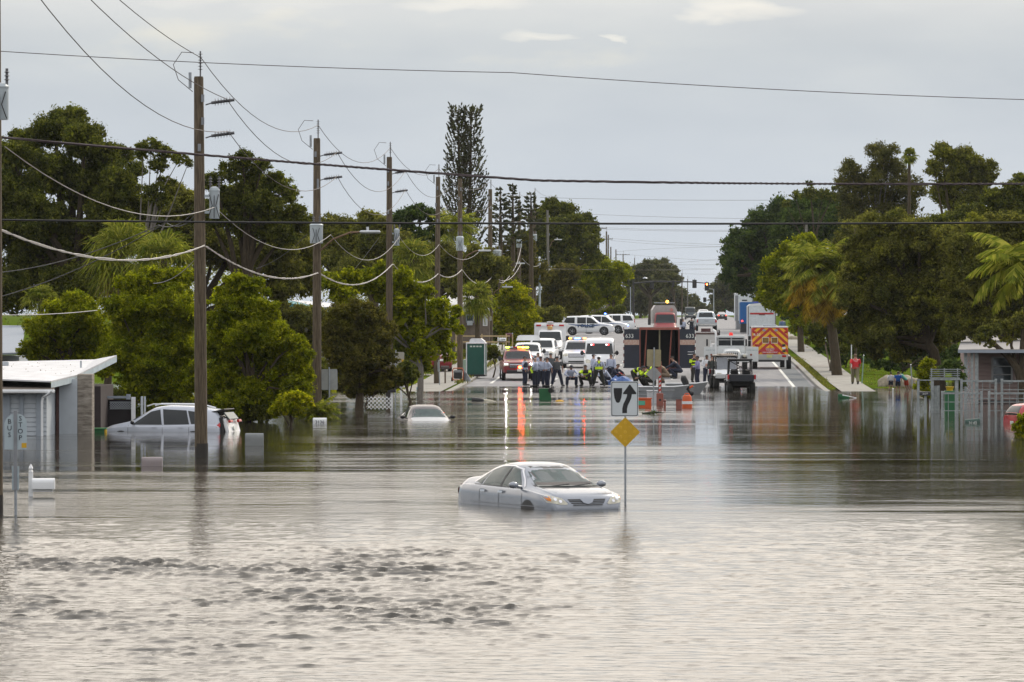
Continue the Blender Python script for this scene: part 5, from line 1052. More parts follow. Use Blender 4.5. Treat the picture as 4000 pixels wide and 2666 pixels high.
g = decal(bv, [(.47, .70), (.32, .60), (-.32, .60), (-.47, .70), (-.43, .765), (.43, .765)], 'F', MB(), .006, .06).build('grille', SILVER, t)
mb = MB()
for k, (w0, w1) in enumerate(((.43, .15), (.41, .08), (.38, 0), (.34, 0))):
    z = .742-k*.037
    for sg in (1, -1): 
        P = [(w0*sg, z+.014), (w1*sg, z+.012), (w1*sg, z-.012), (w0*.96*sg, z-.010)]; decal(bv, P if sg > 0 else P[::-1], 'F', mb, .012, .05)
mb.build('grille_slot', BLACKP, g)
decal(bv, [(.17, .775), (.10, .68), (0, .652), (-.10, .68), (-.17, .775)], 'F', MB(), .03, .04).build('shield', SILVER, g)
mb = MB()
for sg in (1, -1):
    P = [(.72*sg, .94), (.73*sg, .94), (.50*sg, .70), (.49*sg, .70)]
    pts = []
    for a, b_ in ((1.22, .70), (1.7, .66), (2.1, .56)): 
        h = bv.ray_cast(Vector((a, b_*sg, 5)), Vector((0, 0, -1))); pts.append(h[0]+Vector((0, 0, .002)))
    mb.tube(pts, .004, 4)
mb.build('bonnet_line', GREYM, t)
mb = MB(); pts = []
for y in np.linspace(-.66, .66, 9):
    h = bv.ray_cast(Vector((9, y, .995)), Vector((-1, 0, 0))); pts.append(h[0]+Vector((.012, 0, .0)))
mb.tube(pts, .016, 5); mb.tube([pts[1], pts[4]+Vector((-.03, 0, .05))], .01, 4); mb.tube([pts[4], pts[7]+Vector((-.03, 0, .05))], .01, 4); mb.build('wiper', BLACKP, t)
mb = MB()
for sd_ in 'LR': decal(bv, [(1.05, .965), (-1.36, .985), (-1.36, .972), (1.05, .952)], sd_, mb, .012); decal(bv, [(.02, .97), (.06, 1.385), (-.0, 1.39), (-.08, .97)], sd_, mb, .011)
mb.build('window_trim', BLACKP, t)
for sd_ in 'R': decal(bv, [(-1.40, .60), (2.2, .60), (2.2, .585), (-1.40, .585)], sd_, MB(), .010).build('side_moulding', GREYM, t)
mb = MB()
for sd_ in 'R': decal(bv, [(1.12, .99), (.50, 1.355), (.10, 1.415), (-.50, 1.405), (-.90, 1.305), (-1.40, 1.03), (-1.40, 1.015), (-.90, 1.285), (-.50, 1.39), (.10, 1.398), (.48, 1.335), (1.09, .985)], sd_, mb, .016, .06)
mb.build('chrome_window_line', CHROME, t)
decal(bv, [(.74, .965), (.535, 1.405), (-.535, 1.405), (-.74, .965)], 'F', MB(), .004).build('windscreen_seal', M('seal_dark', (.03, .022, .022), .5), t)
# seats seen through the glass
mb = MB()
for y in (.3, -.3): decal(bv, [(y+.17, 1.02), (y+.14, 1.28), (y, 1.31), (y-.14, 1.28), (y-.17, 1.02)], 'F', mb, .010, .07)
decal(bv, [(.06, 1.27), (.06, 1.33), (-.06, 1.33), (-.06, 1.27)], 'F', mb, .012, .05); mb.build('seat_silhouette', M('dim_cabin', (.05, .065, .062), .08, spec=.9), t)
# --- white suv with open tailgate
s = 108; loc = Vector((hx(640, s), FP/s+.9, -.755))
t, bv = vehicle('suv', 'white suv with open tailgate sunk to its doors behind the pole', 'car', 'cuv', loc, R(167), M('pearl_white', (.50, .53, .60), .25, var=.03, coat=.6), lean=False)
for y in (.5, -.5): MB().tube([(.55, y, 1.66), (.3, y, 1.74), (-1.2, y, 1.735), (-1.75, y, 1.60)], .022, 6).build('roof_rail', WHITE, t)
mb = MB(); mb.box((-2.12, 0, 1.50), (.6, 1.3, .05), .02, rot=Euler((0, R(12), 0))); mb.build('spoiler', BLACKP, t)
mb = MB(); mb.box((-2.52, 0, .86), (.12, 1.55, .85), .05, seg=2, rot=Euler((0, R(16), 0))); tg = mb.build('open_tailgate', WHITE, t)
MB().box((-2.47, 0, 1.32), (.05, 1.2, .34), .02, rot=Euler((0, R(40), 0))).build('tailgate_glass', GLASSL, tg)
MB().box((-2.34, 0, .80), (.22, 1.45, .95), .03).build('open_boot_gap', BLACKP, tg)
for y in (.55, -.55): MB().box((-2.62, y, 1.13), (.1, .34, .10), .02, rot=Euler((0, R(16), 0))).build('tail_lamp', REDL, tg)
MB().box((-2.625, 0, .88), (.02, .34, .15), rot=Euler((0, R(16), 0))).build('number_plate', PLATE, tg)
# --- third flooded car
s = 98; loc = Vector((hx(1655, s), FP/s+1.9, -.87))
t, bv = vehicle('sedan', 'dark-roofed sedan with pale bonnet sunk to its windows near the lattice panel', 'car', 'sedan', loc, R(-81), M('dark_roof_paint', (.06, .045, .05), .3, coat=.3), glass=GLASSL)
decal(bv, [(1.30, .74), (2.0, .74), (2.3, .6), (2.3, -.6), (2.0, -.74), (1.30, -.74)], 'T', MB(), .01).build('pale_bonnet', M('bonnet_white', (.34, .36, .39), .3, coat=.2), t)
for c in t.children:
    if c.name.startswith('side_mirror'): c.data.materials.clear(); c.data.materials.append(BLACKP)
# --- red car at the right edge
s = 100; vehicle('hatchback', 'red hatchback half sunk at the right edge of the picture', 'car', 'cuv', Vector((hx(4160, s), FP/s+1, -.72)), R(20), M('bright_red_paint', (.42, .015, .02), .25, var=.05, coat=.6), sc=(.95, .95, .92))
# --- small red car behind the lawn tree
s = 60; p = G3(1702, s, .1); vehicle('hatchback', 'small dark red car parked on the lawn behind the bright tree', 'car', 'sedan', p, R(100), DARKRED, sc=(.9, .9, 1))
# --- emergency vehicles
RP = M('fire_red_paint', (.19, .008, .012), .3, var=.06, coat=.3)
s = 63.5; p = G3(2020, s); t, bv = vehicle('pickup_truck', 'dark red pickup with lit headlights and glowing roof bar at the waterline', 'pickup truck', 'pickup', p+Vector((0, 2.6, 0)), R(-88), RP, lit_head=False)
for sg in (1, -1): MB().ball((2.84, .76*sg, .99), .085, (.5, 1.1, .9)).build('lit_lamp', LED_W, t)
MB().ball((2.97, .08, .84), .08, (.6, 1.4, 1)).build('red_flasher', LED_R, t)
lightbar(t, .3, 1.97, 1.45, [LED_G, LED_O, LED_A, REDL, CHROME, LED_G][::-1])
MB().box((2.95, 0, .56), (.12, 1.5, .22), .04).build('bumper', BLACKP, t); MB().box((3.03, .05, .66), (.02, .3, .16)).build('number_plate', PLATE, t)
def front_suv(label, px, s, yaw, kind='suv', paint=WHITE, cells=None, name='suv', grp=None, z=0, dy=2.5, **k):
    p = G3(px, s, z)+Vector((0, dy, 0)); t, bv = vehicle(name, label, k.pop('cat', 'car'), kind, p, yaw, paint, group=grp, **k)
    if cells: lightbar(t, .35, ST[kind][4][3]+.05, 1.2, cells)
    return t, bv
t, bv = front_suv('white pickup with raised white hatch right behind the dark red pickup', 2064, 59.5, R(-92), 'pickup', name='pickup_truck', cat='pickup truck', dy=6)
mb = MB(); mb.prism([(-.82, 0), (-.72, .30), (-.55, .36), (.55, .36), (.72, .30), (.82, 0)], (0, 0, 0), 'X', .12); bmesh.ops.translate(mb.b, vec=(-.7, 0, 2.06), verts=mb.b.verts); rh = mb.build('raised_hatch', WHITE, t)
t, bv = front_suv('white suv between the raised hatch and the ambulance bonnet', 2122, 56.5, R(-94), dy=7)
t, bv = front_suv('white suv with flashing roof bar between ambulance and van', 2258, 57.5, R(-92), cells=[LED_A, CHROME, LED_B, LED_B, CHROME, LED_R])
s = 61.5; p = G3(2347, s)+Vector((0, 2.8, 0)); t, bv = vehicle('van', 'tall white van with red and white lamps in its windscreen', 'van', 'van', p, R(-92), WHITE)
for y in (.48, -.48):
    for k, m_ in enumerate((M('lamp_red_dim', (1, .05, .05), .3, emit=4), M('lamp_white_dim', (1, .9, .9), .3, emit=2.5))): decal(bv, [(y+.13-.12*k, 1.98), (y+.13-.12*k, 2.06), (y+.02-.12*k, 2.06), (y+.02-.12*k, 1.98)], 'F', MB(), .02).build('windscreen_lamp', m_, t)
# police suvs, side on
BLUES = M('police_blue', (.03, .09, .26), .4)
def police(label, px, s, yaw, flip=1, mark=True, beacon=None):
    p = G3(px, s, 0); t, bv = vehicle('police_suv', label, 'police car', 'suv', p, yaw, WHITE, group='white police suvs parked across the road', mirrors=True, rim=GREYM)
    for sd_ in 'RL':
        decal(bv, [(2.1, 1.02), (.9, 1.08), (.4, .98), (-1.3, 1.08), (-1.9, 1.14), (-1.9, 1.10), (-.9, .92), (.5, .88), (1.3, 1.0), (2.1, .98)], sd_, MB(), .012).build('blue_stripe', BLUES, t)
        if mark:
            vs, fs = text_geo('POLICE', .0, .06); sg = 1 if sd_ == 'R' else -1; mb = MB(); vv = []
            for v in vs:
                x = v[0]*.50*sg-.15; z = .94+v[1]*.42; h = bv.ray_cast(Vector((x, -5*sg, z)), Vector((0, sg, 0))); vv.append((h[0]-Vector((0, sg*.018, 0))) if h[0] else Vector((x, -1.03*sg, z)))
            mb.arr(vv, fs); vs, fs = text_geo('SARASOTA', .0, .0); vv = []
            for v in vs:
                x = v[0]*.16*sg+.15; z = .76+v[1]*.16; h = bv.ray_cast(Vector((x, -5*sg, z)), Vector((0, sg, 0))); vv.append((h[0]-Vector((0, sg*.018, 0))) if h[0] else Vector((x, -1.03*sg, z)))
            mb.arr(vv, fs).build('lettering', M('police_dark_blue', (.02, .05, .10), .4), t)
    if beacon:
        MB().box((.2, 0, 1.96), (.25, 1.1, .07), .02).build('light_bar', BLACKP, t)
        if beacon == 'lit': MB().ball((.2, -.25, 2.03), .10).build('blue_beacon', LED_B, t); MB().ball((2.58, -.6, .86), .08).build('blue_flasher', LED_B, t)
    return t
police('white police suv with blue lettering facing right, nearest of three', 2297, 39.6, R(-4), beacon='bar')
police('white police suv with a lit blue beacon, middle of three', 2358, 38.0, R(-9), beacon='lit')
police('white police suv facing left, farthest of three, its tail to the right', 2384, 36.3, R(184), mark=False, beacon='bar')
# ambulance facing the camera
def boxbody(t, x0, x1, w, z0, z1, mat, name='box_body', bev=.06): return MB().bb(x0, x1, -w, w, z0, z1, bev, 2).build(name, mat, t)
s = 53; p = G3(2150, s)+Vector((0, 3, 0)); t = thing('ambulance', 'white box ambulance facing us behind the white suvs', 'ambulance', p, R(-91)); t['group'] = 'fire and rescue trucks'
del t['group']
vs, fs = loft([(0, .6, 1.25, 2.2, 1.0, .82), (.5, .55, 1.25, 2.2, 1.0, .82), (.9, .5, 1.25, 2.12, 1.0, .82), (1.45, .5, 1.22, 1.42, .98, .80), (2.3, .5, 1.12, 1.22, .93, .74), (2.75, .55, .95, 1.0, .85, .7)], 50); bv = BVHTree.FromPolygons([Vector(v) for v in vs], fs)
MB().arr(vs, fs).build('cab', WHITE, t, ang=40); boxbody(t, -3.6, .1, 1.18, .6, 2.72, WHITE)
decal(bv, [(.86, 1.42), (.74, 2.05), (-.74, 2.05), (-.86, 1.42)], 'F', MB()).build('windscreen', GLASS, t)
g = decal(bv, [(.42, .66), (.46, 1.05), (-.46, 1.05), (-.42, .66)], 'F', MB(), .012).build('grille', CHROME, t); mb = MB()
for k in range(5): decal(bv, [(.40, .70+k*.07), (.40, .735+k*.07), (-.40, .735+k*.07), (-.40, .70+k*.07)], 'F', mb, .02)
mb.build('grille_slot', BLACKP, g)
for sg in (1, -1):
    P = [(.52*sg, .80), (.52*sg, 1.02), (.84*sg, 1.04), (.84*sg, .82)]; decal(bv, P if sg > 0 else P[::-1], 'F', MB(), .012).build('headlight', LENS, t)
    MB().box((1.25, sg*1.30, 1.55), (.12, .24, .42), .03).build('side_mirror', BLACKP, t); MB().tube([(1.2, sg*.95, 1.35), (1.25, sg*1.25, 1.4)], .02, 5).build('mirror_arm', BLACKP, t)
    wheel(t, 1.75, sg*1.0, .42); wheel(t, -2.4, sg*1.12, .42)
MB().box((2.9, 0, .5), (.25, 2.0, .28), .05).build('bumper', BLACKP, t)
lb = MB().box((.14, 0, 2.52), (.1, 2.1, .16), .02).build('light_strip', WHITE, t)
for y in (-.85, 0, .85): MB().box((.21, y, 2.52), (.06, .36 if y else .5, .13), .01).build('red_lamp', REDL, lb)
MB().lathe([(.16, 0), (.2, .05), (.2, .22), (.14, .28)], (.55, 0, 2.22), n=14).build('beacon', M('tan_beacon', (.55, .33, .12), .4), t)
MB().box((0, 0, 2.76), (.5, .5, .1), .04).build('roof_unit', WHITE, t)
# dark trailer with its rear doors swung wide
NV = M('navy_panel', (.014, .018, .032), .4, var=.2); RED = M('dull_red_frame', (.20, .07, .06), .6); PK = M('pinkish_frame', (.30, .10, .075), .7)
s = 62; p = G3(2576, s); t = thing('box_trailer', 'dark open trailer with 633 on both swung-out rear doors', 'trailer', p, 0); z0, z1 = zp(1440, s)-p.z, zp(1283, s)-p.z; hw = 1.26
for sg in (-1, 1): MB().bb(min(sg*hw, sg*(hw-.05)), max(sg*hw, sg*(hw-.05)), .02, 6.5, z0, z1).build('side_wall', NV, t)
MB().bb(-hw, hw, 0.02, 6.5, z1, z1+.05).build('roof', NV, t); MB().bb(-hw, hw, 6.4, 6.5, z0, z1).build('front_wall', NV, t); MB().bb(-hw, hw, 0.02, 6.5, z0-.12, z0).build('floor', NV, t)
mb = MB(); mb.bb(-hw, hw, -.06, .0, z0-.1, z0+.03); mb.bb(-hw, hw, -.06, .0, z1-.10, z1+.06); mb.bb(-hw, -hw+.06, -.06, 0, z0+.03, z1-.1); mb.bb(hw-.06, hw, -.06, 0, z0+.03, z1-.1); mb.build('door_frame', PK, t, smooth=False)
for x0, x1 in ((-.95, -.80), (.62, .78)): mb = MB(); mb.tube([(x0, .3, z0), (x1, .3, z1-.05)], .045, 4); mb.build('strut', PK, t)
MB().bb(-.03, .06, .25, .3, z0, z1-.1).build('centre_post', M('olive_post', (.22, .2, .12), .7), t)
for sg in (-1, 1):
    x0, x1 = (-hw-1.02, -hw) if sg < 0 else (hw, hw+1.02)
    d = MB().bb(x0, x1, -.10, -.03, z0+.02, z1-.06).build('rear_door', NV, t, smooth=False); cx_ = (x0+x1)/2
    mb = MB(); mb.text('633', .36, face_m((cx_+(.15 if sg > 0 else -.12), -.104, z1-.50)), .003, 0); mb.build('number', PLATE, d)
    mb = MB(); mb.bb(x0+.03, x1-.03, -.112, -.102, z1-1.05, z1-.73); mb.build('label_panel', M('pink_tan_label', (.40, .20, .16), .6, col2=(.5, .42, .34), scale=9), d, smooth=False)
    mb = MB()
    for k in range(6): mb.bb((x0 if sg < 0 else x1-.05), (x0+.05 if sg < 0 else x1), -.115, -.102, z0+.1+k*.42, z0+.32+k*.42)
    mb.build('reflective_strip', PLATE, d, smooth=False)
    mb = MB()
    for k in range(6): mb.bb((x0 if sg < 0 else x1-.05), (x0+.05 if sg < 0 else x1), -.115, -.102, z0+.32+k*.42, z0+.5+k*.42)
    mb.build('red_strip', RED, d, smooth=False)
    if sg > 0:
        for zz in (1.02, .86): MB().bb(cx_+.0, cx_+.4, -.12, -.105, z0+zz, z0+zz+.05).build('handle', CHROME, d)
for sg in (-1, 1): wheel(t, 0, 0, .42, name='wheel') if 0 else None
for sg in (-1, 1):
    mb = MB()
    for yy in (2.2, 3.3): mb.lathe([(.2, -.15), (.42, -.15), (.42, .15), (.2, .15)], (sg*(hw-.2), yy, .42), 'X', n=18)
    mb.build('wheels', RUBBER, t)
MB().bb(-1.1, 1.1, .3, 6.2, z0-.35, z0-.12).build('chassis', BLACKP, t)
# white high-sided trailer beside it
s = 54; p = G3(2762, s); t = thing('cargo_trailer', 'plain off-white trailer wall between the 633 trailer and the white truck', 'trailer', p); OW = M('off_white_panel', (.50, .49, .47), .6, var=.05, scale=1.5)
zt = zp(1304, s)-p.z; MB().bb(hx(2710, s)-p.x, hx(2801, s)-p.x, 0, 5, .35, zt-.05, .02).build('body', OW, t); MB().bb(hx(2709, s)-p.x, hx(2802, s)-p.x, -.03, 5.1, zt-.05, zt+.06).build('top_rail', M('dark_rail', (.07, .04, .035), .6), t)
for sg in (-1, 1): MB().lathe([(.2, -.12), (.38, -.12), (.38, .12), (.2, .12)], (sg*.65, 2.2, .38), 'X', n=16).build('wheel', RUBBER, t)
# red-cab tanker
s = 43; p = G3(2601, s)+Vector((0, 3, 0)); t = thing('tanker_truck', 'red cab truck with grey tank and amber roof light facing us', 'truck', p, R(-90))
vs, fs = loft([(0, .8, 1.5, 2.62, 1.05, .86), (.6, .7, 1.5, 2.62, 1.05, .86), (1.0, .7, 1.5, 2.5, 1.05, .85), (1.5, .7, 1.45, 1.68, 1.05, .9), (2.3, .7, 1.3, 1.4, 1.02, .85), (2.8, .75, 1.05, 1.1, .95, .8)], 50); bv = BVHTree.FromPolygons([Vector(v) for v in vs], fs)
MB().arr(vs, fs).build('cab', M('tanker_red', (.22, .008, .012), .45, coat=.1), t, ang=40); decal(bv, [(.92, 1.66), (.78, 2.42), (-.78, 2.42), (-.92, 1.66)], 'F', MB()).build('windscreen', GLASS, t)
decal(bv, [(.5, .78), (.45, 1.08), (-.45, 1.08), (-.5, .78)], 'F', MB(), .012).build('grille', BLACKP, t); decal(bv, [(.14, 1.18), (0, 1.24), (-.14, 1.18), (0, 1.13)], 'F', MB(), .02).build('emblem', CHROME, t)
for sg in (1, -1):
    P = [(.6*sg, .86), (.6*sg, 1.04), (.92*sg, 1.06), (.92*sg, .86)]; decal(bv, P if sg > 0 else P[::-1], 'F', MB(), .012).build('headlight', LENS, t); MB().ball((2.72, sg*.85, 1.12), .06).build('marker_lamp', LED_A, t)
    MB().box((1.2, sg*1.45, 1.75), (.12, .26, .55), .03).build('side_mirror', BLACKP, t); wheel(t, 1.8, sg*1.05, .45); wheel(t, -3, sg*1.05, .45)
MB().prism([(-1.12, 1.6), (1.12, 1.6), (1.12, 2.85), (.85, 3.28), (-.85, 3.28), (-1.12, 2.85)], (-6, 0, 0), 'X', 5.8).build('tank', M('tank_grey', (.42, .40, .39), .45, .3), t, smooth=False)
MB().prism([(-.2, 0), (0, .2), (.2, 0), (0, -.2)], (-.18, .62, 2.85), 'X', .02).build('hazard_diamond', M('diamond_red', (.55, .25, .22), .5), t)
MB().box((-.8, 0, 3.5), (.15, 1.9, .08)).build('roof_rack', STEEL, t); MB().ball((-.7, .25, 3.6), .14).build('amber_beacon', LED_A, t); MB().box((.5, 0, 2.5), (.1, .9, .06)).build('cab_markers', AMBER, t)
MB().bb(-6, 2.5, -.5, .5, .6, .95).build('chassis', BLACKP, t)
# pickup on a flatbed trailer
s = 40.5; p = G3(2759, s, .55); t, bv = vehicle('pickup_truck', 'silver pickup seen from behind, carried on a flatbed trailer', 'pickup truck', 'pickup', p+Vector((0, 2, 0)), R(90), M('pale_silver', (.46, .50, .54), .3, .2, var=.04, coat=.5))
mb = MB(); mb.bb(-2.92, -2.9, -.78, .78, .62, 1.16, .005); tgp = mb.build('tailgate', M('pale_silver', (.46, .50, .54)), t); MB().bb(-2.94, -2.92, -.2, .2, .95, 1.0).build('tailgate_badge', GREYM, tgp)
p = G3(2757, 41.5); t = thing('flatbed_trailer', 'low flatbed trailer under the silver pickup', 'trailer', p)
mb = MB(); mb.bb(-1.15, 1.15, 0, 6.5, .42, .54); mb.build('deck', M('deck_tan', (.30, .26, .22), .8), t); MB().bb(-1.15, 1.15, -.05, 0, .3, .56).build('rear_rail', M('maroon_rail', (.07, .03, .03), .6), t)
for sg in (-1, 1): MB().lathe([(.2, -.14), (.4, -.14), (.4, .14), (.2, .14)], (sg*1.3, 2.6, .4), 'X', n=16).build('wheel', RUBBER, t); MB().bb(sg*1.2-.02, sg*1.2+.02, -.03, 6.5, .56, .75).build('side_rail', GREYM, t)
MB().bb(-.45, .45, -.1, -.06, .62, .95).build('ramp', M('dark_maroon', (.08, .03, .03), .6), t)
s = 22; p = G3(2745, s); vehicle('suv', 'white suv with red brake lights beyond the carried pickup', 'car', 'suv', p, R(91), WHITE, lit_tail=False)
s = 21.5; p = G3(2818, s); vehicle('sedan', 'black sedan with glowing tail lights far down the road', 'car', 'sedan', p, R(92), M('black_paint', (.015, .015, .018), .25, coat=.5), lit_tail=False, glass=M('silvery_glass', (.35, .38, .42), .1))
for sg in (-.68, .68): MB().ball((-2.36, sg, .84), .10, (.5, 1.5, 1)).build('lit_tail_lamp', M('lamp_tail_soft', (1, .06, .03), .3, emit=3), bpy.data.objects[[o.name for o in bpy.data.objects if o.get('label', '').startswith('black sedan')][0]])
s = 20; p = G3(2696, s); vehicle('van', 'dark teal van behind the tanker far down the road', 'van', 'van', p, R(-90), M('dark_teal_paint', (.02, .035, .04), .3))
# army-type truck
s = 60; p = G3(2860, s)+Vector((0, 2.6, 0)); t = thing('utility_truck', 'white boxy high-clearance truck with red beacon and open doors', 'truck', p, R(-90)); OWH = M('old_white_paint', (.66, .68, .68), .5, var=.06)
MB().bb(0, 1.3, -.9, .9, .95, 1.75, .03).build('cab', OWH, t); MB().bb(-.05, 1.45, -.92, .92, 2.3, 2.46, .06, 2).build('roof', OWH, t)
mb = MB()
for y in (-.87, .87, 0): mb.bb(1.24, 1.30, y-.03, y+.03, 1.75, 2.3)
mb.bb(1.24, 1.3, -.9, .9, 2.16, 2.2); mb.bb(1.24, 1.30, -.9, .9, 1.74, 1.80); mb.build('window_frame', OWH, t, smooth=False)
for y in (-.45, .45): MB().bb(1.22, 1.235, y-.4, y+.4, 1.8, 2.16).build('windscreen', GLASS, t)
MB().bb(0, .05, -.88, .88, 1.75, 2.3).build('cab_back', BLACKP, t)
vs, fs = loft([(1.3, .9, 1.4, 1.62, .60, .5), (1.6, .9, 1.4, 1.62, .60, .5), (2.6, .9, 1.32, 1.5, .55, .45), (2.65, .9, 1.3, 1.46, .52, .42)], 20); MB().arr(vs, fs).build('bonnet', OWH, t)
for sg in (-1, 1):
    MB().bb(1.4, 2.6, min(sg*.55, sg*1.0), max(sg*.55, sg*1.0), 1.15, 1.28, .04).build('fender', OWH, t); MB().ball((2.62, sg*.8, 1.15), .11, (.5, 1, 1)).build('headlight', LENS, t)
    MB().lathe([(.2, -.15), (.55, -.15), (.55, .15), (.2, .15)], (1.9, sg*.85, .55), 'Y', n=20).build('front_wheel', RUBBER, t)
    d = MB().bb(1.15, 1.21, min(sg*.95, sg*1.78), max(sg*.95, sg*1.78), .75, 1.72, .015).build('open_door', OWH, t); MB().text('WATER RESCUE' if sg > 0 else 'HIGH WATER', .10, Matrix.Translation((1.214, sg*1.36, 1.5)) @ Matrix.Rotation(R(90), 4, 'Z') @ Matrix.Rotation(R(90), 4, 'X'), .001).build('door_lettering', M('teal_ink', (.15, .25, .28), .6), d)
    MB().lathe([(.07, 0), (.07, .008)], (1.21, sg*1.3, 1.2), 'X', n=14).build('round_emblem', M('emblem_brown', (.25, .08, .05), .6), d)
    MB().tube([(1.18, sg*1.0, 1.72), (1.18, sg*1.02, 2.15), (1.18, sg*1.35, 2.15), (1.18, sg*1.38, 1.72)], .018, 5).build('window_loop', OWH, d)
    MB().box((1.3, sg*1.58 if sg < 0 else sg*.98, 2.0), (.06, .12, .45), .02).build('side_mirror', BLACKP, t)
mb = MB()
for k in range(6): mb.bb(2.66, 2.675, -.35+k*.13, -.29+k*.13, 1.0, 1.35)
mb.build('grille', BLACKP, t, smooth=False); MB().bb(2.7, 2.85, -1.1, 1.1, .75, .95, .02).build('bumper', OWH, t)
MB().lathe([(.13, 0), (.13, .14), (.09, .2)], (.9, 0, 2.46), n=14).build('beacon', M('beacon_red', (.5, .02, .02), .3, emit=.5, ecol=(1, .05, .03)), t)
MB().tube([(1.2, -1.0, 1.2), (1.2, -1.0, 2.5), (1.15, -1.03, 2.72), (1.05, -1.2, 2.84)], .075, 10).build('exhaust_stack', WHITE, t); MB().bb(-4, -.1, -1.15, 1.15, 1.2, 1.9).build('cargo_bed', OWH, t)
MB().bb(-3.8, 2.6, -.45, .45, .6, 1.0).build('chassis', BLACKP, t)
# two utility buggies
def buggy(label, px, s, yaw, paint, roof, rearview):
    p = G3(px, s); p.z = max(p.z, -.16); t = thing('utility_buggy', label, 'utility vehicle', p, yaw, 'utility buggies at the waterline'); tr = M('knobbly_tyre', (.02, .02, .018), .9, scale=30, bump=1)
    for x in (1.05, -1.0):
        for sg in (-1, 1):
            mb = MB(); w = .30; mb.lathe([(.17, -w/2), (.31, -w/2), (.36, -w/2+.05), (.36, w/2-.05), (.31, w/2), (.17, w/2)], (x, sg*.62, .36), 'Y', n=20); wh = mb.build('wheel', tr, t)
            MB().lathe([(.02, 0), (.17, 0), (.17, .02), (.02, .03)], (x, sg*.76, .36), 'Y', n=14).build('rim', GREYM, wh)
    MB().bb(-.5, 1.0, -.6, .6, .42, .75, .05).build('tub', BLACKP, t)
    mb = MB(); mb.prism([(1.45, .62), (1.5, .85), (1.2, 1.08), (.75, 1.12), (.75, .6)], (0, -.7, 0), 'Y', 1.4); mb.build('bonnet', paint, t, smooth=False)
    for sg in (-1, 1): MB().box((1.44, sg*.5, .86), (.06, .28, .14), .02).build('headlight', LENS, t); MB().box((1.05, sg*.68, .78), (.85, .2, .1), .04).build('fender', paint, t)
    mb = MB(); mb.bb(-1.5, -.55, -.68, .68, .72, 1.12, .03); bed = mb.build('cargo_bed', BLACKP if not rearview else M('black_paint'.replace('black', 'buggy_black'), (.014, .014, .016), .35), t)
    MB().bb(-1.53, -1.5, -.66, .66, .74, 1.1, .01).build('tailgate', M('buggy_panel', (.02, .022, .03), .4), bed)
    for sg in (-1, 1): MB().box((-1.5, sg*.74, .98), (.12, .12, .26), .02).build('tail_light', REDL, t); MB().box((-1.46, sg*.80, .92), (.2, .06, .36), .02).build('rear_trim', WHITE, t)
    mb = MB()
    for sg in (-1, 1): mb.tube([(.85, sg*.62, 1.05), (.45, sg*.60, 1.86), (-.45, sg*.60, 1.88), (-.55, sg*.64, 1.0)], .035, 8)
    for x, z in ((.45, 1.86), (-.45, 1.88), (-.52, 1.3)): mb.tube([(x, -.6, z), (x, .6, z)], .03, 6)
    mb.tube([(-.5, -.58, 1.85), (-.5, .58, 1.2)], .022, 6); mb.tube([(-.5, .58, 1.85), (-.5, -.58, 1.2)], .022, 6); mb.build('roll_cage', BLACKP, t)
    mb = MB(); mb.box((0, 0, 1.93), (1.2, 1.36, .07), .03); rf = mb.build('roof', roof, t)
    for y in (-.32, .32): MB().box((-.25, y, 1.12), (.14, .42, .55), .05, rot=Euler((0, R(-8), 0))).build('seat', BLACKP, t)
    MB().poly([(.86, -.56, 1.12), (.86, .56, 1.12), (.50, .54, 1.82), (.50, -.54, 1.82)]).build('windscreen', M('hazy_screen', (.16, .17, .19), .15, spec=.7), t) if not rearview else MB().lathe([(.16, 0), (.18, .01), (.16, .02)], (.35, .32, 1.18), 'X', n=16).build('steering_wheel', BLACKP, t)
    MB().tube([(-1.3, -.5, .4), (1.2, -.5, .4), (1.2, .5, .4), (-1.3, .5, .4)], .05, 6).build('axle_frame', BLACKP, t)
    if not rearview:
        for k in range(4): MB().box((-.35+.25*k, .35-.22*k, 2.0), (.28, .4, .06), .02, rz=.3*k).build('roof_load', M('pale_bundle', (.45, .38, .32), .8), rf)
    return t
buggy('white-bonneted utility buggy with pale roof facing us', 2832, 67.5, R(-86), WHITE, M('cream_roof', (.50, .44, .38), .7), False)
buggy('black utility buggy seen from behind with wheels in the water', 2890, 71, R(91), BLACKP, BLACKP, True)
# rescue box truck with chevrons
s = 58; p = G3(3008, s); t = thing('rescue_truck', 'red rescue truck with red and yellow chevrons and R-33', 'fire truck', p, R(88)); RD = M('rescue_red', (.45, .018, .02), .35, coat=.4); YL = M('chevron_yellow', (.80, .42, .02), .45)
t['label'] = 'red rescue truck with red and yellow chevrons on its rear'
MB().bb(0, 5.0, -1.22, 1.22, .85, 2.80, .03).build('box_body', RD, t); rf = MB().bb(-.03, 5.05, -1.25, 1.25, 2.80, 2.90, .04, 2).build('roof', WHITE, t); MB().box((2, 0, 2.95), (1.2, .9, .12), .03).build('roof_unit', STEEL, rf)
MB().bb(5.0, 7.0, -1.05, 1.05, .8, 2.1, .15, 2).build('cab', RD, t)
def clip_poly(poly, y0, y1, z0, z1):
    for ax, v, sg in ((0, y0, 1), (0, y1, -1), (1, z0, 1), (1, z1, -1)):
        o_ = []
        for i, a in enumerate(poly):
            b = poly[(i+1) % len(poly)]; ia = (a[ax]-v)*sg >= 0; ib = (b[ax]-v)*sg >= 0
            if ia: o_.append(a)
            if ia != ib: k = (v-a[ax])/(b[ax]-a[ax]); o_.append((a[0]+(b[0]-a[0])*k, a[1]+(b[1]-a[1])*k))
        poly = o_
        if not poly: return None
    return poly
mb = MB()
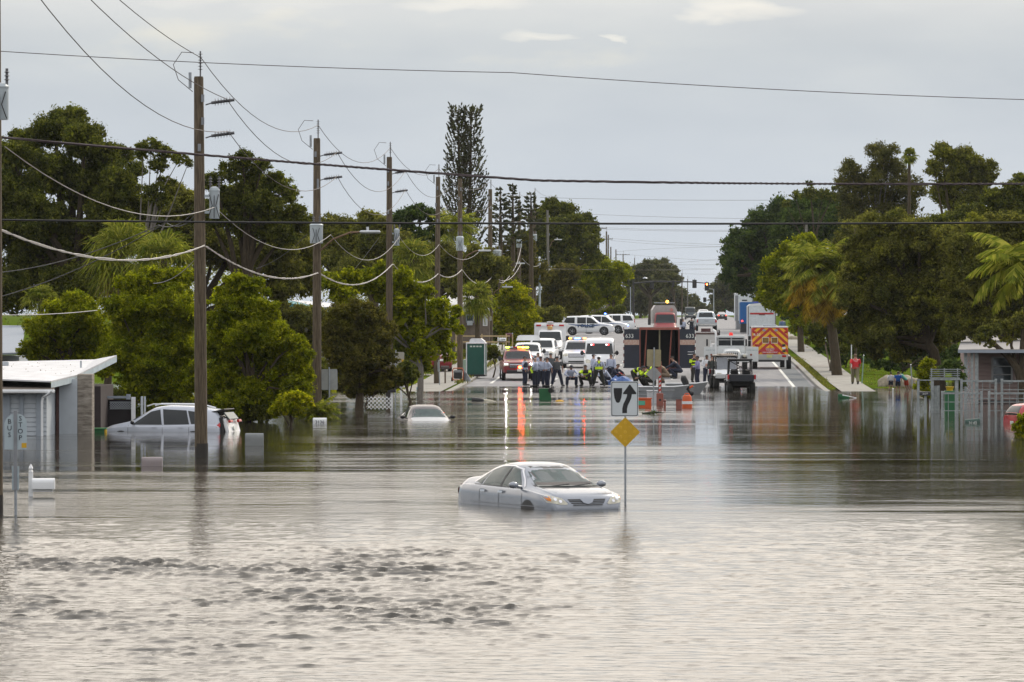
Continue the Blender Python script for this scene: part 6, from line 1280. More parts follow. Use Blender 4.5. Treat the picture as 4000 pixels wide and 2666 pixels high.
for sg in (1, -1):
    for k in range(-3, 8):
        c = .55+k*.46; P = [(0, c), (0, c+.23), (1.22*sg, c+.23-1.10), (1.22*sg, c-1.10)]
        r_ = clip_poly(P, -1.19 if sg < 0 else 0, 0 if sg < 0 else 1.19, 1.0, 2.76)
        if r_ and len(r_) > 2: mb.poly([(-.006, a, b) for a, b in r_])
mb.build('chevron', YL, t, smooth=False)
for sg in (1, -1):
    d = MB().bb(-.035, -.012, min(sg*.02, sg*.58), max(sg*.02, sg*.58), 1.05, 2.52, .004).build('rear_door', RD, t, smooth=False)
    m2 = MB()
    for k in range(-3, 8):
        c = .55+k*.46; P = [(0, c), (0, c+.23), (1.22*sg, c+.23-1.10), (1.22*sg, c-1.10)]; r_ = clip_poly(P, sg*.57 if sg < 0 else .03, -.03 if sg < 0 else .57, 1.42, 2.5)
        if r_ and len(r_) > 2: m2.poly([(-.039, a, b) for a, b in r_])
    m2.build('door_chevron', YL, d, smooth=False)
    fr = MB().bb(-.05, -.041, min(sg*.08, sg*.52), max(sg*.08, sg*.52), 1.74, 2.16, .003).build('window', WHITE, d, smooth=False); MB().bb(-.056, -.052, min(sg*.10, sg*.50), max(sg*.10, sg*.50), 1.77, 2.13).build('pane', M('rust_glass', (.16, .08, .03), .15, col2=(.3, .17, .03), scale=4), fr, smooth=False)
    MB().bb(-.04, -.008, min(sg*.96, sg*1.16), max(sg*.96, sg*1.16), 2.42, 2.56).build('warning_lamp', REDL, t); MB().bb(-.04, -.008, min(sg*.3, sg*.5), max(sg*.3, sg*.5), 2.56, 2.68).build('scene_lamp', STEEL, t)
    for zz, m_ in ((1.62, BLACKP), (1.42, WHITE), (1.22, BLACKP)): MB().box((-.02, sg*-.93 if 0 else -.93*sg, zz), (.03, .22, .14), .02).build('tail_lamp', m_ if sg > 0 else REDL, t)
    mb = MB()
    for x in (1.1,): mb.lathe([(.2, -.3), (.44, -.3), (.44, .02), (.2, .02)], (x, sg*1.14, .44), 'Y', n=18)
    mb.build('wheel', RUBBER, t); MB().lathe([(.2, -.15), (.44, -.15), (.44, .15), (.2, .15)], (6, sg*.95, .44), 'Y', n=18).build('front_wheel', RUBBER, t)
MB().bb(-.02, .02, -1.2, 1.2, .62, 1.0).build('grey_skirt', M('skirt_grey', (.42, .42, .40), .5), t); MB().bb(-.3, 0, -.75, .95, .50, .64, .02).build('rear_step', BLACKP, t); MB().box((-.03, -.95, .88), (.03, .28, .14), .02).build('brake_lamp', REDL, t)
MB().box((-.03, .05, .86), (.02, .34, .16)).build('number_plate', M('yellow_plate', (.55, .58, .22), .5), t)
TR = Matrix.Rotation(R(-90), 4, 'Z') @ Matrix.Rotation(R(90), 4, 'X')
MB().text('R-33', .24, Matrix.Translation((-.012, .88, 2.32)) @ TR, .002, .01).build('unit_number', WHITE, t)
mb = MB(); mb.text('SARASOTA', .12, Matrix.Translation((-.042, 0, 1.36)) @ TR, .002); mb.text('COUNTY', .12, Matrix.Translation((-.042, 0, 1.25)) @ TR, .002); mb.text('FIRE DEPARTMENT', .12, Matrix.Translation((-.042, 0, 1.13)) @ TR, .002); mb.build('lettering', WHITE, t)
# white box truck ahead of it, blue truck, high white trailer
s = 46; p = G3(2976, s); t = thing('box_truck', 'white box truck with red stripe parked ahead of the rescue truck', 'truck', p, R(88)); 
MB().bb(0, 6.5, -1.2, 1.2, .9, 3.45, .03).build('box_body', M('trailer_white', (.62, .66, .70), .4), t); MB().prism([(-1.2, 0), (-1.0, .16), (0, .24), (1.0, .16), (1.2, 0)], (0, 0, 3.45), 'X', 6.5).build('curved_roof', WHITE, t)
MB().bb(-.02, -.002, -1.0, 1.0, 2.72, 2.86).build('red_stripe', RD, t); MB().bb(-.02, -.002, -1.02, 1.02, 1.55, 1.67).build('navy_stripe', NV, t); MB().bb(-.03, -.002, -.25, .25, 2.66, 2.76).build('crest', M('crest_maroon', (.18, .03, .03), .5), t)
for sg in (-1, 1): MB().bb(-.04, .0, min(sg*1.12, sg*1.2), max(sg*1.12, sg*1.2), 1.0, 3.4).build('door_post', M('brown_grey_edge', (.16, .13, .12), .6), t); MB().lathe([(.2, -.25), (.44, -.25), (.44, .05), (.2, .05)], (1.2, sg*1.1, .44), 'Y', n=16).build('wheel', RUBBER, t)
MB().box((.6, 0, 3.75), (.3, 1.5, .1), .03).build('roof_lights', M('dim_blue_lamps', (.08, .1, .4), .4), t)
s = 38; p = G3(2937, s); t = thing('blue_truck', 'tall blue truck with one red light left of the white box truck', 'truck', p, R(88)); BL = M('bright_blue', (.01, .10, .30), .4)
MB().bb(0, 7, -1.22, 1.22, 1.0, 3.25, .05).build('box_body', BL, t); MB().bb(-.1, 6.5, -1.15, 1.15, .1, 1.0).build('lower_skirt', BLACKP, t); MB().box((-.05, 1.0, 1.3), (.1, .16, .16), .04).build('tail_lamp', M('lamp_tail_bright', (1, .05, .05), .3, emit=8, ecol=(1, .03, .02)), t); MB().box((.2, .75, 3.42), (.3, .55, .14), .04).build('roof_vent', BLACKP, t)
s = 34; p = G3(2914, s); t = thing('white_trailer', 'tallest white trailer looming behind the blue truck', 'trailer', p, R(88)); MB().bb(0, 10, -1.25, 1.25, 1.0, 4.05, .03).build('box_body', M('trailer_white', (.5, .5, .5)), t); MB().bb(-.03, 10.1, -1.3, 1.3, 4.05, 4.2, .03).build('roof', WHITE, t); MB().bb(-.05, .0, .9, 1.25, 1.0, 3.9).build('dark_edge', GREYM, t); MB().bb(0, 9, -1.1, 1.1, .05, 1.0).build('lower_skirt', GREYM, t)
# ---------------------------------------------------------------- people
SKIN = M('skin', (.36, .20, .14), .6, var=.06); SKIN2 = M('skin_dark', (.16, .085, .055), .6, var=.06)
LBLUE = M('light_blue_shirt', (.40, .44, .56), .85, var=.1, scale=10); GTEE = M('grey_tee', (.075, .08, .085), .9, var=.15, scale=10); WTEE = M('white_tee', (.62, .63, .66), .85, var=.05)
HAIRD = M('dark_hair', (.02, .015, .012), .8); HAIRB = M('brown_hair', (.14, .085, .05), .8); CAPN = M('navy_cap', (.012, .016, .03), .8); BOOT = M('black_boots', (.012, .012, .012), .6)
def J(kind):
    j = dict(pel=(0, 0, .97), spi=(0, 0, 1.12), che=(0, 0, 1.32), nek=(0, 0, 1.48), hd0=(.012, 0, 1.58), hd1=(.015, 0, 1.70), sh=(0, .185, 1.41), el=(-.02, .25, 1.13), wr=(.06, .26, .90), ha=(.08, .26, .82), hi=(0, .09, .92), kn=(.03, .11, .50), an=(-.01, .13, .09), to=(.17, .16, .035))
    u = {}
    if kind == 'hips': u = dict(el=(-.10, .40, 1.17), wr=(.07, .21, 1.03), ha=(.12, .17, .99))
    if kind == 'hold': u = dict(el=(.03, .26, 1.14), wr=(.25, .12, 1.08), ha=(.31, .06, 1.09))
    if kind == 'pocket': u = dict(el=(-.06, .29, 1.14), wr=(.08, .21, .95), ha=(.10, .18, .88))
    if kind == 'wide': u = dict(kn=(.02, .20, .5), an=(0, .28, .09), to=(.15, .33, .035), el=(0, .30, 1.13), wr=(.05, .30, .90), ha=(.07, .29, .82))
    if kind == 'crouch': u = dict(pel=(-.20, 0, .40), spi=(-.12, 0, .56), che=(.03, 0, .76), nek=(.12, 0, .90), hd0=(.17, 0, 1.0), hd1=(.20, 0, 1.11), sh=(.05, .19, .84), el=(.28, .27, .66), wr=(.46, .12, .55), ha=(.53, .06, .52), hi=(-.17, .10, .38), kn=(.28, .25, .50), an=(.0, .22, .09), to=(.18, .26, .035))
    if kind == 'sit': u = dict(pel=(-.2, 0, .50), spi=(-.15, 0, .66), che=(-.03, 0, .86), nek=(.05, 0, 1.0), hd0=(.10, 0, 1.09), hd1=(.14, 0, 1.2), sh=(-.02, .2, .94), el=(.14, .34, .72), wr=(.30, .16, .58), ha=(.38, .08, .55), hi=(-.17, .1, .46), kn=(.27, .24, .50), an=(.18, .24, .09), to=(.36, .27, .035))
    if kind == 'bend': u = dict(pel=(-.12, 0, .90), spi=(.03, 0, 1.02), che=(.24, 0, 1.04), nek=(.38, 0, 1.0), hd0=(.47, 0, .96), hd1=(.58, 0, .91), sh=(.28, .19, 1.0), el=(.38, .24, .74), wr=(.50, .18, .54), ha=(.55, .15, .46), hi=(-.1, .1, .86), kn=(.02, .13, .48))
    j.update(u); out = {}
    for k, v in j.items():
        if k in ('pel', 'spi', 'che', 'nek', 'hd0', 'hd1'): out[k] = v
        else: out[k+'L'] = v; out[k+'R'] = (v[0], -v[1], v[2])
    if kind == 'walk': out.update(knL=(.18, .10, .52), anL=(.26, .10, .12), toL=(.42, .11, .07), knR=(-.06, -.10, .50), anR=(-.30, -.10, .14), toR=(-.16, -.11, .04), elL=(-.16, .26, 1.14), wrL=(-.12, .26, .92), haL=(-.10, .26, .84), elR=(.08, -.26, 1.13), wrR=(.22, -.24, .95), haR=(.27, -.24, .88))
    if kind == 'lean': 
        for k, (dx, dy, dz) in dict(pel=(-.1, .05, -.06), spi=(.02, .12, -.08), che=(.14, .22, -.1), nek=(.22, .30, -.14), hd0=(.26, .36, -.17), hd1=(.3, .4, -.19)).items(): v = out[k]; out[k] = (v[0]+dx, v[1]+dy, v[2]+dz)
        for k in ('shL', 'shR'): v = out[k]; out[k] = (v[0]+.18, v[1]+.26, v[2]-.12)
        out.update(elL=(.34, .55, 1.02), wrL=(.45, .6, .82), haL=(.5, .62, .75), elR=(.34, .1, .98), wrR=(.48, .2, .78), haR=(.52, .22, .70), hiL=(-.1, .14, .86), hiR=(-.1, -.04, .86), knL=(-.05, .0, .46), anL=(-.14, -.12, .09), toL=(.02, -.1, .035), knR=(-.12, -.18, .46), anR=(-.26, -.32, .09), toR=(-.1, -.32, .035))
    return out
RAD = dict(pel=.125, spi=.115, che=.135, nek=.052, hd0=.072, hd1=.085, sh=.062, el=.040, wr=.027, ha=.030, hi=.092, kn=.055, an=.038, to=.032)
BODY = {}
def body_mesh(kind):
    if kind in BODY: return BODY[kind]
    j = J(kind); names = ['pel', 'spi', 'che', 'nek', 'hd0', 'hd1']; ed = [('pel', 'spi'), ('spi', 'che'), ('che', 'nek'), ('nek', 'hd0'), ('hd0', 'hd1')]
    for sd_ in 'LR':
        names += [a+sd_ for a in ('sh', 'el', 'wr', 'ha', 'hi', 'kn', 'an', 'to')]
        ed += [('che', 'sh'+sd_), ('sh'+sd_, 'el'+sd_), ('el'+sd_, 'wr'+sd_), ('wr'+sd_, 'ha'+sd_), ('pel', 'hi'+sd_), ('hi'+sd_, 'kn'+sd_), ('kn'+sd_, 'an'+sd_), ('an'+sd_, 'to'+sd_)]
    me = bpy.data.meshes.new('b'); me.from_pydata([j[n] for n in names], [(names.index(a), names.index(b)) for a, b in ed], []); o = bpy.data.objects.new('b', me); COL.objects.link(o)
    o.modifiers.new('s', 'SKIN'); sv = me.skin_vertices[0].data
    for i, n in enumerate(names): r = RAD.get(n) or RAD[n[:-1]]; sv[i].radius = (r, r); sv[i].use_root = (i == 0)
    m2 = o.modifiers.new('u', 'SUBSURF'); m2.levels = 1
    dg = bpy.context.evaluated_depsgraph_get(); res = bpy.data.meshes.new_from_object(o.evaluated_get(dg)); bpy.data.objects.remove(o); bpy.data.meshes.remove(me)
    # fingers, thumbs, nose and ears grow out of the same mesh
    mb = MB(); mb.b.from_mesh(res); bpy.data.meshes.remove(res)
    for sd_ in 'LR':
        w, h = Vector(j['wr'+sd_]), Vector(j['ha'+sd_]); d = (h-w).normalized(); side = d.cross(Vector((0, 1, 0)) if abs(d.y) < .7 else Vector((1, 0, 0))).normalized(); inn = side.cross(d)
        for k, L in enumerate((.065, .075, .07, .055)):
            a = h+side*(.024-.016*k); b = a+d*L*.6-inn*.008; c = b+d*L*.5-inn*.022; mb.tube([h+side*(.018-.012*k), a+d*.015, b, c], [.010, .009, .0085, .006], 5)
        mb.tube([w.lerp(h, .45)+side*.02, w.lerp(h, .9)+side*.05, h+side*.055+d*.03], [.012, .011, .008], 5)
    hd = Vector(j['hd0'])*.45+Vector(j['hd1'])*.55; up = (Vector(j['hd1'])-Vector(j['hd0'])).normalized(); fw = Vector((0, 1, 0)).cross(up).normalized()
    if fw.x < 0 and kind != 'bend': fw = -fw
    mb.tube([hd+fw*.07+up*.01, hd+fw*.105-up*.025], [.008, .016], 5)
    for sg in (-1, 1): mb.ball(hd+Vector((0, sg*.082, 0))-up*.01, .022, (.7, .4, 1), 1)
    for p in mb.b.faces: p.smooth = True
    me = bpy.data.meshes.new('body'); mb.b.to_mesh(me); mb.b.free(); me.materials.append(SKIN); BODY[kind] = (me, hd, up, fw); return BODY[kind]
def limb(mb, pts, rad): mb.tube(pts, rad, 9)
def person(label, px, s, yaw, pose='stand', shirt=LBLUE, long=True, pants=NAVY, short=False, hat='cap', hair=HAIRD, skin=SKIN, sc=1.0, vest=None, z=0, extra=None, belly=0, group=None, dy=0):
    p = G3(px, s, z)+Vector((0, dy, 0)); t = thing('person', label, 'person', p, yaw, group); t.scale = (sc*1.13, sc*1.13, sc); j = J(pose); me, hd, up, fw = body_mesh(pose)
    if skin is not SKIN: me = me.copy(); me.materials.clear(); me.materials.append(skin)
    bo = bpy.data.objects.new('body', me); COL.objects.link(bo); bo.parent = t
    V = lambda n: Vector(j[n])
    mb = MB(); c = V('che'); lat = (V('shL')-V('shR')).normalized()
    hem = V('pel')+(V('pel')-V('spi')).normalized()*.06
    mb.tube([hem, V('pel'), V('spi'), c, c.lerp(V('nek'), .55), V('nek')+Vector((0, 0, .0))], [(.165, .125), (.175, .13), (.165+belly*.5, .12+belly), (.20, .135), (.17, .10), (.065, .06)], 14, flat=lat)
    for sd_ in 'LR':
        if long: limb(mb, [c.lerp(V('sh'+sd_), .6), V('sh'+sd_), V('el'+sd_), V('wr'+sd_)], [.075, .075, .055, .042])
        else: limb(mb, [c.lerp(V('sh'+sd_), .6), V('sh'+sd_), V('sh'+sd_).lerp(V('el'+sd_), .75)], [.075, .078, .066])
    so = mb.build('shirt', shirt, t, ang=80)
    mb = MB(); mb.tube([V('pel')+(V('spi')-V('pel'))*.25, V('pel'), V('pel').lerp((V('hiL')+V('hiR'))/2, 1.2)], [(.17, .128), (.172, .135), (.15, .12)], 12, flat=lat)
    for sd_ in 'LR':
        k, a = V('kn'+sd_), V('an'+sd_)
        if short: limb(mb, [V('hi'+sd_)+Vector((0, 0, .03)), V('hi'+sd_).lerp(k, .5), V('hi'+sd_).lerp(k, .9)], [.105, .10, .095])
        else: limb(mb, [V('hi'+sd_)+Vector((0, 0, .03)), V('hi'+sd_).lerp(k, .5), k, k.lerp(a, .55), a+Vector((0, 0, .02))], [.122, .108, .092, .084, .078])
    mb.build('trousers' if not short else 'shorts', pants, t, ang=80)
    for sd_ in 'LR':
        a, b = V('an'+sd_), V('to'+sd_); mb = MB(); d = (b-a); d.z = 0; d.normalize(); mb.tube([a-d*.05+Vector((0, 0, -.02)), a+Vector((0, 0, -.035)), b+Vector((0, 0, .01)), b+d*.05+Vector((0, 0, .005))], [.045, .055, .048, .03], 8); mb.build('boot', BOOT, t)
    R3 = Matrix.Translation(hd) @ (Matrix((fw, Vector((0, 1, 0)), up)).transposed().to_4x4())
    mb = MB(); g = bmesh.ops.create_icosphere(mb.b, subdivisions=2, radius=.107)['verts']
    bmesh.ops.delete(mb.b, geom=[v for v in g if (v.co.z < .012 and v.co.x > -.02) or v.co.z < -.07], context='VERTS')
    bmesh.ops.transform(mb.b, matrix=Matrix.Diagonal((1.02, .9, 1.05, 1)), verts=mb.b.verts); bmesh.ops.transform(mb.b, matrix=R3, verts=mb.b.verts)
    if hat != 'bald': mb.build('hair', hair, t, fixn=False)
    else: mb.b.free()
    if hat in ('cap', 'helmet'):
        mb = MB(); g = bmesh.ops.create_icosphere(mb.b, subdivisions=2, radius=.118 if hat == 'cap' else .15)['verts']; bmesh.ops.delete(mb.b, geom=[v for v in g if v.co.z < .02], context='VERTS')
        mb.box((.13, 0, .035), (.12, .15, .015), .005); bmesh.ops.transform(mb.b, matrix=R3, verts=mb.b.verts); mb.build('cap' if hat == 'cap' else 'helmet', CAPN if hat == 'cap' else WHITE, t, fixn=False)
    mb = MB()
    for sg in (-1, 1): mb.ball(hd+fw*.088+Vector((0, sg*.034, 0))+up*.012, .012, sub=1)
    mb.build('eyes', HAIRD, t)
    if vest:
        mb = MB(); mb.tube([V('spi')-Vector((0, 0, .04)), c, c.lerp(V('nek'), .5)], [(.19, .145), (.218, .15), (.17, .105)], 14, flat=lat, cap=False); mb.build('vest', vest, t, ang=80)
    if extra: extra(t, V, lat)
    return t
def neon_belt(t, V, lat): MB().tube([V('pel')+Vector((0, 0, .02)), V('spi')+Vector((0, 0, .03))], [(.20, .155), (.19, .145)], 14, flat=lat).build('neon_belt', HIVIS, t)
def suspend(t, V, lat):
    neon_belt(t, V, lat); mb = MB()
    for sg in (-1, 1): mb.tube([V('spi')+Vector((-.13, sg*.12, 0)), V('che')+Vector((-.15, sg*.04, 0)), V('nek')+Vector((-.07, sg*.08, -.03))], .016, 5)
    mb.build('suspenders', NAVY, t); MB().tube([V('che')+Vector((-.12, 0, 0)), V('nek')+Vector((-.02, 0, .0))], [(.08, .03), (.07, .05)], 8, flat=lat).build('yellow_collar', HIVIS, t)
def neon_hang(t, V, lat): MB().tube([V('pel')+Vector((.12, .12, .2)), V('pel')+Vector((.12, .16, .02)), V('hiL')+Vector((.06, .1, -.12))], [.05, .09, .06], 8).build('neon_jacket', HIVIS, t)
def stripes(t, V, lat):
    mb = MB()
    for a in (.2, .75): mb.tube([V('pel').lerp(V('che'), a), V('pel').lerp(V('che'), a+.22)], [(.196, .15), (.206, .152)], 14, flat=lat)
    for sd_ in 'LR': mb.tube([V('sh'+sd_).lerp(V('el'+sd_), .1), V('sh'+sd_).lerp(V('el'+sd_), .8)], [.085, .068], 8)
    mb.build('hivis_panels', HIVIS, t)
TURN = M('black_turnout_gear', (.022, .022, .018), .85, var=.3, scale=15); KHAKI = M('khaki_trousers', (.17, .15, .09), .85)
TO = -math.pi/2  # facing the camera
G = 'responders standing at the edge of the flood'
person('man in cap and dark vest over light shirt, standing nearest the water', 2050, 65.8, R(-20), 'pocket', vest=NAVY, group=G)
person('bald man with bright yellow jacket at his waist beside the red pickup', 2091, 66.4, R(150), 'hips', hat='bald', skin=SKIN, extra=neon_hang, group=G)
person('heavy man in light blue shirt and cap facing the water', 2112, 66, R(-80), 'stand', belly=.07, group=G)
person('man in light shirt and cap seen side-on leaning on one leg', 2138, 66.5, R(200), 'hips', group=G)
person('man in grey t-shirt and cap standing with legs apart', 2176, 66, R(-75), 'wide', shirt=GTEE, long=False, group=G)
person('man in light shirt and cap crouching beside the grey t-shirt man', 2230, 66.2, R(-80), 'sit', group=G, sc=1.0)
person('person in yellow and black turnout jacket crouching before the van', 2291, 66, R(-110), 'crouch', shirt=TURN, pants=TURN, hat='none', extra=stripes, group=G, sc=1.08)
person('man in light shirt and dark cap standing in front of the van wheel', 2318, 64.5, R(20), 'stand', group=G)
person('person in white helmet and yellow suspenders seen from behind', 2339, 66, R(95), 'wide', hat='helmet', extra=suspend, pants=TURN, group=G)
person('person in light shirt crouching low behind the helmeted one', 2366, 65.6, R(200), 'crouch', hat='none', hair=HAIRB, group=G)
person('man without hat smiling in light shirt right of the van', 2387, 64.5, R(-120), 'stand', hat='none', group=G)
person('bent figure in yellow striped turnout coat leaning over the blue tarp', 2482, 67, R(-20), 'bend', shirt=TURN, pants=TURN, extra=stripes, group=G, hat='none', sc=1.02)
person('second turnout-coated figure bending by the boat in a dark red helmet', 2528, 67.4, R(200), 'crouch', shirt=TURN, pants=TURN, extra=stripes, group=G, hat='cap', sc=1.12)
person('person in tan trousers crouched under the open trailer', 2592, 64.5, R(180), 'crouch', shirt=M('tan_cloth', (.17, .12, .08), .9), pants=M('tan_cloth', (.17, .12, .08)), group=G, hat='none', sc=1.1)
person('person in navy standing behind the trailer wheels', 2640, 62.5, R(180), 'crouch', shirt=NAVY, group=G, hat='none', sc=1.2)
person('man in lavender shirt and cap looking down by the trailer door', 2725, 65.6, R(190), 'hold', shirt=M('lavender_shirt', (.24, .23, .40), .85), skin=SKIN2, group=G)
person('dark-clothed person with yellow collar half hidden by the trailer door', 2712, 64.2, R(-60), 'stand', shirt=TURN, pants=TURN, extra=stripes, hat='none', group=G)
person('man in white t-shirt holding papers beside the buggies', 2761, 65, R(-85), 'hold', shirt=WTEE, skin=SKIN2, hat='none', group=G, extra=lambda t, V, lat: MB().box(V('haL')*.5+V('haR')*.5+Vector((.03, 0, .05)), (.02, .24, .16)).build('papers', M('pink_paper', (.5, .28, .22), .7), t))
person('dark-jacketed person squeezed between white t-shirt man and buggy', 2782, 65.4, R(-60), 'stand', shirt=M('olive_dark', (.05, .055, .05), .9), hat='none', group=G)
person('man in red t-shirt and khaki trousers walking away on the sidewalk', 3341, 66.5, R(93), 'walk', shirt=M('red_tee', (.55, .02, .03), .8, var=.08), long=False, pants=KHAKI, hat='none', hair=HAIRB, z=.14, sc=1.03,
       extra=lambda t, V, lat: MB().text('RESCUE\nTEAM', .075, Matrix.Translation((-.148, 0, 1.36)) @ Matrix.Rotation(R(-90), 4, 'Z') @ Matrix.Rotation(R(90), 4, 'X'), .001).build('back_lettering', WHITE, t))
person('man in light shirt half hidden behind the heavy man', 2102, 63.8, R(-60), 'stand', group=G, hat='none')
person('man in dark shirt behind the side-on leaning man', 2151, 64, R(-70), 'stand', shirt=GTEE, long=False, group=G)
person('kneeling person in navy at the blue tarp edge', 2404, 65.2, R(-40), 'crouch', shirt=NAVY, hat='none', group=G, sc=1.05)
person('third person in yellow striped coat stooping behind the tan sign', 2556, 66.2, R(170), 'bend', shirt=TURN, pants=TURN, extra=stripes, hat='none', group=G)
GK = 'children by the rock at the water'
person('child in white top and dark shorts left of the blue-shirted boy', 3480, 69.5, R(100), 'stand', shirt=WTEE, pants=NAVY, short=True, hat='none', sc=.60, z=.08, group=GK)
person('boy in blue t-shirt and black shorts by the rock', 3508, 70, R(95), 'stand', shirt=M('royal_blue_tee', (.01, .10, .42), .8), long=False, pants=NAVY, short=True, hat='none', sc=.66, z=.04, group=GK)
person('child in teal top and red shorts leaning over the rock', 3535, 69.5, R(150), 'lean', shirt=M('teal_tee', (.08, .30, .24), .8), long=False, pants=M('red_shorts', (.45, .06, .03), .8), short=True, hat='none', hair=HAIRB, sc=.72, z=.04, group=GK)
person('person in yellow hi-vis vest half hidden by the bush under the oak', 3622, 68, R(200), 'stand', shirt=WTEE, vest=HIVIS, hat='none', skin=SKIN2, z=.1, pants=NAVY)
person('person in light blue shirt at the side of the tanker', 2668, 40.5, R(-60), 'stand', hat='none')
person('officer in black vest marked POLICE standing behind the carried pickup', 2702, 39.5, R(90), 'hips', shirt=M('police_black', (.012, .013, .02), .8), extra=lambda t, V, lat: MB().text('POLICE', .11, Matrix.Translation((-.15, 0, 1.36)) @ Matrix.Rotation(R(-90), 4, 'Z') @ Matrix.Rotation(R(90), 4, 'X'), .001).build('back_lettering', WHITE, t))
person('distant person in blue top walking on the right sidewalk', 3056, 41, R(92), 'walk', shirt=M('steel_blue', (.10, .15, .26), .8), hat='none', z=.1)
person('person with dark hair behind the ambulance roof, left of a pair', 2134, 41, R(90), 'stand', shirt=M('police_black', (.012, .013, .02)), hat='none', z=.2)
person('person in blue cap behind the ambulance roof, right of a pair', 2157, 41, R(90), 'stand', shirt=M('olive_dark', (.05, .055, .05)), hat='cap', z=.2)
# ---------------------------------------------------------------- signs, mailboxes, debris
SIGNW = M('sign_white', (.62, .66, .68), .45, var=.04); SIGNY = M('sign_yellow', (.62, .36, .01), .45, var=.06); SIGNB = M('sign_black', (.012, .012, .014), .5); ALU = M('sign_back_aluminium', (.34, .35, .35), .5, .3)
def rrect(w, h, r, n=5):
    P = []
    for cx_, cy_, a0 in ((w/2-r, h/2-r, 0), (-w/2+r, h/2-r, 90), (-w/2+r, -h/2+r, 180), (w/2-r, -h/2+r, 270)):
        P += [(cx_+r*math.cos(R(a0+90*k/n)), cy_+r*math.sin(R(a0+90*k/n))) for k in range(n+1)]
    return P
s = 176; b = Vector((hx(2443, s), FP/s, -.7)); t = thing('traffic_sign', 'keep-right arrow sign over a yellow diamond on a post by the silver sedan', 'traffic sign', b)
MB().tube([(0, .03, 0), (0, .03, zp(1495, s)+.7)], .024, 8).build('post', STEEL, t)
cz = (zp(1490, s)+zp(1628, s))/2+.7; cx_ = hx(2440, s)-b.x
pn = MB().prism(rrect(.615, .785, .04), (cx_, -.02, cz), 'Y', .012).build('arrow_panel', SIGNW, t, smooth=False)
fr = MB(); a1 = rrect(.585, .755, .035); a2 = rrect(.560, .730, .03); va = fr.verts([(cx_+u, -.024, cz+v) for u, v in a1]); vb = fr.verts([(cx_+u, -.024, cz+v) for u, v in a2])
for k in range(len(a1)): fr.face([va[k], va[(k+1) % len(a1)], vb[(k+1) % len(a1)], vb[k]])
fr.build('black_border', SIGNB, pn, smooth=False)
# arrow swinging right of a shield-shaped island nose
mb = MB(); path = [(.0, -.315), (.0, -.22), (.02, -.13), (.06, -.05), (.095, .03), (.11, .12)]; w = .052; L_, R_ = [], []
for i, (u, v) in enumerate(path):
    a = path[max(0, i-1)]; c = path[min(len(path)-1, i+1)]; dx, dy_ = c[0]-a[0], c[1]-a[1]; l = math.hypot(dx, dy_); L_.append((u-dy_/l*w, v+dx/l*w)); R_.append((u+dy_/l*w, v-dx/l*w))
for i in range(len(path)-1): mb.poly([(cx_+p[0], -.0245, cz+p[1]) for p in (L_[i], R_[i], R_[i+1], L_[i+1])])
mb.poly([(cx_+u, -.0247, cz+v) for u, v in ((-.03, .105), (.25, .105), (.26, .13), (.125, .315), (.10, .315), (-.035, .13))]); ar = mb.build('arrow', SIGNB, pn, smooth=False)
P = [(-.245, .24), (-.055, .24), (-.058, .14), (-.075, .02), (-.105, -.06), (-.13, -.085), (-.17, -.085), (-.195, -.06), (-.225, .02), (-.242, .14)]; mb = MB(); mb.poly([(cx_+u, -.0245, cz+v) for u, v in P]); mb.build('island_symbol', SIGNB, pn, smooth=False)
cz2 = (zp(1632, s)+zp(1746, s))/2+.7; dm = MB().prism([(0, .325), (-.02, .315), (-.315, .02), (-.325, 0), (-.315, -.02), (-.02, -.315), (0, -.325), (.02, -.315), (.315, -.02), (.325, 0), (.315, .02), (.02, .315)], (hx(2442, s)-b.x, -.02, cz2), 'Y', .012).build('yellow_diamond', SIGNY, t, smooth=False)
mb = MB()
for i in range(3):
    for k in range(3): u = (i-k)*.105; v = (i+k-2)*.105; MB().lathe([(.036, 0), (.034, -.006)], (hx(2442, s)-b.x+u, -.021, cz2+v), 'Y', n=12).build('reflector', M('sign_yellow_bright', (.68, .40, .02), .3), dm)
# bus stop
s = 185; b = Vector((hx(61, s), FP/s, -.6)); t = thing('bus_stop_sign', 'pale double-lobed bus stop sign with vertical lettering at the left edge', 'sign', b)
MB().tube([(0, 0, 0), (0, 0, zp(1608, s)+.6)], .03, 8).build('post', STEEL, t); PB = M('bus_sign_pale_blue', (.42, .50, .54), .5, var=.05)
P = [(-.235, -.36), (.24, -.36), (.24, .20), (.225, .27), (.18, .34), (.10, .385), (0, .40), (-.10, .375), (-.19, .30), (-.235, .20)]
pn = MB().prism(P, (0, -.05, zp(1690, s)+.6), 'Y', .012).build('panel', PB, t, smooth=False)
INK = M('dark_ink', (.04, .045, .06), .6); mb = MB()
for k, c in enumerate('BUS'): mb.text(c, .145, face_m((-.125, -.055, zp(1648+26*k, s)+.6)), .002, .005)
for k, c in enumerate('STOP'): mb.text(c, .145, face_m((.105, -.055, zp(1636+25*k, s)+.6)), .002, .005)
mb.build('lettering', INK, pn); MB().bb(.13, .235, -.056, -.051, zp(1750, s)+.6, zp(1731, s)+.6).build('yellow_square', SIGNY, pn); MB().bb(-.035, .035, -.075, -.045, zp(1915, s)+.6, zp(1606, s)+.6).build('perforated_strap', GREYM, pn)
MB().bb(-.075, .075, -.04, -.028, zp(1915, s)+.6, zp(1822, s)+.6).build('timetable_panel', PB, t)
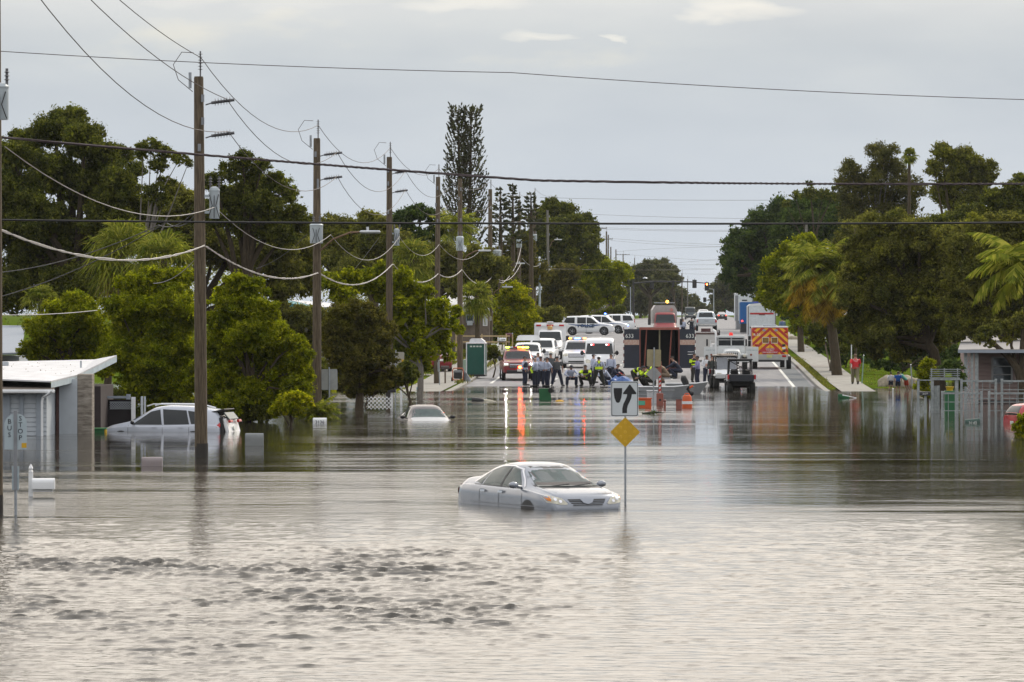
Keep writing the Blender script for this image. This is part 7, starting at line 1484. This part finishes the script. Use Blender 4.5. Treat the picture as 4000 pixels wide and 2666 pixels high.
def mailbox(label, px, py0, px1, py1, s, mat, postpx=None, posttop=None, num=None, postmat=None, numcol=None, roll=0, bottom=None, finial=False, z=None):
    x0, x1 = hx(px, s), hx(px1, s); zt, zb = zp(py0, s), zp(py1, s); y = FP/s; c = Vector(((x0+x1)/2, y, (zt+zb)/2)); base = min(gz(y)-.2, zb-.2) if bottom is None else bottom
    t = thing('mailbox', label, 'mailbox', Vector((c.x, y, base)), rot=(0, R(roll), 0)); W_, h = x1-x0, zt-zb; zc = c.z-base; wd = .2
    P = [(-wd/2, -h/2), (-wd/2, h*.05)]+[(wd/2*math.cos(a), h*.05+h*.45*math.sin(a)) for a in np.linspace(math.pi, 0, 9)[1:-1]]+[(wd/2, h*.05), (wd/2, -h/2)]
    mb = MB(); mb.prism(P, (-W_/2, 0, zc), 'X', W_); bx = mb.build('box', mat, t); MB().bb(-W_/2-.012, -W_/2, -wd*.45, wd*.45, zc-h*.42, zc+h*.40, .004).build('door', mat, bx)
    if num: MB().text(num, h*.62, face_m((0, -wd/2-.004, zc-h*.1)), .002, .008).build('number', numcol or INK, bx)
    if postpx is not None:
        xx = hx(postpx, s)-c.x; top_ = (zp(posttop, s) if posttop else zb)-base; mb = MB(); w_ = .05
        mb.bb(xx-w_, xx+w_, .02 if posttop else -.05, .12 if posttop else .05, 0, top_); 
        if finial: mb.lathe([(.045, 0), (.06, .02), (.035, .04), (.055, .09), (.03, .15), (.005, .19)], (xx, .07, top_), n=12)
        if posttop: mb.bb(min(xx, W_/2-.05), max(xx, W_/2-.05), .0, .08, zc-h/2-.07, zc-h/2-.005)
        mb.build('post', postmat or mat, t)
    return t
mailbox('white mailbox on a post with pointed finial near the bus stop sign', 126, 1869, 214, 1911, 168, WHITE, 119, 1846, postmat=WHITE, finial=True)
MB_ = [o for o in bpy.data.objects if o.get('label', '').startswith('white mailbox on a post with pointed')][0]; MB().bb(-.07, .05, -.106, -.101, 1.0-.05, 1.0+.03) .b.free()
mailbox('taupe mailbox with only its top above the water left of the tallest pole', 555, 1786, 634, 1830, 140, M('taupe_plastic', (.26, .22, .22), .6), bottom=-.6)
mailbox('grey mailbox barely above the water right of the tallest pole', 959, 1693, 1029, 1745, 121, M('mid_grey_plastic', (.20, .21, .21), .6), bottom=-.6)
mailbox('white mailbox numbered 3136 at the waterline by the palm clump', 1223, 1633, 1276, 1662, 101, WHITE, num='3136', bottom=-.6)
mailbox('white mailbox on a white post beside the blank signs', 1547, 1495, 1588, 1514, 83, WHITE, 1567, num='3128', numcol=GREYM, bottom=-.5)
mailbox('black mailbox just left of the white one by the sign post', 1503, 1517, 1546, 1534, 84, BLACKP, 1530, postmat=WHITE, bottom=-.5)
mailbox('dark brown mailbox on a timber post on the lawn', 1722, 1430, 1755, 1444, 66, M('dark_brown_metal', (.05, .035, .03), .5), 1739, postmat=WOOD)
mailbox('white mailbox numbered 2608 on a white bracket post', 1951, 1320, 1977, 1333, 55, WHITE, 1946, 1318, num='2608', postmat=WHITE)
mailbox('leaning white mailbox behind the portable toilet', 1909, 1344, 1936, 1357, 56, WHITE, 1912, roll=6, postmat=WOOD)
mailbox('dark maroon mailbox with pale trim by the timber stake', 1976, 1302, 1999, 1318, 54, M('maroon_metal', (.10, .02, .03), .4), 1988, postmat=WOOD)
mailbox('black mailbox by the ambulance mirror', 2046, 1278, 2066, 1290, 50, BLACKP, 2050, postmat=BLACKP)
mailbox('black mailbox on a post beside the white square gate post', 3592, 1530, 3634, 1546, 91, BLACKP, 3615, num='3137', numcol=PLATE, postmat=WGATE, bottom=-.6)
mailbox('dark green mailbox numbered 3145 tilting in the flood by the gates', 3777, 1637, 3833, 1664, 100, M('dark_green_metal', (.02, .06, .045), .4), 3838, 1617, num='3145', numcol=PLATE, postmat=WGATE, roll=-5, bottom=-.6)
mailbox('tilted white mailbox by the foot of the date palm', 3226, 1318, 3255, 1334, 59, WHITE, 3248, roll=-12, postmat=WOOD)
def backsign(label, px0, py0, px1, py1, s, post_px, mat=ALU, diamond=None, lean=0, tape=None, group='traffic signs seen from behind'):
    b = Vector((hx(post_px, s), FP/s, min(gz(FP/s), 0)-.5)); t = thing('traffic_sign', label, 'traffic sign', b, group=group); t.rotation_euler = (0, R(lean), 0)
    MB().tube([(0, -.02, 0), (0, -.02, zp(py0-8, s)-b.z)], .03, 8).build('post', STEEL, t); w, h = hx(px1, s)-hx(px0, s), zp(py0, s)-zp(py1, s)
    MB().prism(rrect(w, h, .05), (hx((px0+px1)/2, s)-b.x, .02, zp((py0+py1)/2, s)-b.z), 'Y', .01).build('panel', mat, t, smooth=False)
    if tape: MB().box((hx(tape[0], s)-b.x, .01, zp(tape[1], s)-b.z), (.12, .01, .12)).build('sticker', SIGNY, t)
    if diamond: z = zp(diamond, s)-b.z; MB().prism([(0, .36), (-.36, 0), (0, -.36), (.36, 0)], (0, .02, z), 'Y', .01).build('diamond_panel', ALU, t, smooth=False)
    return t
backsign('grey blank sign back standing by the palm clump', 1258, 1443, 1321, 1524, 97, 1289, lean=-.6)
backsign('beige blank sign back in front of the third pole', 1513, 1376, 1577, 1427, 83, 1544, M('beige_sign_back', (.38, .36, .30), .6), tape=(1572, 1410), lean=.4)
backsign('tan sign back above a grey diamond back on one post before the boats', 2523, 1366, 2578, 1433, 85, 2551, M('tan_sign_back', (.33, .29, .17), .6), diamond=1462, lean=.8)
backsign('narrow grey sign edge on the lawn left of the brown mailbox', 1713, 1415, 1722, 1453, 67, 1719, lean=-2)
def stake(label, px, s, top, bot=None, mat=None, lean=0):
    b = G3(px, s, -.1); t = thing('marker_post', label, 'post', b); h = zp(top, s)-b.z; MB().tube([(0, 0, 0), (lean, 0, h)], .035, 8).build('shaft', mat or STEEL, t); MB().lathe([(.036, 0), (.04, .02), (.0, .05)], (lean, 0, h), n=8).build('cap', WHITE, t)
stake('thin pale green post leaning beside the walking red-shirted man', 3366, 66, 1390, lean=.12, mat=M('pale_green_steel', (.2, .3, .26), .5))
stake('slim grey post leaning right of the children', 3566, 69, 1427, lean=-.12)
stake('short white marker post in the flood before the children', 3488, 76, 1520, mat=WHITE)
stake('white stake sign behind the walking man', 3326, 62, 1350, mat=WHITE)
# lattice panel, hydrant, generator, toilet
t = thing('lattice_panel', 'white lattice panel poking out of the flood by the third pole', 'lattice', G3(1484, 92, 0)); mb = MB(); lattice(mb, 1436, 1551, 1534, 1600, 90, t, .17, .02, w=.032).build('lattice', WHITE, t, smooth=False)
s = 73; t = thing('fire_hydrant', 'fire hydrant with blue cap at the grassy waterline', 'fire hydrant', G3(1636, s, -.1)); PALE = M('pale_hydrant', (.45, .5, .42), .5)
MB().lathe([(.16, 0), (.16, .05), (.11, .07), (.11, .5), (.15, .52), (.15, .56), (.12, .58)], n=14).build('barrel', PALE, t); MB().lathe([(.13, .58), (.12, .68), (.06, .75), (.03, .76), (.03, .80)], n=14).build('bonnet_cap', M('hydrant_blue', (.03, .24, .36), .4), t); mb = MB(); mb.cyl((-.2, 0, .42), (.2, 0, .42), .05); mb.cyl((0, 0, .42), (0, -.2, .42), .06); mb.build('nozzle', PALE, t)
s = 65; t = thing('generator', 'orange-framed portable generator on the sidewalk left of the toilet', 'generator', G3(1789, s, .14)); OR = M('generator_orange', (.42, .09, .025), .45)
mb = MB()
for y in (-.25, .25): mb.tube([(-.3, y, .1), (-.32, y, .7), (-.25, y, .8), (.25, y, .8), (.32, y, .7), (.3, y, .1), (-.3, y, .1)], .03, 6)
for x in (-.3, .3): mb.tube([(x, -.25, .12), (x, .25, .12)], .03, 6); mb.tube([(x*.85, -.25, .8), (x*.85, .25, .8)], .03, 6)
mb.build('frame', OR, t); MB().box((0, 0, .42), (.5, .42, .5), .04).build('engine', BLACKP, t); MB().box((0, -.23, .62), (.44, .03, .14), .01).build('control_panel', GREYM, t)
for x in (-.36, .36): MB().lathe([(.02, -.05), (.13, -.05), (.13, .05), (.02, .05)], (x, .1, .13), 'X', n=14).build('wheel', RUBBER, t)
t2 = thing('tarp_bundle', 'grey tarp slumped between the generator and the toilet', 'tarp', G3(1818, 65, .14)); MB().tube([(-.15, 0, .8), (-.05, 0, .5), (.08, -.05, .2), (.1, -.05, 0)], [.03, .12, .2, .26], 8).build('cloth', M('dull_tarp', (.15, .16, .17), .8, var=.4), t2)
s = 62.5; t = thing('portable_toilet', 'dark green portable toilet with white roof on the sidewalk', 'portable toilet', G3(1861, s, .14)+Vector((0, .6, 0)), R(-5)); TG = M('toilet_green', (.008, .085, .065), .5, var=.08); TW = M('toilet_white', (.66, .67, .70), .4)
MB().bb(-.56, .56, -.56, .56, .12, 2.02, .02).build('cabin', TG, t); MB().bb(-.60, .60, -.60, .60, 0, .12, .02).build('skid_base', BLACKP, t)
mb = MB()
for x in (-.57, .57):
    for y in (-.57, .57): mb.bb(x-.03, x+.03, y-.03, y+.03, .1, 2.05)
mb.build('corner_trim', TW, t, smooth=False)
mb = MB(); mb.bb(-.61, .61, -.61, .61, 2.03, 2.12, .02); mb.prism([(-.42, 0), (-.38, .18), (-.28, .25), (.30, .25), (.52, .10), (.55, 0)], (0, -.4, 2.12), 'Y', .8); mb.build('roof', TW, t)
mb = MB()
for k in range(4): mb.bb(-.36+k*.2, -.22+k*.2, -.575, -.562, 1.83, 1.92)
mb.build('vent_slot', M('pale_vent', (.5, .55, .5), .6), t, smooth=False)
mb = MB()
for k in range(14): mb.bb(-.5, .5, -.57, -.560, .25+k*.11, .28+k*.11)
mb.build('panel_rib', TG, t, smooth=False)
t = thing('utility_cabinet', 'pale green utility cabinet left of the toilet', 'cabinet', G3(1815, 60, .1)); MB().bb(-.15, .12, 0, .3, 0, .75, .02).build('cabinet_body', M('pale_cabinet', (.30, .40, .32), .6), t); MB().bb(-.17, .14, -.02, .32, .75, .79, .01).build('lid', M('pale_cabinet', (.30, .40, .32)), t)
# boats
ALB = M('boat_aluminium', (.40, .42, .45), .35, .3, var=.08); ALR = M('boat_rim', (.60, .61, .62), .35, .3)
def boat(label, px0, px1, s, grp='aluminium boats pulled up at the waterline', off=0):
    x0, x1 = hx(px0, s), hx(px1, s); L = x1-x0; p = Vector(((x0+x1)/2, FP/s, -.02)); t = thing('jon_boat', label, 'boat', p, R(2), grp); h = .55
    out = [(-L/2, -.55), (L/2-.7, -.6), (L/2, -.38), (L/2, .38), (L/2-.7, .6), (-L/2, .55)]; low = [(-L/2+.12, -.42), (L/2-.9, -.45), (L/2-.45, -.28), (L/2-.45, .28), (L/2-.9, .45), (-L/2+.12, .42)]
    mb = MB(); a = mb.verts([(x, y, h+(.08 if i in (2, 3) else 0)) for i, (x, y) in enumerate(out)]); b = mb.verts([(x, y, -.05) for x, y in low]); c = mb.verts([(x*.985, y*.93, h-.01+(.08 if i in (2, 3) else 0)) for i, (x, y) in enumerate(out)]); d = mb.verts([(x*.96, y*.9, .08) for x, y in low])
    for k in range(6): m_ = (k+1) % 6; mb.face([a[k], a[m_], b[m_], b[k]]); mb.face([c[k], c[m_], d[m_], d[k]]); mb.face([a[k], a[m_], c[m_], c[k]])
    mb.face(b); mb.face(d); mb.build('hull', ALB, t, smooth=False)
    mb = MB(); mb.tube([(x, y, h+.02+(.08 if i in (2, 3) else 0)) for i, (x, y) in enumerate(out+out[:1])], .03, 6); mb.tube([(-L/2, -.56, h-.15), (L/2-.72, -.58, h-.15)], .015, 5); mb.tube([(-L/2+.1, -.48, .18), (L/2-1.2, -.5, .18)], .015, 5); mb.build('gunwale', ALR, t)
    for x in (-L*.25, L*.12): MB().bb(x-.15, x+.15, -.52, .52, .33, .37).build('bench', M('bench_brown', (.16, .13, .11), .7), t)
    return t
boat('aluminium flat boat on the far side, its square bow pointing right', 2600, 2764, 73)
boat('nearer aluminium flat boat passing behind the sign posts', 2420, 2688, 76.5)
s = 76.5; t = thing('outboard_motor', 'black outboard motor tilted up on the nearer boat', 'outboard motor', q(2682, 1522, s)); 
mb = MB(); mb.tube([(-.28, 0, .62), (-.18, 0, .60), (-.05, 0, .35), (.08, 0, .02)], [.10, .17, .17, .10], 10); mb.build('cowling', BLACKP, t); mb = MB(); mb.tube([(.05, 0, .05), (.22, 0, -.22)], .07, 8); mb.ball((.25, 0, -.20), .13, (1, .5, 1)); mb.build('leg', BLACKP, t); MB().box((.22, -.02, .12), (.26, .06, .10), .02, rot=Euler((0, R(-30), 0))).build('orange_flag', M('orange_cloth', (.9, .12, .01), .6), t)
# blue tarp over gear, red bag
t = thing('blue_tarp', 'blue tarp heaped behind the bending turnout coats', 'tarp', G3(2438, 65.5)); rng = np.random.default_rng(3); mb = MB(); n = 12; vs = []
for i in range(n):
    for k in range(7):
        u = i/(n-1); v = k/6; vs.append(mb.b.verts.new((-1.05+2.1*u, -.5+1.0*v, max(0, .5*math.sin(math.pi*min(1, u*.9+.15))*math.sin(math.pi*v)**.5*(.6+.7*rng.uniform())))))
for i in range(n-1):
    for k in range(6): mb.face([vs[i*7+k], vs[(i+1)*7+k], vs[(i+1)*7+k+1], vs[i*7+k+1]])
mb.build('cloth', M('tarp_blue', (.02, .07, .26), .5, col2=(.10, .20, .46), scale=3), t, smooth=False)
t = thing('red_bag', 'red gear bag behind the blue tarp', 'bag', G3(2416, 63.5)); MB().box((0, 0, .36), (.8, .4, .3), .08, seg=2).build('bag_body', M('bag_red', (.38, .02, .02), .7), t); MB().bb(-.35, .35, -.15, .15, 0, .25).build('lower_case', M('bag_dark', (.03, .02, .02), .7), t)
# barricade things around the sign
OB = M('barrel_orange', (.62, .10, .02), .5); s = 86; t = thing('traffic_drum', 'orange and white traffic drum standing in the flood', 'traffic drum', Vector((hx(2684, s), FP/s, -.45)))
MB().lathe([(.25, 0), (.245, .3), (.235, .31), (.23, .62), (.215, .63), (.21, .92), (.16, 1.02), (.12, 1.03)], n=22).build('drum', OB, t)
for z in (.62, 1.22*.75-.12,): MB().lathe([(.238, z), (.236, z+.13)], n=22).build('white_band', WHITE, t) if z < .7 else None
MB().tube([(-.12, 0, 1.02), (-.08, 0, 1.10), (.08, 0, 1.10), (.12, 0, 1.02)], .02, 6).build('handle', OB, t)
t = thing('barrier_arm', 'red and white striped arm standing on a pinkish post', 'barrier', Vector((hx(2578, 84), FP/84, -.45))); 
MB().bb(-.16, .16, -.1, .15, 0, zp(1537, 84)+.45, .02).build('post_box', PK, t); MB().lathe([(.055, 0), (.055, -.01)], (0, -.1, zp(1563, 84)+.45), 'Y', n=12).build('bolt', BLACKP, t)
z = zp(1535, 84)+.45
MB().bb(-.075, .075, .0, .04, z, zp(1412, 84)+.45).build('back_arm', PK, t); a = MB().bb(-.035, .03, -.05, -.02, z, zp(1466, 84)+.45).build('striped_arm', WHITE, t)
for k in range(4): MB().prism([(-.038, 0), (.033, .05), (.033, .16), (-.038, .11)], (0, -.052, z+.05+k*.2), 'Y', .003).build('red_stripe', M('stripe_red', (.6, .03, .02), .5), a, smooth=False)
t = thing('orange_crate', 'orange crate with green label low in the water behind the sign', 'crate', Vector((hx(2513, 86), FP/86, -.1))); MB().bb(-.42, .37, 0, .4, 0, .52, .03).build('shell', OB, t); MB().bb(-.24, .08, -.012, -.002, .22, .42).build('green_label', M('green_label', (.10, .42, .28), .5), t); MB().bb(-.45, .40, -.03, .43, .50, .55, .01).build('rim', OB, t)
t = thing('pink_board', 'faded pink board standing left of the traffic drum', 'board', Vector((hx(2652, 87), FP/87, -.4))); MB().bb(-.13, .13, 0, .06, 0, .80, .01).build('board', PK, t); MB().bb(-.14, .14, -.01, .07, .8, .83).build('top_edge', RED, t)
t = thing('pink_post', 'short pinkish post right of the striped arm', 'post', Vector((hx(2597, 87), FP/87, -.4))); MB().bb(-.05, .05, 0, .08, 0, .78, .01).build('shaft', PK, t); MB().ball((0, .04, .76), .07).build('knob', RED, t)
t = thing('white_cooler', 'white panel leaning behind the sign by the nearer boat', 'cooler', Vector((hx(2548, 82), FP/82, -.2))); MB().bb(-.25, .25, 0, .35, 0, .75, .03).build('shell', M('dull_white', (.5, .5, .52), .5), t); MB().bb(-.27, .27, -.02, .37, .75, .82, .02).build('lid', M('dull_white', (.5, .5, .52)), t)
# floating things
GB = M('bin_green', (.012, .11, .035), .5, var=.1); s = 79; t = thing('wheeled_bin', 'green wheeled bin floating on its side before the crouching people', 'bin', Vector((hx(2133, s), FP/s, -.25)), 0, rot=(0, R(-4), 0))
mb = MB(); mb.prism([(-.28, 0), (.30, 0), (.28, .52), (.22, .82), (-.30, .84), (-.31, .4)], (0, 0, .0), 'Y', .5); mb.build('bin_body', GB, t); MB().lathe([(.02, -.04), (.13, -.04), (.13, .04), (.02, .04)], (.28, -.06, .72), 'Y', n=16).build('wheel', RUBBER, t)
s = 109; t = thing('recycling_bin', 'green bin lid with yellow handle floating by the stone wall', 'bin', Vector((hx(368, s), FP/s, -.12))); MB().bb(-.46, .44, -.2, .25, 0, .27, .03).build('bin_body', GB, t); MB().bb(-.48, .46, -.22, .27, .25, .29, .01).build('rim', M('bin_rim_green', (.06, .22, .08), .5), t); MB().bb(.38, .47, -.235, -.1, .02, .24, .03).build('yellow_handle', M('handle_yellow', (.6, .38, .02), .5), t)
s = 80; t = thing('floating_bin', 'dark bin floating on its side beside its pale lid', 'bin', Vector((hx(1866, s), FP/s, -.1))); MB().tube([(-.30, 0, .14), (-.25, 0, .14), (.22, 0, .12), (.3, 0, .1)], [.12, .17, .15, .1], 10).build('bin_body', BLACKP, t); MB().tube([(.3, 0, .12), (.6, 0, .10), (.9, 0, .07)], [.09, .08, .03], 8).build('lid', M('cream_plastic', (.45, .42, .32), .6), t)
s = 92; t = thing('floating_branch', 'dark branch floating right of the keep-right sign', 'branch', Vector((hx(2552, s), FP/s, -.0))); mb = MB(); mb.tube([(-.48, 0, .03), (-.2, 0, .06), (.1, 0, .09), (.45, 0, .05)], [.03, .05, .05, .01], 6); mb.tube([(-.1, 0, .06), (.12, .05, .2)], [.03, .01], 5); mb.tube([(-.15, 0, .06), (-.32, -.05, .01)], [.07, .03], 6); mb.tube([(-.05, -.05, .05), (.1, -.1, .12)], [.09, .05], 6); mb.build('stem', M('wet_branch', (.03, .04, .02), .6), t)
rng = np.random.default_rng(8); quads_obj('leaves', leaf_quads(np.array([hx(2552, s), FP/s, .06])+rng.normal(size=(60, 3))*np.array([.15, .1, .04]), .09, rng), LF['dark'], t, t.location)
s = 77; t = thing('floating_board', 'green and white board floating before the right lawn', 'board', Vector((hx(3305, s), FP/s, -.03))); mb = MB(); mb.box((-.30, 0, .12), (.22, .2, .24), .02); mb.box((-.1, 0, .08), (.5, .3, .12), .02, rot=Euler((0, R(6), 0))); mb.build('green_part', GB, t); MB().tube([(-.25, -.05, .20), (.52, -.05, .04)], [.025, .02], 6).build('white_lath', WHITE, t)
t = thing('yellow_float', 'small yellow float drifting below the crouching man', 'float', Vector((hx(2186, 80), FP/80, -.02))); MB().ball((0, 0, .02), .14, (1.6, .7, .55)).build('shell', M('float_yellow', (.7, .38, .03), .5), t); MB().tube([(.2, 0, .06), (.27, 0, .1)], .015, 5).build('loop', BLACKP, t)
t = thing('green_cart_bin', 'dark green wheelie bin standing behind the left gate', 'bin', Vector((hx(3712, 90), FP/90, -.30))); MB().bb(-.22, .22, 0, .5, 0, 1.15, .04).build('bin_body', GB, t); MB().bb(-.25, .25, -.04, .54, 1.15, 1.22, .03).build('lid', GB, t)
t = thing('yellow_tub', 'yellow plastic tub on top of the wheelie bin behind the gate', 'tub', Vector((hx(3712, 90), FP/90+.25, .925))); MB().lathe([(.13, 0), (.17, .16), (.18, .17)], n=16).build('tub_body', M('tub_yellow', (.65, .42, .02), .5), t); MB().lathe([(.185, .15), (.19, .18)], n=16).build('rim', M('tub_yellow', (.65, .42, .02)), t)
# boulders by the children
STN = M('coral_rock', (.20, .17, .12), .95, col2=(.38, .33, .25), scale=5, bump=1)
def rock(label, px, s, r, sc, seed):
    p = G3(px, s, .22); t = thing('boulder', label, 'rock', p); rng = random.Random(seed); mb = MB(); g = bmesh.ops.create_icosphere(mb.b, subdivisions=3, radius=r)['verts']
    from mathutils import noise as nz
    for v in g: v.co = v.co*(1+.35*nz.noise(v.co*2.2+Vector((seed, 0, 0))))
    bmesh.ops.transform(mb.b, matrix=Matrix.Diagonal((*sc, 1)), verts=g); mb.build('stone', STN, t, ang=50); return t
rock('pale pitted boulder behind the children on the left', 3466, 67, .62, (1.0, .8, .75), 1); rock('broad pale boulder under the leaning child', 3540, 67, .72, (1.1, .8, .65), 4); rock('small pale rock beside the arbor bush', 3700-98, 76, .3, (1, .8, .8), 7)
rock('chunk of broken concrete at the right kerb', 3094, 43, .45, (1.6, 1, .6), 9)
# low grass tufts along kerbs and lawn edges
def tufts(label, boxes, n, h, kind, seed):
    rng = np.random.default_rng(seed); o = []
    for k in range(n):
        (u0, u1, y0, y1) = boxes[rng.integers(len(boxes))]; y = rng.uniform(y0, y1); u = rng.uniform(u0, u1); b = np.array([xc(y)+u, y, zground(u, y)-.02])
        for _ in range(5):
            a = rng.uniform(0, 6.28); d = np.array([math.cos(a)*.25, math.sin(a)*.25, 1])*h*rng.uniform(.4, 1.2); sv = np.array([math.sin(a), -math.cos(a), 0])*.035; c = b+rng.normal(size=3)*np.array([.12, .12, 0])
            o.append([c-sv, c+sv, c+d+sv*.2, c+d-sv*.2])
    o = np.array(o).reshape(-1, 3); og = o.mean(0); ob = quads_obj('grass', o, LF[kind], None, og); ob.location = og; ob['kind'] = 'stuff'; tag(ob, label, 'grass')
tufts('tufts of grass at the left lawn waterline', [(-26, -14.4, 262, 300), (-24, -14.4, 266, 276)], 2600, .16, 'light', 21)
tufts('tufts of grass on the right lawn', [(12.1, 20, 262, 330), (9.6, 10.1, 275, 360)], 1300, .09, 'olive', 22)
tufts('weeds along the left kerb', [(-12.0, -11.8, 285, 400), (-16, -14.4, 300, 420)], 900, .22, 'olive', 23)
# ---------------------------------------------------------------- air
hz = MB().bb(-420, 420, -12, 1900, -6.5, 30).build('haze', None, None, smooth=False); hz['kind'] = 'stuff'; tag(hz, 'thin pale haze in the humid air down the road', 'haze')
hm = bpy.data.materials.new('haze_volume'); hm.use_nodes = True; ht = hm.node_tree; ht.nodes.clear(); ho = N(ht, 'ShaderNodeOutputMaterial'); hv = N(ht, 'ShaderNodeVolumePrincipled')
hv.inputs['Color'].default_value = (.86, .9, .96, 1); hv.inputs['Density'].default_value = .000035; hv.inputs['Anisotropy'].default_value = .2; ht.links.new(hv.outputs[0], ho.inputs['Volume']); hz.data.materials.append(hm)
